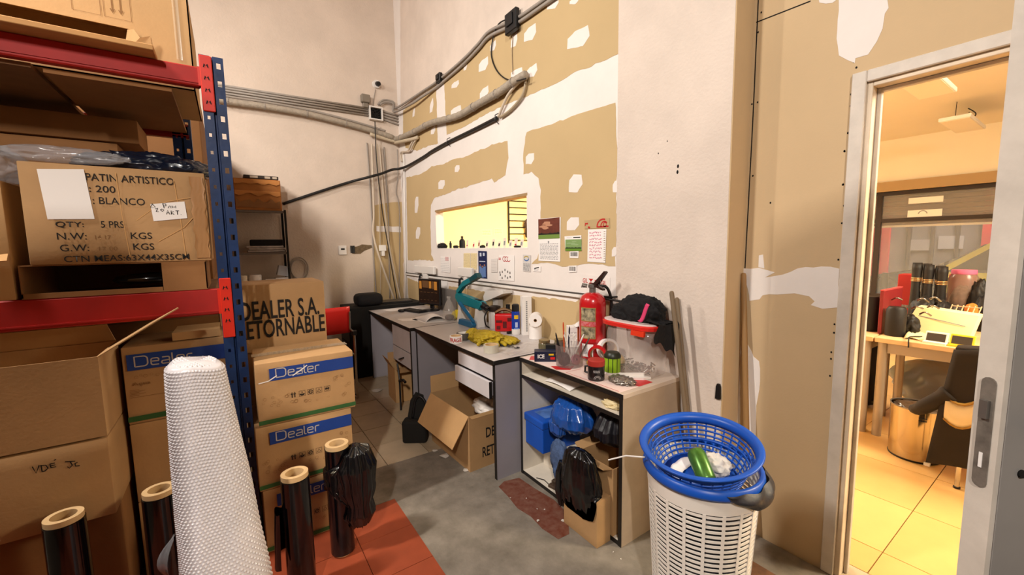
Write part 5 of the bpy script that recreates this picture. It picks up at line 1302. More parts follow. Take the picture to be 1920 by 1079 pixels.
# notes below the window
def z2q(*p): return [z2(*q) for q in p]
t, f, W, H = sheet('wall_note', 'white note with faint print left of the cream lists', 'note', z2q((335, 772), (405, 778), (403, 895), (335, 885)), m_paper); lines(t, f, .01, W - .01, H * .1, H * .85, 8, seed=2); print_rect(f, W * .55, W * .9, H * .7, H * .95, M('faint_pink', '#D9B3B0', .7), t)
t, f, W, H = sheet('wall_note', 'cream list paper, the one nearer the corner', 'note', z2q((502, 752), (548, 752), (548, 868), (500, 865)), m_cream); lines(t, f, .008, W - .008, H * .1, H * .92, 11, M('tan_ink', '#A08A5E', .7), .0025, 3)
t, f, W, H = sheet('wall_note', 'cream list paper, the one beside the dark blue flyer', 'note', z2q((553, 752), (597, 752), (596, 868), (552, 866)), m_cream); lines(t, f, .008, W - .008, H * .1, H * .92, 11, M('tan_ink', '#A08A5E', .7), .0025, 4)
t, f, W, H = sheet('flyer', 'tall dark blue flyer with two small white figures', 'flyer', z2q((606, 735), (668, 738), (670, 935), (610, 930)), M('flyer_blue', '#16224E', .4, var=.1))
for a, b, c, d in ((.2, .42, .80, .93), (.58, .80, .82, .93), (.15, .85, .60, .63)): print_rect(f, W * a, W * b, H * c, H * d, M('flyer_white', '#BFC6D6', .5), t, 'printed_figure')
for a, b, c, d in ((.12, .36, .05, .45), (.36, .62, .02, .40), (.62, .88, .05, .45)): print_rect(f, W * a, W * b, H * c, H * d, M('flyer_mid', '#5E7CB0', .5), t, 'printed_figure'); print_rect(f, W * (a + .06), W * (b - .06), H * (d - .02), H * (d + .06), M('flyer_skin', '#9C6A55', .5), t, 'printed_figure')
t, f, W, H = sheet('wall_note', 'plain white paper slip right of the dark blue flyer', 'note', z2q((700, 795), (745, 790), (745, 890), (700, 890)), M('greyish_paper', '#DAD3CE', .7)); lines(t, f, .01, W - .01, H * .15, H * .85, 4, M('pale_ink', '#C4BDB8', .7), .003, 8)
t, f, W, H = sheet('wall_note', 'white note with red scribble and black specks', 'note', z2q((757, 765), (868, 768), (866, 955), (752, 948)), m_paper)
mb = MB(); rr = random.Random(2)
ribbon(mb, f, [(W * .05, H * .88), (W * .2, H * .88)], .006); ribbon(mb, f, [(W * .05, H * .83), (W * .2, H * .83)], .006)
for q in range(3): ribbon(mb, f, arc(W * (.42 + .14 * q), H * .85, W * .10, H * .09, 30 + 40 * q, 330, 9), .006)
mb.build('handwriting', m_inkr, t, recalc=False)
mb = MB()
for q in range(10):
    a, b = W * (.1 + .16 * (q % 5)) + rr.uniform(-.005, .005), H * (.1 + .2 * (q // 5)) + rr.uniform(-.01, .02); mb.face([f.p(a, b, .0006), f.p(a + .012, b, .0006), f.p(a + .012, b + .018, .0006), f.p(a, b + .018, .0006)])
mb.build('printed_lines', m_ink, t, recalc=False)
t, f, W, H = sheet('wall_note', 'leaflet with a round blue and yellow emblem under the window edge', 'note', z2q((930, 762), (986, 765), (984, 888), (930, 882)), M('pale_grey_paper', '#CFCAC6', .6))
mb = MB(); ribbon(mb, f, arc(W * .5, H * .78, W * .3, H * .12, 20, 180, 9), .008); mb.build('printed_emblem', M('emblem_yellow', '#B09A3A', .6), t, recalc=False)
mb = MB(); ribbon(mb, f, arc(W * .5, H * .76, W * .3, H * .12, 190, 370, 9), .010); mb.build('printed_emblem', M('emblem_blue', '#4A6FA8', .6), t, recalc=False)
lines(t, f, .008, W - .008, H * .08, H * .45, 6, seed=5, wd=.005)
t, f, W, H = sheet('wall_note', 'small white label with black mark beside the calendar foot', 'note', z2q((1003, 840), (1060, 846), (1058, 888), (1002, 882)), m_paper); mb = MB(); ribbon(mb, f, [(W * .2, H * .45), (W * .5, H * .6), (W * .8, H * .7)], .008); mb.build('printed_lines', m_ink, t, recalc=False); lines(t, f, W * .2, W * .8, H * .2, H * .3, 2, seed=6)

# ================================================================ DESK CLUTTER
ZD = .7606
t = thing('monitor', 'small black computer monitor on the farther desk', 'monitor', (1.75, 4.145, ZD))
an = math.atan2(3.985 - 4.31, 1.80 - 1.70)
t.rotation_euler = (0, 0, an)
MB().box(-.175, .175, -.002, .028, .065, .345, .006).build('housing', m_black, t)
s = MB().box(-.163, .163, -.0035, -.0022, .08, .333).build('screen', M('monitor_screen', '#241812', .12, emis=.35), t)
m_px = [M('screen_orange', '#A8702E', .3, emis=.28), M('screen_brown', '#5C3F26', .3, emis=.25), M('screen_dark', '#140F0D', .3)]
fs = Fr((-.163, -.0036, .08), (1, 0, 0), (0, 0, 1))
for a, b, c, d, m in ((.01, .05, .155, .24, 0), (.06, .16, .17, .245, 1), (.17, .21, .165, .24, 0), (.22, .25, .16, .24, 1), (.255, .30, .15, .24, 0)): print_rect(fs, a, b, c, d, m_px[m], s, 'screen_tile')
for k in range(5): print_rect(fs, .02 + .06 * k, .06 + .06 * k, .118, .123, m_px[1], s, 'screen_text'); print_rect(fs, .02 + .06 * k, .05 + .06 * k, .035, .039, m_px[1], s, 'screen_text')
mb = MB(); mb.box(-.03, .03, .0285, .05, .02, .20, .006); mb.build('stand', m_black, t); mb = MB(); mb.lathe([(.095, 0), (.095, .008), (.03, .016)], (0, .02, 0)); mb.build('base', m_black, t, smooth=True)
t = thing('keyboard', 'black keyboard in front of the monitor', 'keyboard', (1.60, 4.20, ZD), R_(-75)); MB().box(-.16, .16, -.06, .06, 0, .016, .004).build('body', m_black, t)
mb = MB()
for i in range(14):
    for j in range(5): mb.box(-.15 + i * .0215, -.132 + i * .0215, -.05 + j * .020, -.033 + j * .020, .0162, .0215)
mb.build('keys', M('dark_key', '#1E1C1D', .5), t)['kind'] = 'stuff'
mb = MB(); mb.blob((1.478, 4.27, ZD + .012), (.032, .05, .018), 0, 2, 1, 3, floor=ZD); tag(mb.build('computer_mouse', m_black, None, smooth='all'), 'black computer mouse at the far desk edge', 'mouse')
def paper(label, pts, z=ZD, mat=None, cat='paper', name='paper_sheet'):
    mb = MB(); mb.prism([(a, b, z) for a, b in pts], (0, 0, .0012)); return tag(mb.build(name, mat or m_paper), label, cat)
paper('white paper sheet at the far end of the farther desk', [(1.36, 4.55), (1.70, 4.50), (1.72, 4.36), (1.40, 4.38)])
paper('thin white paper slip near the front edge of the farther desk', [(1.29, 3.86), (1.44, 3.80), (1.43, 3.66), (1.30, 3.72)])
paper('large white sheet under the paper heap on the farther desk', [(1.40, 3.75), (1.70, 3.70), (1.68, 3.42), (1.42, 3.48)])
mb = MB(); mb.grid(lambda a, b: (1.44 + .20 * a, 3.50 + .30 * b, ZD + .002 + .07 * math.sin(math.pi * min(1, a * 1.05)) ** .6 * (.65 + .35 * math.sin(b * 5)) * (1 - .4 * b)), 16, 16); tag(mb.build('paper_heap', m_paper, None, smooth='all', solid=.001), 'curled white paper heap beside the keyboard', 'paper')
t = thing('grey_panel', 'grey board standing against the wall behind the monitor', 'board', (1.895, 4.02, ZD)); MB().box(-.010, .01, -.22, .20, 0, .24, .002).build('board', M('grey_board', '#77726E', .6), t)
paper('white sheet taped to the wall beside the grey board', [(0, 0), (0, 1), (1, 1)])  # replaced below
bpy.data.objects.remove(bpy.data.objects[[o.name for o in COL.objects if o.get('label', '').startswith('white sheet taped to')][0]])
t, f, W, H = sheet('wall_note', 'white sheet taped low on the wall behind the monitor', 'note', [(822, 520), (840, 523), (840, 548), (824, 545)], m_paper)
# brown thing in clear bag
mb = MB(); mb.lathe([(.055, 0), (.068, .03), (.055, .10), (.03, .17), (.012, .20), (.022, .225)], (1.66, 3.47, ZD), 20, wob=.12); tag(mb.build('clear_bag', m_clear, None, smooth='all'), 'clear plastic bag standing with a knotted neck on the desk', 'bag')
mb = MB(); mb.blob((1.66, 3.47, ZD + .03), (.042, .042, .028), .12, 2, 3, 3, floor=ZD + .001); tag(mb.build('brown_lump', M('dark_brown_lump', '#3E2519', .5), None, smooth='all'), 'dark brown lump inside the clear knotted bag', 'object')
mb = MB(); mb.blob((1.76, 3.49, ZD + .04), (.06, .055, .045), .2, 2.2, 8, 4, floor=ZD); tag(mb.build('yellow_cloth', M('bright_yellow_cloth', '#D8C12A', .8, var=.15), None, smooth='all'), 'bright yellow bundle next to the clear bag', 'cloth')
# teal bag sealer
t = thing('bag_sealer', 'teal plastic bag sealer with its arm raised', 'sealer', (1.735, 3.18, ZD))
mb = MB(); mb.prism([(-.035, .25, .215), (-.035, .235, .262), (-.035, -.20, .222), (-.035, -.235, .20), (-.035, -.20, .15), (-.035, .20, .17)], (.07, 0, 0)); es = mb.bm.edges[:]; bmesh.ops.bevel(mb.bm, geom=es, offset=.008, segments=2, affect='EDGES'); mb.build('body', m_teal, t, smooth=True)
mb = MB(); mb.prism([(-.02, .245, .245), (-.02, .25, .285), (-.02, .12, .375), (-.02, -.13, .455), (-.02, -.16, .43), (-.02, -.10, .40), (-.02, .12, .33), (-.02, .21, .258)], (.04, 0, 0)); es = mb.bm.edges[:]; bmesh.ops.bevel(mb.bm, geom=es, offset=.005, segments=2, affect='EDGES'); mb.build('arm', m_teal, t, smooth=True)
mb = MB(); mb.prism([(-.023, -.135, .462), (-.023, -.17, .425), (-.023, -.04, .378), (-.023, -.01, .410)], (.046, 0, 0)); mb.build('arm_grip', M('dark_teal', '#0B4750', .4), t)
MB().box(-.012, .012, -.18, .17, .228, .234).build('sealing_strip', m_black, t)
mb = MB(); mb.cyl((0, -.20, .19), (0, -.27, .175), .03, .026, 16); mb.cyl((0, -.2705, .175), (0, -.30, .168), .022, .015, 14); mb.build('knob', m_black, t, smooth=True)
for y in (.16, -.15):
    mb = MB(); mb.prism([(-.045, y + .035, 0), (-.045, y - .035, 0), (-.03, y - .02, .158), (-.03, y + .02, .158)], (.09, 0, 0)); mb.build('foot', m_wplast, t)
mb = MB(); mb.tube(spline([(0, -.30, .168), (-.05, -.32, .12), (-.03, -.30, .04), (.02, -.28, .006)]), .006, 8); mb.build('cord', m_black, t, smooth='all')
t = thing('bag_clamp', 'bent blue metal clamp below the teal sealer', 'clamp', (1.66, 3.14, ZD))
mb = MB(); mb.prism([(-.02, .12, 0), (-.02, -.13, 0), (-.02, -.15, .03), (-.02, -.12, .055), (-.02, .10, .05)], (.04, 0, 0)); es = mb.bm.edges[:]; bmesh.ops.bevel(mb.bm, geom=es, offset=.004, segments=1, affect='EDGES'); mb.build('base', m_steelblue, t)
mb = MB(); mb.prism([(-.012, -.145, .0555), (-.012, -.11, .056), (-.012, .13, .185), (-.012, .11, .20)], (.024, 0, 0)); mb.build('arm', m_steelblue, t)
# bracket-shaped white thing on the wall
t = thing('label_printer', 'white and grey wedge-shaped device against the wall behind the sealer', 'device', (1.845, 2.93, ZD)); mb = MB(); mb.prism([(-.03, .16, .20), (-.03, -.15, .30), (-.03, -.15, .325), (-.03, .13, .30), (-.03, .17, .25)], (.09, 0, 0)); mb.build('body', m_wplast, t); MB().box(0.0, .05, -.02, .06, 0, .232).build('stand', M('light_grey', '#B4AEA8', .5), t)
# bottle, red case, spray, long box, label rolls
t = thing('bottle', 'white translucent bottle with a dark brown lid by the sealer', 'bottle', (1.80, 2.97 - .08, ZD))
mb = MB(); mb.lathe([(.048, 0), (.052, .006), (.052, .13), (.044, .145)], seg=24); mb.build('body', M('milky_white', '#D5CEC9', .3), t, smooth=True); mb = MB(); mb.lathe([(.05, .1455), (.052, .15), (.05, .185), (.03, .192)], seg=24); mb.build('lid', M('dark_brown_lid', '#2B211C', .4), t, smooth=True)
t = thing('red_case', 'red plastic case with dark cut-outs beside the blue spray can', 'case', (1.80, 2.745, ZD), R_(-38))
MB().box(-.075, .075, -.04, .04, 0, .145, .015, 3).build('body', m_red, t, smooth=True)
for x, z, w, hh in ((-.04, .075, .05, .02), (.005, .03, .03, .055), (.045, .085, .035, .03), (-.045, .02, .03, .03)):
    MB().box(x - w / 2, x + w / 2, -.0425, -.0402, z, z + hh, .001).build('cut_out', M('deep_red', '#5A0C0C', .5), t)
mb = MB(); mb.grid(lambda a, b: (-.075 + .15 * a, -.03 + .065 * b, .147 + .03 * math.sin(a * 3.1) + .012 * math.sin(b * 9)), 10, 6); mb.build('brown_wrap', M('brown_wrap', '#7A5A3A', .5), t, smooth='all', solid=.002); mb = MB(); mb.cyl((.03, .01, .18), (.03, .01, .215), .018, seg=14); mb.build('cap', m_black, t)
t = thing('spray_can', 'blue spray can with white base, yellow emblem and black cap', 'spray can', (1.80, 2.585, ZD))
mb = MB(); mb.lathe([(.030, 0), (.0325, .004), (.0325, .045)], seg=24); mb.build('white_base', m_wplast, t, smooth=True); mb = MB(); mb.lathe([(.0325, .0455), (.0325, .17), (.030, .182)], seg=24); mb.build('body', M('spray_blue', '#1B3FA6', .25, metal=.2), t, smooth=True)
mb = MB(); mb.lathe([(.029, .1825), (.0295, .19), (.0285, .232), (.02, .238)], seg=24); mb.build('cap', m_black, t, smooth=True)
def curved(t, r, th0, th1, z0, z1, mat, name, n=8):
    mb = MB(); mb.grid(lambda a, b: ((r) * math.cos(R_(th0 + (th1 - th0) * a)), r * math.sin(R_(th0 + (th1 - th0) * a)), z0 + (z1 - z0) * b), n, 1); return mb.build(name, mat, t, smooth='all')
curved(t, .0331, 215, 275, .125, .155, m_yellow, 'emblem'); curved(t, .0332, 228, 262, .06, .10, M('spray_text', '#AEBBE0', .4), 'printed_text'); curved(t, .0331, 210, 280, .046, .052, M('spray_swoosh', '#7FA0E0', .4), 'printed_text')
t = thing('long_box', 'tall narrow white box with small print beside the spray can', 'box', (1.86, 2.53, ZD), R_(-20)); MB().box(-.035, .035, -.035, .035, 0, .30, .001).build('body', m_paper, t); f = Fr((-.035, -.0352, 0), (1, 0, 0), (0, 0, 1)); mb = MB()
for k in range(16): ribbon(mb, f, [(.03, .03 + .015 * k), (.03, .04 + .015 * k)], .012)
mb.build('printed_lines', m_inkg, t, recalc=False)
for k in range(2):
    t = thing('label_roll', ('lower' if k == 0 else 'upper') + ' of two stacked white label rolls beside the narrow box', 'roll', (1.83, 2.375, ZD + .0995 * k)); mb = MB(); mb.shell([(.012, .001), (.048, .001), (.048, .098), (.012, .098)], seg=28); mb.build('roll', m_paper, t, smooth=True); mb = MB(); mb.shell([(.009, .001), (.0118, .001), (.0118, .0985), (.009, .0985)], seg=20); mb.build('core', m_card2, t)
    if k == 1: t.location = (1.855, 2.395, ZD + .147); t.rotation_euler = (R_(90), 0, R_(-42))
# tapes, gloves, knife, plastic
def tape_roll(label, loc, R, r, h, mat, core=None, rot=None, side=None):
    t = thing('tape_roll', label, 'tape', loc)
    if rot: t.rotation_euler = rot
    mb = MB(); mb.shell([(r + .0035, 0.0004), (R, .0004), (R, h), (r + .0035, h)], seg=36); mb.build('tape', mat, t, smooth=True)
    mb = MB(); mb.shell([(r, .0002), (r + .003, .0002), (r + .003, h + .0004), (r, h + .0004)], seg=36); mb.build('core', core or m_tubec, t, smooth=True)
    return t
t = tape_roll('white tape roll with red lettering on the front desk edge', (1.305, 2.63, ZD), .046, .036, .05, m_paper)
mb = MB()
cu = lettering('FRAGIL', Fr((0, 0, 0), (1, 0, 0), (0, 1, 0)), 0, 0, .100, .030, m_inkr, t, bold=.03)
for v in cu.data.vertices:
    th = R_(180) + v.co.x / .0464; v.co = Vector((.0464 * math.cos(th), .0464 * math.sin(th), .010 + v.co.y))
tape_roll('dark grey tape roll with a white face behind the red-lettered roll', (1.40, 2.69, ZD), .055, .038, .05, M('dark_grey_tape', '#4B4742', .35), m_paper)
tape_roll('clear tape roll near the corner of the nearer desk', (1.365, 2.245, ZD), .05, .038, .05, M('clear_tape', '#D6D0BE', .15, coat=.5, alpha=.75), m_tubec)
mb = MB(); mb.blob((1.50, 2.53, ZD + .028), (.10, .15, .040), .34, 2.4, 81, 5, floor=ZD); mb.blob((1.46, 2.66, ZD + .03), (.05, .05, .045), .3, 2.4, 82, 4, floor=ZD); mb.blob((1.60, 2.40, ZD + .018), (.06, .10, .022), .3, 2.4, 84, 4, floor=ZD)
for k, (x, y, a) in enumerate(((1.58, 2.42, -70), (1.55, 2.39, -85), (1.52, 2.375, -98), (1.49, 2.385, -112), (1.43, 2.47, -140))):
    d = Vector((math.cos(R_(a)), math.sin(R_(a)), 0)); q = Vector((x, y, ZD + .016)); mb.tube([q, q + d * .05 + Vector((0, 0, .006)), q + d * .085, q + d * .095], [.015, .014, .012, .005], 10)
tag(mb.build('rubber_gloves', m_glove, None, smooth='all'), 'crumpled mustard yellow work gloves on the nearer desk', 'gloves')
t = thing('cutter', 'black box cutter lying near the clear tape roll', 'cutter', (1.52, 2.285, ZD), R_(-70)); MB().box(-.07, .05, -.010, .010, 0, .014, .004).build('body', m_black, t); mb = MB(); mb.tube([(.05, 0, .007), (.07, -.016, .007), (.09, -.014, .007), (.092, .006, .007), (.07, .012, .007)], .0045, 6, closed=False); mb.build('handle', m_black, t)
MB().box(-.10, -.0705, -.006, .006, .004, .0055).build('blade', m_steel, t)
mb = MB(); mb.box(1.75, 1.81, 2.90 - .28, 2.925 - .28, ZD, ZD + .02, .004); tag(mb.build('black_tool', m_black), 'short black tool lying behind the gloves', 'tool')
mb = MB(); mb.grid(lambda a, b: (1.40 + .40 * a, 2.072 + .22 * b, ZD + .004 + .018 * abs(mnoise.noise(Vector((a * 5, b * 4, 3))))), 26, 16); tag(mb.build('plastic_wrap', m_clear, None, smooth='all'), 'crinkled clear plastic wrap at the end of the nearer desk', 'plastic film')
mb = MB(); mb.box(1.69, 1.735, 3.20, 3.25, ZD, ZD + .022, .006); tag(mb.build('cork_block', M('cork', '#B98E62', .8, var=.2, vs=40)), 'small cork block between the two desks', 'block')

# ================================================================ ON THE LOW SHELF UNIT
ZS = .7576
# extinguisher
t = thing('fire_extinguisher', 'red fire extinguisher with black and white labels standing by the wall', 'fire extinguisher', (1.80, 1.765, ZS))
mb = MB(); mb.lathe([(.072, 0), (.080, .008), (.080, .105)] , seg=36); mb.lathe([(.0795, .1055), (.080, .11), (.080, .335), (.076, .362), (.062, .385), (.040, .398), (.022, .402)], seg=36); mb.build('cylinder', m_extred, t, smooth=True)
mb = MB(); mb.lathe([(.0815, .100), (.0815, .110)], seg=36); mb.build('seam_ring', M('ext_dark_red', '#8E1015', .35), t)
mb = MB(); mb.lathe([(.02, .4025), (.02, .43), (.026, .432), (.026, .45), (.012, .455)], seg=18); mb.build('valve', m_steel, t, smooth=True)
mb = MB(); mb.tube([(-.018, .03, .440), (-.03, .05, .445), (-.03, .05, .43)], .013, 10); mb.build('gauge', m_steel, t)
mb = MB(); mb.prism([(-.012, .03, .452), (-.012, -.02, .462), (-.012, -.10, .535), (-.012, -.112, .528), (-.012, -.045, .452)], (.024, 0, 0)); mb.build('lever', M('ext_lever', '#2A1512', .4), t)
mb = MB(); mb.prism([(-.011, -.02, .440), (-.011, -.09, .42), (-.011, -.095, .43), (-.011, -.03, .452)], (.022, 0, 0)); mb.build('carry_handle', M('ext_lever', '#2A1512', .4), t)
mb = MB(); mb.tube([Vector((.0, -.055, .47)) + Vector((.012 * math.cos(a), .022 * math.cos(a), .016 * math.sin(a))) for a in [k * math.pi / 8 for k in range(16)]], .0018, 6, closed=True); mb.build('pull_ring', m_steel, t)
mb = MB(); mb.tube(spline([(.02, -.02, .44), (.06, -.06, .43), (.09, -.07, .33), (.088, -.055, .15), (.085, -.045, .08)]), .009, 10); mb.build('hose', m_black, t, smooth='all')
ml = M('ext_label_black', '#1D1A16', .5, var=.5, vs=40, var2='#B8AA88'); th0 = 180; th1 = 250
curved(t, .0806, 168, 238, .235, .318, M('label_gold', '#9A7B42', .5), 'label_border'); curved(t, .0809, 171, 235, .240, .313, ml, 'instruction_label')
curved(t, .0806, 168, 238, .205, .2335, M('label_red_white', '#C8888A', .5, var=.5, vs=60, var2='#C2222A'), 'label_band'); curved(t, .0806, 168, 238, .130, .2035, M('label_gold', '#9A7B42', .5), 'label_border'); curved(t, .0809, 171, 235, .135, .199, ml, 'instruction_label')
curved(t, .0806, 175, 228, .02, .098, m_paper, 'white_label'); curved(t, .0809, 184, 205, .035, .085, M('label_print', '#8E8E98', .6, var=.6, vs=120, var2='#E6E1DD'), 'printed_text')
# jars with lids
def jar(label, x, y, r, h, mat, lid, cont=None):
    t = thing('jar', label, 'jar', (x, y, ZS)); mb = MB(); mb.lathe([(r * .92, 0), (r, .006), (r, h * .72), (r * .86, h * .8)], seg=24); mb.build('body', mat, t, smooth=True)
    mb = MB(); mb.lathe([(r * .9, h * .805), (r * .93, h * .82), (r * .93, h * .98), (r * .85, h)], seg=24); mb.build('lid', lid, t, smooth=True)
    return t
m_jarg = M('olive_glass', '#6A6448', .12, coat=.6, alpha=.8); m_gold = M('brass_lid', '#9C8A62', .35, metal=.6)
jar('olive glass jar with brass lid, the one nearer the desk', 1.60, 1.985, .038, .10, m_jarg, m_gold)
jar('olive glass jar with brass lid, the one nearer the white carton', 1.70, 1.955, .036, .095, m_jarg, m_gold)
t = thing('carton', 'white and blue carton with a white cloth hanging over it', 'box', (1.83, 1.935, ZS), R_(-30)); w, d, h = .12, .08, .165
MB().box(-w / 2, w / 2, -d / 2, d / 2, 0, h, .001).build('body', m_paper, t)
f = Fr((-w / 2, -d / 2 - .0003, 0), (1, 0, 0), (0, 0, 1)); print_rect(f, .06, w, .0, h, M('carton_blue', '#2D4F9A', .5), t, 'printed_panel'); print_rect(f, .055, .066, .0, h, M('carton_orange', '#C45A2A', .5), t, 'printed_panel', .0007); lines(t, f, .01, .05, .03, .13, 6, seed=12)
mb = MB(); mb.grid(lambda a, b: (-.02 + .10 * a, -.055 + .09 * b, h + .003 + .035 * math.sin(a * 3.1) * math.sin(b * 3.0 + .2) if a < .85 else h * (1 - (a - .85) * 4)), 12, 8); mb.build('white_cloth', m_paper, t, smooth='all', solid=.0015)
t = thing('carton', 'small dark navy carton with white mark at the shelf front corner', 'box', (1.525, 1.885, ZS), R_(-38)); MB().box(-.065, .065, -.035, .035, 0, .062, .002).build('body', M('navy_box', '#161A33', .4), t); f = Fr((-.065, -.0354, 0), (1, 0, 0), (0, 0, 1)); lettering('ICE', f, .02, .022, .04, .024, m_paper, t, bold=.03); print_rect(f, .085, .115, .04, .05, m_yellow, t); print_rect(f, .095, .122, .015, .03, m_red, t)
t = thing('carton', 'small black carton behind the navy carton', 'box', (1.60, 1.90, ZS), R_(-38)); MB().box(-.045, .045, -.022, .022, 0, .085, .002).build('body', m_black, t)
# clear pot of pens and cotton buds
PX, PY, PR, PH = 1.575, 1.725, .078, .125
t = thing('clear_pot', 'clear plastic pot full of pens and cotton buds', 'pot', (PX, PY, ZS))
mb = MB(); mb.shell([(PR - .002, .003), (PR, .003), (PR + .004, PH), (PR + .002, PH)], seg=32); mb.lathe([(.001, 0), (PR, 0), (PR, .003)], seg=32); mb.build('body', M('smoky_clear_pot', '#8F7F7C', .15, alpha=.25, coat=.6), t, smooth=True)
rr = random.Random(11); m_stickw = M('white_stick', '#E6E0DA', .5)
for k in range(12):
    a = Vector((PX + rr.uniform(-.02, .035), PY + rr.uniform(-.04, .015), ZS + .05)); b = a + Vector((rr.uniform(-.03, .03), rr.uniform(-.03, .03), .10 + rr.uniform(0, .03))); mb = MB(); mb.tube([a, b], .0022, 6); mb.tube([b, b + (b - a).normalized() * .014], .0042, 6); tag(mb.build('cotton_bud', m_stickw, None), 'thin white cotton bud standing in the clear pot', 'cotton bud', 'cotton buds in the clear pot')
pens = [((-.045, .02), (-.06, .05, .19), m_black, 'black pen leaning in the clear pot towards the desk'), ((-.05, -.01), (-.085, .01, .17), m_black, 'second black pen leaning low in the clear pot'), ((-.01, .03), (-.02, .03, .25), M('pen_orange', '#C4502A', .4), 'orange and white pen standing tallest in the clear pot'), ((.01, .03), (.02, .02, .22), M('pen_dark', '#2A2436', .4), 'dark purple pen beside the orange pen'), ((.045, -.01), (.09, -.07, .16), M('pen_steel', '#77706A', .3, metal=.7), 'steel rod leaning out of the clear pot rim'), ((.03, .02), (.085, -.03, .175), M('pen_white', '#E2DDD8', .4), 'thick white pen leaning out of the clear pot')]
for (a, b), e, m, lab in pens:
    p, q = Vector((PX + a, PY + b, ZS + .006)), Vector((PX + e[0], PY + e[1], ZS + e[2])); mb = MB(); d = (q - p).normalized(); mb.tube([p, q - d * .015, q], [.0045, .0045, .002], 8); tag(mb.build('pen', m, None, smooth=True), lab, 'pen')
mb = MB(); c = Vector((PX + .005, PY - .048, ZS + .042)); tl = Matrix.Rotation(R_(80), 4, 'X') @ Matrix.Rotation(R_(0), 4, 'Z'); mb.shell([(.008, -.006), (.030, -.006), (.030, .006), (.008, .006)], c, 24, tl); tag(mb.build('ribbon_reel', M('pink_reel', '#B87A8A', .3, coat=.4), None, smooth=True), 'pink round reel seen through the clear pot', 'reel')
mb = MB(); mb.blob((PX - .035, PY + .01, ZS + .04), (.033, .04, .036), .2, 2.2, 13, 3, floor=ZS + .0035); tag(mb.build('dark_cloth', M('dark_red_cloth', '#3A2026', .8), None, smooth='all'), 'dark reddish bundle inside the clear pot', 'cloth')
# tapes on edge etc.
tape_roll('red tape roll standing on edge next to the clear pot', (1.725, 1.645, ZS + .055), .055, .038, .022, m_red, m_card2, (R_(90), 0, R_(-62)))
tape_roll('white tape roll standing on edge with twine in it', (1.815, 1.668, ZS + .068), .062, .045, .045, m_paper, m_tubec, (R_(78), 0, R_(-20)))
mb = MB(); mb.blob((1.785, 1.535, ZS + .033), (.022, .03, .032), .3, 3, 17, 3, floor=ZS); tag(mb.build('twine_ball', M('twine', '#C3A06C', .9, bump=.5, bs=200), None, smooth='all'), 'ball of tan twine in front of the white tape roll', 'twine')
t = thing('screwdriver', 'screwdriver with a yellow handle lying on the shelf unit', 'screwdriver', (1.645, 1.625, ZS), R_(62)); mb = MB(); mb.lathe([(.010, -.05), (.014, -.042), (.011, 0), (.014, .03), (.009, .05)], (0, 0, 0), 12, Matrix.Translation((0, 0, .0145)) @ Matrix.Rotation(R_(90), 4, 'Y')); mb.build('handle', m_yellow, t, smooth=True); mb = MB(); mb.tube([(.05, 0, .0145), (.13, 0, .0145)], .003, 8); mb.build('shaft', m_steel, t)
t = thing('wooden_tool', 'pale wooden handle standing near the green jar', 'tool', (1.72, 1.53, ZS)); mb = MB(); mb.tube([(0, 0, 0.0), (.005, 0, .04), (.012, .005, .075)], [.011, .014, .008], 10); mb.build('handle', M('salmon_wood', '#C98E66', .5), t, smooth=True)
t = thing('jar', 'black jar with a red lid at the front of the shelf unit', 'jar', (1.512, 1.455, ZS)); mb = MB(); mb.lathe([(.041, 0), (.043, .005), (.043, .075)], seg=28); mb.build('body', M('black_jar', '#161417', .3, coat=.3), t, smooth=True); mb = MB(); mb.lathe([(.043, .0755), (.044, .08), (.044, .102), (.040, .106)], seg=28); mb.build('lid', M('brick_red_lid', '#A8322A', .4), t, smooth=True)
curved(t, .0434, 205, 250, .045, .058, M('pale_print', '#A8A4A4', .6, var=.7, vs=160, var2='#161417'), 'printed_text'); mb = MB()
for rr_ in (.016, .010): mb.grid(lambda a, b: ((.0435) * math.cos(R_(232) + (rr_ + .003 * b) * math.cos(math.pi * a) / .0435), .0435 * math.sin(R_(232) + (rr_ + .003 * b) * math.cos(math.pi * a) / .0435), .012 + (rr_ + .003 * b) * math.sin(math.pi * a)), 12, 1)
mb.build('printed_arc', M('pale_print_b', '#8E8A8A', .6), t)
mb = MB(); mb.tube([(.0, .044, .06), (-.01, .068, .055), (-.01, .07, .025), (0, .044, .02)], .006, 8); mb.build('side_handle', m_black, t)
t = thing('jar', 'lime green canister with black lid and black stripes', 'jar', (1.655, 1.475, ZS)); mb = MB(); mb.lathe([(.040, 0), (.043, .012)], seg=28); mb.build('base', m_wplast, t, smooth=True); mb = MB(); mb.lathe([(.043, .0125), (.043, .088)], seg=28); mb.build('body', M('lime_green', '#8CB422', .4), t, smooth=True); mb = MB(); mb.lathe([(.0445, .0885), (.0445, .102), (.034, .116), (.01, .118)], seg=28); mb.build('lid', M('dark_green_lid', '#23281C', .4), t, smooth=True)
for a in (190, 222, 254): curved(t, .0434, a, a + 5, .013, .088, m_black, 'black_stripe', 2)
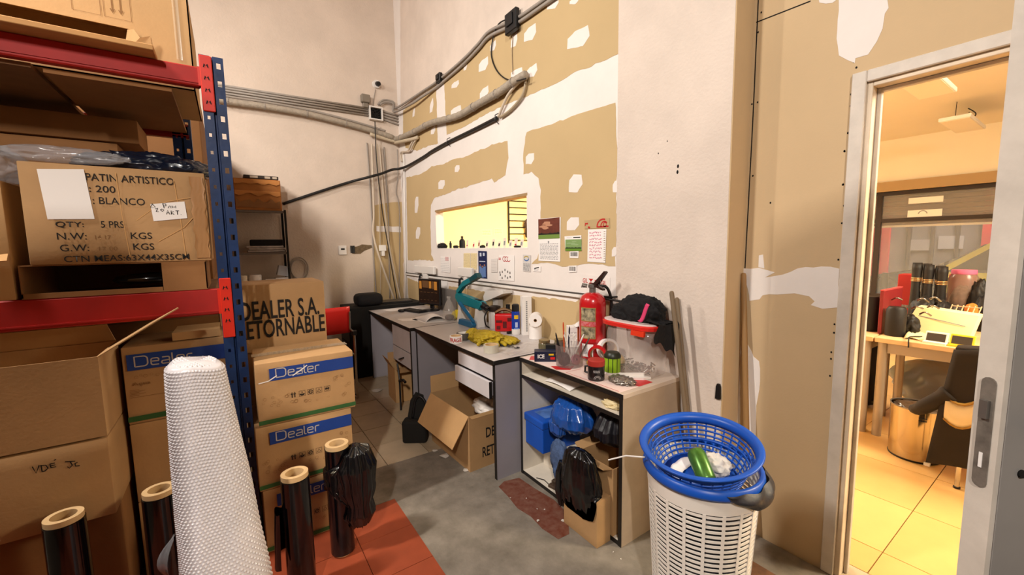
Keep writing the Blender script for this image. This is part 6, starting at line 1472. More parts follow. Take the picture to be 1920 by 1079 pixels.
# clear tub with red and white lid
t = thing('clear_tub', 'big clear plastic tub with red and white lid and metal parts inside', 'tub', (1.79, 1.43, ZS))
def sq(r, z, k=.62, n=40):
    out = []
    for i in range(n):
        a = 2 * math.pi * i / n; c, s = math.cos(a), math.sin(a); q = (abs(c) ** 4 + abs(s) ** 4) ** -.25
        out.append(Vector((c * q * r * .62, s * q * r, z)))
    return out
mb = MB(); rings = [[mb.bm.verts.new(p) for p in sq(r, z)] for r, z in ((.135, .0005), (.150, .01), (.155, .06), (.158, .20), (.150, .235), (.135, .25))]
for A, B in zip(rings[:-1], rings[1:]):
    for i in range(40): mb.bm.faces.new((A[i], A[(i + 1) % 40], B[(i + 1) % 40], B[i]))
mb.bm.faces.new(rings[0][::-1]); mb.build('body', M('clear_tub_plastic', '#DED2CA', .1, alpha=.27, coat=.8), t, smooth='all')
lid = MB(); rings = [[lid.bm.verts.new(p) for p in sq(r, z)] for r, z in ((.150, .2515), (.178, .252), (.181, .270), (.174, .276))]
for A, B in zip(rings[:-1], rings[1:]):
    for i in range(40): lid.bm.faces.new((A[i], A[(i + 1) % 40], B[(i + 1) % 40], B[i]))
lid.bm.faces.new(rings[0][::-1]); lid.bm.faces.new(rings[-1]); lid.build('lid_rim', M('lid_red', '#D42A22', .35), t)
lid = MB(); lid.prism(sq(.171, .2765), (0, 0, .006)); lid.build('lid_top', M('lid_white', '#E9D6D2', .4), t)
mb = MB(); mb.prism([(-.104, -.06, .225), (-.104, -.14, .225), (-.102, -.14, .2505), (-.102, -.06, .2505)], (-.014, 0, 0)); mb.build('lid_clasp', M('lid_orange_red', '#D8391F', .35), t)
rr = random.Random(21); mb = MB()
for k in range(60):
    c = Vector((rr.uniform(-.07, .07), rr.uniform(-.125, .125), .014 + rr.uniform(0, .03))); a = Vector((rr.uniform(-1, 1), rr.uniform(-1, 1), rr.uniform(-.3, .3))).normalized() * rr.uniform(.008, .018); mb.tube([c - a, c + a], rr.uniform(.002, .006), 6)
o = mb.build('metal_parts', M('bright_metal', '#9C968E', .25, metal=.9), None, smooth=True); o.location = t.location; tag(o, 'heap of small metal parts at the bottom of the clear tub', 'metal parts')['kind'] = 'stuff'
mb = MB(); tz = ZS + .284
mb.blob((1.80, 1.405, tz + .045), (.085, .125, .085), .22, 2.2, 91, 5, floor=tz); mb.blob((1.79, 1.49, tz + .03), (.07, .09, .055), .25, 2.4, 92, 5, floor=tz + .001)
mb.grid(lambda a, b: (1.70 + .17 * a + .02 * math.sin(b * 6), 1.30 - .055 * b - .03 * math.sin(b * 3), tz + .02 - .19 * b * (.5 + .5 * a) + .012 * math.sin(a * 12 + b * 5)), 18, 16)
for v in mb.bm.verts:
    if v.co.z < tz + .010 and v.co.y < 1.30 and v.co.y > 1.236: v.co.y = 1.236
    elif v.co.z < tz and v.co.y >= 1.30: v.co.z = tz + .001
    v.co.x = min(v.co.x, 1.905)
tag(mb.build('black_shirt', M('black_garment', '#100E10', .9, var=.25, vs=18, bump=.35, bs=50), None, smooth='all'), 'black garment with a pink trim draped over the clear tub lid', 'garment')
mb = MB(); q = at(1205, 585, X=1.71); mb.grid(lambda a, b: at(1195 + 17 * a + 6 * b, 602 - 28 * a + 3 * b + 5 * math.sin(a * 5), X=1.690 + .01 * a), 8, 2); 
gp = mb.build('pink_trim', M('hot_pink', '#D84070', .6), bpy.data.objects['black_shirt'], smooth=True, solid=.003)
# red and white paper, foil bits, white plastic pieces
t = thing('paper_sheet', 'white paper with red corners spread on the shelf unit', 'paper', (0, 0, ZS)); MB().box(1.452, 1.70, 1.25, 2.02, .0001, .0009).build('sheet', M('pinkish_paper', '#E6CFC8', .6), t); f = Fr((1.452, 1.25, .001), (1, 0, 0), (0, 1, 0))
for pts in (((.0, .70), (.06, .76), (.13, .72), (.06, .64)), ((.0, .45), (.02, .52), (.13, .44), (.06, .40)), ((.14, .0), (.14, .08), (.248, .10), (.248, .0))):
    mb = MB(); mb.face([f.p(a, b, .0005) for a, b in pts]); mb.build('red_print', m_red, t, recalc=False)
mb = MB(); ribbon(mb, f, [(.012, .012), (.012, .38), (.12, .38)], .004); mb.build('red_print', M('thin_red', '#C05048', .6), t, recalc=False)
mb = MB(); mb.blob((1.575, 1.34, ZS + .012), (.045, .06, .018), .5, 3, 101, 4, floor=ZS + .0016, ridge=True); tag(mb.build('foil_scrap', M('grey_foil', '#9C958D', .3, metal=.8), None, smooth='all'), 'crumpled grey foil bits at the shelf unit corner', 'foil')
t = thing('plastic_bracket', 'white plastic bracket lying in front of the clear tub', 'bracket', (1.655, 1.335, ZS + .0012), R_(-35)); mb = MB(); mb.prism([(-.08, .02, 0), (.07, .025, 0), (.09, .0, 0), (.05, -.012, 0), (.0, -.005, 0), (-.02, -.045, 0), (-.045, -.04, 0), (-.045, 0, 0)], (0, 0, .012)); mb.build('plate', m_wplast, t); MB().box(-.07, .06, .012, .022, .0125, .03).build('rib', m_wplast, t)

# ================================================================ UNDER THE DESKS, ON THE FLOOR
t = thing('carton', 'open brown carton under the farther desk drawers', 'box', (1.345, 3.80, 0), R_(-3)); open_carton(.30, .25, .33, m_card3, t, flaps=(('left', 28, .10), ('front', 100, .10), ('back', 30, .10)), fmat=m_card)
mb = MB(); mb.blob((1.345, 3.80, .20), (.125, .10, .05), .3, 2.2, 111, 4, floor=.006); tag(mb.build('brown_paper', m_card2, None, smooth='all'), 'crumpled brown paper inside the small open carton', 'paper')
t = thing('umbrella_handle', 'black bent rod leaning on the carton under the farther desk', 'rod', (0, 0, 0)); mb = MB(); mb.tube([(1.17, 3.50, .0), (1.18, 3.53, .27), (1.19, 3.60, .40)], .009, 8); mb.build('rod', m_black, t); mb = MB(); mb.tube([(1.175, 3.52, .262), (1.185, 3.45, .285), (1.19, 3.41, .275)], .012, 8); mb.build('grip', m_black, t)
t = thing('carton', 'big open brown carton with black print under the nearer desk', 'box', (1.40, 2.52, 0), R_(2)); w, d, h = .46, .56, .37
open_carton(w, d, h, m_card, t, flaps=(('left', 148, .22), ('back', 12, .12), ('front', 165, .02)), fmat=m_card3)
f = Fr((-w / 2, -d / 2 - .0006, 0), (1, 0, 0), (0, 0, 1)); lettering('DEALER S.A.', f, .125, .195, .32, .07, m_ink, t, bold=.02); lettering('RETORNABLE', f, .095, .07, .34, .07, m_ink, t, bold=.02)
mb = MB(); mb.blob((1.47, 2.45, .30), (.10, .14, .05), .3, 2.4, 121, 4, floor=.01); tag(mb.build('white_plastic', M('white_film', '#DDD6CF', .4), None, smooth='all'), 'white plastic sheet inside the big open carton', 'plastic')
t = thing('black_bag', 'black flat bag standing at the corner of the big open carton', 'bag', (1.06, 2.86, 0), R_(-35))
mb = MB(); mb.box(-.09, .09, -.055, .055, 0, .17, .02, 3); mb.build('body', m_blackm, t, smooth=True); mb = MB(); mb.prism([(-.06, .01, .171), (.09, .01, .171), (.06, .035, .34), (.0, .045, .36), (-.04, .04, .30)], (0, .008, 0)); mb.build('flap', m_blackm, t)
mb = MB(); mb.tube(spline([(.05, .0, .172), (.08, .02, .27), (.04, .03, .33), (.0, .03, .30), (-.02, .01, .172)]), .010, 8); mb.build('strap', m_black, t, smooth='all')
def scrap(label, px, py, s, seed):
    c = at(px, py, Z=0); mb = MB(); rr = random.Random(seed); n = 7
    base = [(c.x + s * math.cos(a) * rr.uniform(.5, 1), c.y + s * math.sin(a) * rr.uniform(.5, 1)) for a in [k * 2 * math.pi / n for k in range(n)]]
    top = mb.bm.verts.new((c.x, c.y, .003 + s * .2)); vs = [mb.bm.verts.new((a, b, .0008 + rr.uniform(0, .006))) for a, b in base]
    for k in range(n): mb.bm.faces.new((vs[k], vs[(k + 1) % n], top))
    tag(mb.build('paper_scrap', M('dirty_white_paper', '#CFC8BE', .8), None, solid=.001), label, 'paper')
scrap('torn white paper scrap on the concrete in front of the big open carton', 834, 856, .045, 1); scrap('tiny white paper scrap at the corner of the big open carton', 874, 883, .025, 2); scrap('thin grey-white scrap near the black flat bag', 815, 846, .03, 3)
scrap('white chip on the worn red patch nearest the shelf', 1056, 978, .013, 4); scrap('white chip on the worn red patch further out', 1009, 978, .011, 5); scrap('white crumpled paper by the carton under the farther desk', 706, 733, .07, 6)
for k, (px, py) in enumerate(((1021, 957), (1007, 956), (987, 936), (1150, 1037), (1164, 1050), (957, 935))): scrap('tiny pale crumb on the floor before the shelf unit', px, py, .005, 10 + k)
for o in COL.objects:
    if o.get('label') == 'tiny pale crumb on the floor before the shelf unit': o['group'] = 'crumbs before the shelf unit'
mb = MB(); c = at(1430, 1035, Z=0); mb.box(1.56, 1.86, .60, .82, .0, .008, .002); tag(mb.build('door_mat', M('brown_mat', '#6E4A30', .9, var=.3, vs=30, bump=.5, bs=200)), 'brown ribbed mat on the floor behind the basket', 'mat')
# ================================================================ ON THE WINDOW SILL AND BEYOND IT
ZW = WZ0 + .0125
def sy(px): return at(px, 466, X=1.965).y
mb = MB(); mb.blob((1.965, sy(828), ZW + .02), (.03, .11, .035), .4, 3, 201, 4, floor=ZW); tag(mb.build('black_cloth', m_blackm, None, smooth='all'), 'low heap of black straps at the far end of the window sill', 'straps')
mb = MB(); mb.lathe([(.012, 0), (.014, .05), (.008, .06), (.009, .075)], (1.965, sy(845), ZW), 14); tag(mb.build('marker', m_black, None), 'black marker standing on the window sill', 'marker')
mb = MB(); mb.blob((1.965, sy(855), ZW + .012), (.02, .05, .016), .35, 3, 203, 3, floor=ZW); tag(mb.build('black_scrap', m_blackm, None), 'small black scrap between marker and bottle on the sill', 'scrap')
t = thing('bottle', 'small black bottle on the window sill', 'bottle', (1.965, sy(867), ZW)); mb = MB(); mb.lathe([(.03, 0), (.032, .01), (.03, .075), (.012, .095)], seg=18); mb.build('body', m_black, t, smooth=True); mb = MB(); mb.lathe([(.012, .0955), (.012, .12)], seg=12); mb.build('cap', m_black, t)
m_pk = M('pale_pink_card', '#EBD5C4', .7)
spots = [(877, 14, 'pale pink card with a red mark nearest the black bottle'), (889, 10, 'pale pink card with two red marks'), (899, 13, 'pale pink card with a brown picture beside the sill middle'), (914, 11, 'pale card with a black dot'), (926, 14, 'pale card with a tall black figure'), (937, 10, 'narrow pale card with a slanted mark'), (947, 15, 'pale card with two grey figures'), (958, 11, 'plain pale card under the wire grid'), (968, 14, 'pale card with a red bar below the wire grid'), (979, 12, 'pale card nearest the window end')]
for k, (px, hpx, lab) in enumerate(spots):
    y = sy(px); t = thing('card', lab, 'card', (1.96, y, ZW), 0, 'small cards standing on the window sill'); h = hpx * .0055; w = .045
    mb = MB(); mb.prism([(-.004, -w / 2, 0), (-.004, w / 2, 0), (.006, w / 2, h), (.006, -w / 2, h)], (.002, 0, 0)); mb.build('sheet', m_pk, t)
    f = Fr((-.0045, w / 2, 0), (0, -1, 0), (.01, 0, h)); mm = (m_inkr, m_inkr, m_card2, m_ink, m_ink, m_ink, m_inkg, m_inkg, m_inkr, m_inkg)[k]
    print_rect(f, w * .25, w * .75, h * .25, h * (.4 if k in (0, 8) else .7), mm, t, 'printed_mark', .0012)
mb = MB(); mb.blob((1.965, sy(905), ZW + .010), (.018, .035, .016), .4, 3, 207, 3, floor=ZW); tag(mb.build('black_scrap', m_blackm, None), 'small black scrap in the middle of the window sill', 'scrap')
mb = MB(); mb.blob((1.957, sy(972), ZW + .006), (.016, .045, .010), .4, 3, 208, 3, floor=ZW); tag(mb.build('black_scrap', m_blackm, None), 'black scrap lying before the red-barred card', 'scrap')
# papers and wire grid on the far shop wall
t = thing('wire_grid', 'dark wire grid panel on the yellow wall beyond the window', 'grid', (4.45, YF - .03, 1.5)); mb = MB(); mb.box(-.012, .012, -.012, .012, 0, .85); mb.build('upright', m_blackmetal, t); MB().box(1.0, 1.024, -.012, .012, 0, .85).build('upright', m_blackmetal, t)
for k in range(7): mb = MB(); z = .05 + .125 * k; mb.tube([(.0125, 0, z), (.9995, 0, z)], .009, 8); mb.build('wire', m_blackmetal, t)
mb = MB(); mb.blob((4.86, YF - .08, 1.86), (.07, .035, .10), .25, 2.5, 211, 4); mb.box(4.81, 4.87, YF - .11, YF - .05, 1.60, 1.78, .015); tag(mb.build('hanging_bag', M('dark_brown_leather', '#3A2418', .6), None, smooth=True), 'dark brown item hanging from the wire grid', 'bag')
for k, (px, py, w, h, lab) in enumerate(((912, 436, .22, .12, 'pale notice on the far yellow wall, the left one'), (934, 435, .20, .12, 'pale notice on the far yellow wall, the right one'))):
    p = at(px, py, Y=YF - .002); t = thing('notice', lab, 'notice', p); MB().box(-w / 2, w / 2, -.003, 0, -h / 2, h / 2).build('sheet', M('yellowish_paper', '#F0E2AE', .7), t); f = Fr((-w / 2, -.0032, -h / 2), (1, 0, 0), (0, 0, 1)); lines(t, f, .02, w - .02, .02, h - .02, 4, M('tan_ink', '#A08A5E', .7), .008, k)

# ================================================================ THE SHOP THROUGH THE DOORWAY
m_tab = M('pale_wood_table', '#DDB98A', .4, var=.08, vs=4, stretch=(6, 1, 1)); m_leg = M('pale_metal_leg', '#A99A88', .4, metal=.3)
def table(label, x0, x1, y0, y1):
    t = thing('table', label, 'table', (x0, y0, 0), 0, 'pale tables in the shop'); X, Y = x1 - x0, y1 - y0
    MB().box(0, X, 0, Y, .705, .74, .003).build('tabletop', m_tab, t)
    MB().box(.05, X - .05, .03, .05, .63, .7045).build('apron', m_leg, t); MB().box(.05, X - .05, Y - .05, Y - .03, .63, .7045).build('apron', m_leg, t); MB().box(.03, .05, .0505, Y - .0505, .63, .7045).build('apron', m_leg, t)
    for x in (.035, X - .035):
        for y in (.04, Y - .04): mb = MB(); mb.cyl((x, y, 0), (x, y, .7045), .028, seg=16); mb.build('leg', m_leg, t, smooth=True)
table('pale wooden table with a joint, seen through the doorway on the right', 3.85, 4.40, -.65, .935)
table('pale wooden table partly hidden by the door frame', 3.85, 4.40, .945, 2.30)
table('pale wooden table behind the front pair, carrying the black stock', 4.42, 5.30, -.65, 1.60)
ZT = .7405
def cylt(name, label, cat, x, y, r, h, mat, group=None, z=ZT):
    mb = MB(); mb.lathe([(r * .94, 0), (r, .01), (r, h - .02), (r * .8, h)], (x, y, z), 20); return tag(mb.build(name, mat, None, smooth=True), label, cat, group)
m_bk = M('soft_black', '#181312', .6, var=.2, vs=14)
cylt('black_canister', 'black canister at the frame end of the shop table', 'canister', 4.10, 1.035, .055, .27, m_bk)
t = thing('divider_panel', 'dark red upright panel between the black canisters on the table', 'panel', (4.02, .950, ZT), R_(-2)); MB().box(-.012, .40, -.012, .012, 0, .325, .003).build('panel', M('dark_red_panel', '#7E1B20', .5), t); MB().box(-.012, .40, -.012, .012, .3255, .333).build('top_edge', M('red_edge', '#C2474A', .5), t)
cylt('black_canister', 'black canister in front of the dark red panel', 'canister', 4.02, .865, .058, .215, m_bk)
# shoes / gloves heap: black leather forms
rr = random.Random(31)
for k, (px, py, h, r, lab) in enumerate(((575, 565, .30, .07, 'tall black boot nearest the red divider on the stock table'), (610, 575, .28, .06, 'tall black boot second from the red divider'), (650, 578, .27, .055, 'tall black boot third from the red divider'), (700, 590, .26, .06, 'tall black boot fourth from the red divider'), (740, 590, .23, .05, 'black boot at the bright end of the boot row'))):
    p = at(1560 + px / 3.48, 330 + py / 3.48, X=4.88)
    r = .046; t = thing('boot', lab, 'boot', (4.80 + .15 * (k % 2), p.y, ZT), 0, 'black boots standing on the stock table'); top = p.z - ZT
    mb = MB(); mb.lathe([(r * .7, .0), (r * .8, .03), (r * .75, top * .3), (r * .62, top * .6), (r * .75, top * .9), (r * .66, top), (r * .5, top)], seg=18, wob=.1, seed=k); mb.blob((-.06, 0, .035), (.09, r * .7, .04), .05, 2, k, 3, floor=0); mb.build('boot_body', m_bk, t, smooth='all')
    mb = MB()
    for q in range(3): z = top * .74 - .012 * q; mb.lathe([(r * .70, z), (r * .73, z + .003), (r * .70, z + .006)], seg=18)
    mb.build('strap', M('tan_buckle', '#B98A52', .4, metal=.3), t)['kind'] = 'stuff'
for k, (px, py, w, lab) in enumerate(((468, 690, .10, 'red carton behind the boots, nearest the window frame'), (800, 690, .14, 'red carton behind the boots on the bright side'))):
    p = at(1560 + px / 3.48, 330 + 640 / 3.48, X=5.16); t = thing('red_carton', lab, 'box', (5.17, p.y - w / 2 + .02, ZT)); MB().box(-.09, .09, -w / 2, w / 2, 0, p.z - ZT, .004).build('body', M('red_carton', '#A61F1E', .5), t); MB().box(-.0915, -.0905, -w / 2 + .01, w / 2 - .01, .08, .11).build('printed_band', M('pale_print', '#A8A4A4', .6), t)
for k, (px, py, rx_, ry_, rz_, x, lab) in enumerate(((520, 850, .055, .05, .08, 4.13, 'black crumpled harness heap right of the front canister'), (600, 800, .11, .075, .13, 4.60, 'big black strap heap under the boots'), (722, 840, .10, .055, .12, 4.62, 'black strap heap in the middle of the table'), (812, 860, .07, .045, .10, 4.66, 'dark grey helmet-shaped heap beside the wire rack'), (1015, 880, .08, .07, .15, 4.72, 'black heap beside the door edge'), (640, 880, .06, .085, .10, 4.36, 'low black strap heap between the front canister and the paper box'), (960, 800, .07, .06, .20, 4.86, 'tall dark heap between the pink-rimmed tub and the door edge'))):
    p = at(1560 + px / 3.48, 330 + py / 3.48, X=x); mb = MB(); mb.blob((x, p.y, ZT + rz_ * .8), (rx_, ry_, rz_), .28, 2.6, 220 + k, 4, floor=ZT); tag(mb.build('black_harness', m_bk if k != 3 else M('dark_grey_soft', '#37302C', .6), None, smooth='all'), lab, 'harness')
for k in range(7):
    p = at(1560 + rr.uniform(390, 640) / 3.48, 330 + rr.uniform(790, 960) / 3.48, X=4.16); mb = MB(); q = Vector((4.15, p.y, max(p.z, ZT + .02))); mb.tube(spline([q, q + Vector((-.02, -.03, .02)), q + Vector((0, -.06, rr.uniform(-.01, .03)))]), .006, 6); tag(mb.build('buckle', M('bright_metal', '#9C968E', .25, metal=.9), None, smooth='all'), 'small bright metal buckle on the black harness heaps', 'buckle', 'bright buckles on the black heaps')
# paper box, papers, stands
t = thing('paper_box', 'pale yellowish paper box leaning on the shop table', 'box', (4.27, .69, ZT), R_(-14)); mb = MB(); mb.prism([(-.08, -.20, 0), (-.08, .17, 0), (.03, .14, .19), (.03, -.20, .17)], (.06, 0, .01)); mb.build('body', M('yellowish_paper', '#F0E2AE', .7), t); f = Fr((-.081, .17, .0), (0, -1, 0), (.11, 0, .18)); mb = MB(); ribbon(mb, f, [(.06, .15), (.20, .13), (.33, .11)], .006, .002); mb.build('printed_line', m_inkg, t, recalc=False)
mb = MB(); mb.grid(lambda a, b: (3.95 + .18 * a, .80 - .10 * b, ZT + .002 + .05 * a * (1 - b) + .01 * math.sin(a * 5 + b * 4)), 8, 8); tag(mb.build('paper_sheet', M('yellowish_paper', '#F0E2AE', .7), None, smooth='all', solid=.001), 'curled cream paper lying before the paper box', 'paper')
for k, (y, m, lab) in enumerate(((.632, m_paper, 'white card stand with a dark screen on the table edge'), (.512, M('lemon_yellow', '#D9C52C', .4), 'yellow card stand with a dark screen on the table edge'))):
    t = thing('card_stand', lab, 'stand', (3.95, y, ZT), R_(-6)); mb = MB(); mb.prism([(-.05, -.058, 0), (-.05, .052, 0), (-.02, .052, .075), (-.02, -.058, .075)], (.02, 0, 0)); mb.box(-.07, .03, -.06, .054, 0, .012); mb.build('body', m, t); f = Fr((-.0502, .052, 0), (0, -1, 0), (.03, 0, .075)); print_rect(f, .008, .102, .018, .072, M('dark_screen', '#3C3530', .3), t, 'screen', .001)
pipe('cable', 'thin black cable hanging over the shop table edge', 'cable', [(4.10, .72, ZT + .006), (3.95, .76, ZT + .02), (3.855, .755, ZT + .02), (3.838, .75, .70)], .004, m_cableb)
# wire rack with orange
t = thing('wire_rack', 'pale wire rack tilted at the right of the shop table', 'rack', (4.42, .605, ZT + .02), R_(-6))
for k in range(6): mb = MB(); mb.tube([(-.02, .08 - .03 * k, 0), (.08, .06 - .03 * k, .19)], .0035, 6); mb.build('wire', M('pale_wire', '#D8B896', .4), t)
for k in range(5): mb = MB(); z = .02 + .04 * k; mb.tube([(-.02 + z * .52 - .002, .08 - z * .1, z), (-.02 + z * .52 - .002, -.07 - z * .1, z)], .0035, 6); mb.build('wire', M('pale_wire', '#D8B896', .4), t)
mb = MB(); mb.blob((4.56, .565, ZT + .17), (.03, .035, .05), .2, 2.4, 231, 3); mb.box(4.54, 4.58, .55, .58, ZT, ZT + .14); tag(mb.build('orange_bundle', M('orange_cloth', '#C9742A', .8), None, smooth=True), 'orange bundle behind the pale wire rack', 'cloth')
t = thing('display_tub', 'tall clear tub of small goods with a pink rim on the stock table', 'tub', (4.90, .665, ZT)); mb = MB(); mb.lathe([(.085, 0), (.09, .01), (.09, .38), (.07, .42)], seg=24); mb.build('body', M('pinkish_clear', '#8E776B', .25, alpha=.6), t, smooth=True); mb = MB(); mb.lathe([(.072, .4205), (.075, .43), (.072, .455)], seg=24); mb.build('rim', M('pink_rim', '#D0688C', .4), t, smooth=True); mb = MB(); mb.blob((0, 0, .16), (.07, .07, .155), .2, 3, 241, 4, floor=.003); mb.build('contents', M('mixed_goods', '#8A6E5E', .6, var=.5, vs=30), t, smooth='all')
cylt('black_canister', 'round black helmet-like object at the door edge', 'canister', 4.98, .48, .06, .42, m_bk)
# bin, bag over a chair, things below
t = thing('waste_bin', 'round polished steel waste bin under the shop table edge', 'bin', (3.70, .655, 0)); mb = MB(); mb.lathe([(.128, 0), (.132, .012)], seg=40); mb.build('base_ring', m_black, t); mb = MB(); mb.shell([(.126, .0125), (.129, .0125), (.133, .345), (.130, .345)], seg=40); mb.lathe([(.001, .0126), (.125, .0126)], seg=40); mb.build('body', M('polished_steel', '#B8A890', .14, metal=1), t, smooth=True)
mb = MB(); mb.shell([(.129, .3455), (.135, .345), (.136, .352), (.129, .352)], seg=40); mb.build('rim', m_steel, t, smooth=True)
for q in range(8):
    a = R_(196 + 4.5 * (q % 4)); z = .285 + .018 * (q // 4); mb = MB(); c = Vector((.1335 * math.cos(a), .1335 * math.sin(a), z)); mb.prism([c + Vector((-.004 * math.sin(a), .004 * math.cos(a), 0)), c + Vector((.004 * math.sin(a), -.004 * math.cos(a), 0)), c + Vector((.004 * math.sin(a), -.004 * math.cos(a), .006)), c + Vector((-.004 * math.sin(a), .004 * math.cos(a), .006))], Vector((math.cos(a), math.sin(a), 0)) * .0008); mb.build('vent_slot', m_dark, t)
mb = MB(); mb.blob((3.70, .655, .33), (.105, .105, .03), .3, 3, 251, 4); tag(mb.build('bin_bag', M('brown_bin_bag', '#4A3A2C', .3, coat=.3), None, smooth='all'), 'crumpled brownish bag in the mouth of the steel bin', 'bag')
t = thing('shop_chair', 'chair at the door edge with a dark jacket hung over its back', 'chair', (3.42, .29, 0))
for x, y in ((-.02, .12), (-.02, -.25), (.36, .12), (.36, -.25)):
    mb = MB(); mb.tube([(x, y, .008), (x, y, .44)], .011, 8); mb.build('leg', m_chrome, t, smooth=True); mb = MB(); mb.cyl((x, y, 0), (x, y, .010), .016, seg=10); mb.build('foot', m_black, t)
MB().box(-.04, .38, -.27, .14, .441, .48, .01, 2).build('seat', m_black, t); MB().box(-.045, -.015, -.26, .13, .4805, .80, .01, 2).build('backrest', m_black, t)
m_jk = M('dark_jacket', '#211A18', .85, var=.15, vs=8)
t = thing('jacket', 'dark jacket with a cream band hanging over the shop chair', 'jacket', (3.37, .285, -.04))
mb = MB(); mb.grid(lambda a, b: (-.055 - .02 * math.sin(a * 7 + b * 2) - .025 * b * (1 - b), .175 - .47 * a + (.07 * b * (1 - a)), .87 - .69 * b + .02 * math.sin(a * 5)), 20, 20); mb.grid(lambda a, b: (.056 + .01 * math.sin(a * 7), .16 - .44 * a, .87 - .28 * b), 10, 8); mb.grid(lambda a, b: (-.055 + .11 * b, .17 - .46 * a, .872 + .012 * math.sin(a * 5) + .01 * math.sin(b * 3.1)), 12, 4); mb.build('body', m_jk, t, smooth='all', solid=.01)
mb = MB(); mb.grid(lambda a, b: (-.085 - .015 * math.sin(b * 3.1), .185 - .30 * a, .60 - .13 * b - .035 * math.sin(a * 8)), 12, 5); mb.build('cream_band', M('cream_cloth', '#D8C7A6', .8), t, smooth='all', solid=.006)
mb = MB(); mb.grid(lambda a, b: (-.083 - .015 * math.sin(b * 3.1), .187 - .30 * a, .612 - .012 * b - .035 * math.sin(a * 8)), 12, 2); mb.grid(lambda a, b: (-.083 - .015 * math.sin(b * 3.1), .187 - .30 * a, .478 - .012 * b - .035 * math.sin(a * 8)), 12, 2); mb.build('gold_edge', M('gold_cloth', '#A87F36', .7), t, smooth='all', solid=.006)
mb = MB(); mb.tube(spline([(-.06, .17, .62), (-.05, .24, .54), (-.0, .30, .47), (.10, .34, .43)]), [.045, .05, .045, .04, .04, .04, .04, .04, .04, .04, .04, .035, .035, .035, .035, .03, .03, .03, .03][:19], 12); mb.build('sleeve', m_jk, t, smooth='all')
mb = MB(); mb.box(-.01, .0, -.0, .03, 0, .03); 
mb = MB(); mb.box(3.585, 3.605, .555, .585, 0, .02, .002); tag(mb.build('paper_tag', m_paper), 'tiny white tag on the floor at the foot of the steel bin', 'paper')
t = thing('suitcase', 'black fabric case standing under the shop table by the door frame', 'case', (4.50, 1.19, 0), R_(-25)); MB().box(-.12, .12, -.12, .14, .02, .56, .03, 3).build('body', m_bk, t, smooth=True); MB().box(-.125, -.1205, -.06, .08, .15, .40, .002).build('pocket', m_black, t)
for s in (-.09, .11): mb = MB(); mb.cyl((-.08, s - .01, .0201), (-.08, s + .01, .0201), .02, seg=12); mb.build('wheel', m_black, t)
mb = MB(); mb.blob((4.95, .75, .20), (.16, .30, .20), .2, 2.2, 261, 4, floor=0.0); tag(mb.build('blue_grey_bag', M('blue_grey_film', '#8C93A0', .3, coat=.4), None, smooth='all'), 'bluish grey plastic bag under the tables', 'bag')
mb = MB(); mb.blob((4.72, .30, .22), (.12, .16, .22), .25, 2.2, 262, 4, floor=0.0); tag(mb.build('red_bag', M('dark_red_bag', '#6E1A1C', .5), None, smooth='all'), 'dark red bag on the floor under the tables', 'bag')
rr = random.Random(8)
for k in range(7):
    a = Vector((4.55 + rr.uniform(-.12, .12), .62 + rr.uniform(-.2, .2), .012)); b = a + Vector((rr.uniform(-.05, .1), rr.uniform(-.22, .22), rr.uniform(.0, .12))); mb = MB(); mb.tube([a, b], .011, 8); tag(mb.build('metal_tube', M('bright_metal', '#9C968E', .25, metal=.9), None, smooth=True), 'pale metal tube lying in the heap under the tables', 'tube', 'metal tubes under the tables')
# hanging light panels (switched off) and ceiling stains
for k, (x, y, lab) in enumerate(((4.42, .905, 'white hanging light panel nearer the doorway'), (6.30, .975, 'white hanging light panel farther towards the street'))):
    t = thing('light_panel', lab, 'light', (x, y, 2.60)); MB().box(-.40, .40, -.12, .10, 0, .035, .004).build('housing', m_wplast, t); MB().box(-.38, .38, -.11, .09, -.003, -.0005).build('diffuser', M('panel_diffuser', '#F4E8D6', .5), t)
    for s in (-.3, .3): mb = MB(); mb.tube([(s, 0, .0355), (s + .02, .0, HS - 2.60)], .003, 6); mb.build('hanger', m_black, t)
    mb = MB(); mb.tube(spline([(.1, .02, .036), (.14, -.05, .08), (.10, -.08, .12), (.12, -.02, HS - 2.601)]), .005, 6); mb.build('cord', m_black, t, smooth='all')
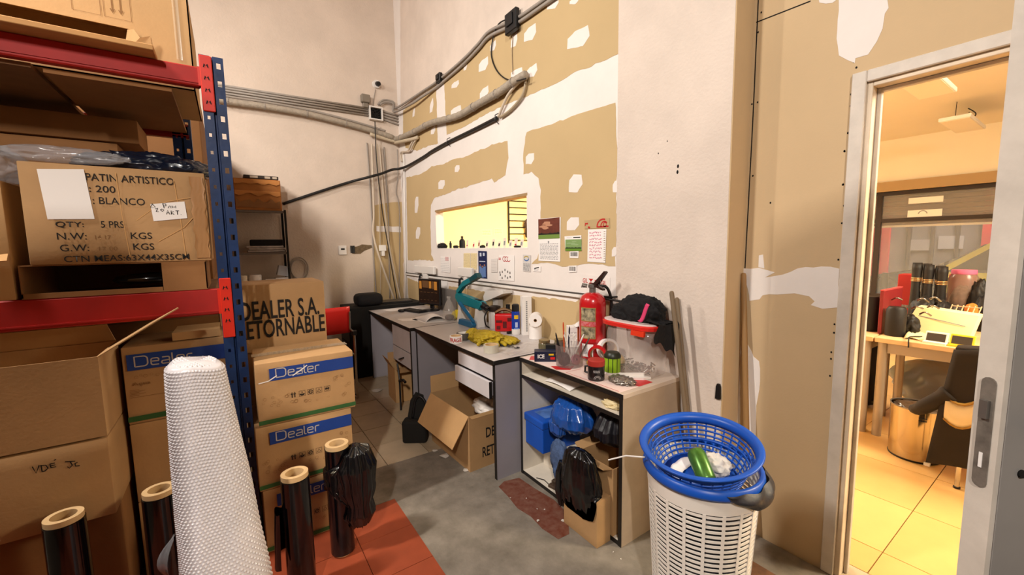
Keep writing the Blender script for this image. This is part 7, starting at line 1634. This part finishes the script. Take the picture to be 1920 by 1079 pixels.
# street things
t = thing('bollard', 'dark street bollard with a chain outside the shop window', 'bollard', (8.5, 2.0, 0)); mb = MB(); mb.lathe([(.06, 0), (.055, .05), (.05, .88), (.03, .93)], seg=16); mb.build('post', m_black, t, smooth=True)
for s in (-1, 1):
    mb = MB(); mb.tube([(0, s * (.05 + .9 * q / 8), .86 - .42 * math.sin(q / 8 * math.pi / 2)) for q in range(9)], .014, 6); mb.build('chain', m_black, t)
t = thing('car', 'black and yellow car parked across the street', 'car', (10.6, .55, 0))
m_carb = M('car_black', '#141416', .2, coat=1); m_cary = M('car_yellow', '#E8D21E', .3, coat=1)
prof = [(-2.1, .35), (-2.15, .62), (-1.95, .80), (-1.15, .92), (-.55, 1.38), (.75, 1.42), (1.45, 1.02), (2.0, .98), (2.1, .55), (2.05, .35)]
mb = MB(); mb.prism([(-.82, -y + 0, z) for y, z in prof], (1.64, 0, 0)); es = mb.bm.edges[:]; bmesh.ops.bevel(mb.bm, geom=es, offset=.05, segments=2, affect='EDGES'); mb.build('body', m_carb, t, smooth=True)
f = Fr((-.826, 0, 0), (0, -1, 0), (0, 0, 1)); mb = MB(); mb.prism([f.p(-1.05, .55), f.p(1.35, .55), f.p(1.35, .90), f.p(-1.1, .90)], f.w * .012); mb.build('door', m_cary, t)
mb = MB(); mb.prism([f.p(-.95, .94), f.p(1.25, .97), f.p(.68, 1.34), f.p(-.48, 1.32)], f.w * .008); mb.build('side_window', M('car_glass', '#1E2226', .05), t)
mb = MB(); mb.prism([f.p(-1.12, .90), f.p(-.98, .90), f.p(-.46, 1.34), f.p(-.52, 1.38)], f.w * .014); mb.build('yellow_pillar', m_cary, t)
for y in (-1.25, 1.3):
    mb = MB(); mb.cyl((-.83, -y, .33), (-.60, -y, .33), .33, seg=24); w_ = mb.build('wheel', m_black, t); mb = MB(); mb.cyl((-.845, -y, .33), (-.8305, -y, .33), .19, seg=16); mb.build('hub', m_steel, w_)
t = thing('window_sign', 'white sign with a small mark stuck on the shop window', 'sign', (XS + .05, 0, 0))
a, b = at(1704, 372, X=XS + .05), at(1766, 405, X=XS + .05)
for z0, z1 in ((b.z, b.z + (a.z - b.z) * .36), (a.z - (a.z - b.z) * .30, a.z)): MB().box(-.0015, .001, b.y, a.y, z0, z1).build('strip', m_paper, t)
f = Fr((-.0016, a.y, b.z), (0, -1, 0), (0, 0, 1)); mb = MB(); ribbon(mb, f, arc((a.y - b.y) * .45, (a.z - b.z) * .08, .045, .06, 20, 160, 8), .012); mb.build('printed_mark', m_inkg, t, recalc=False)
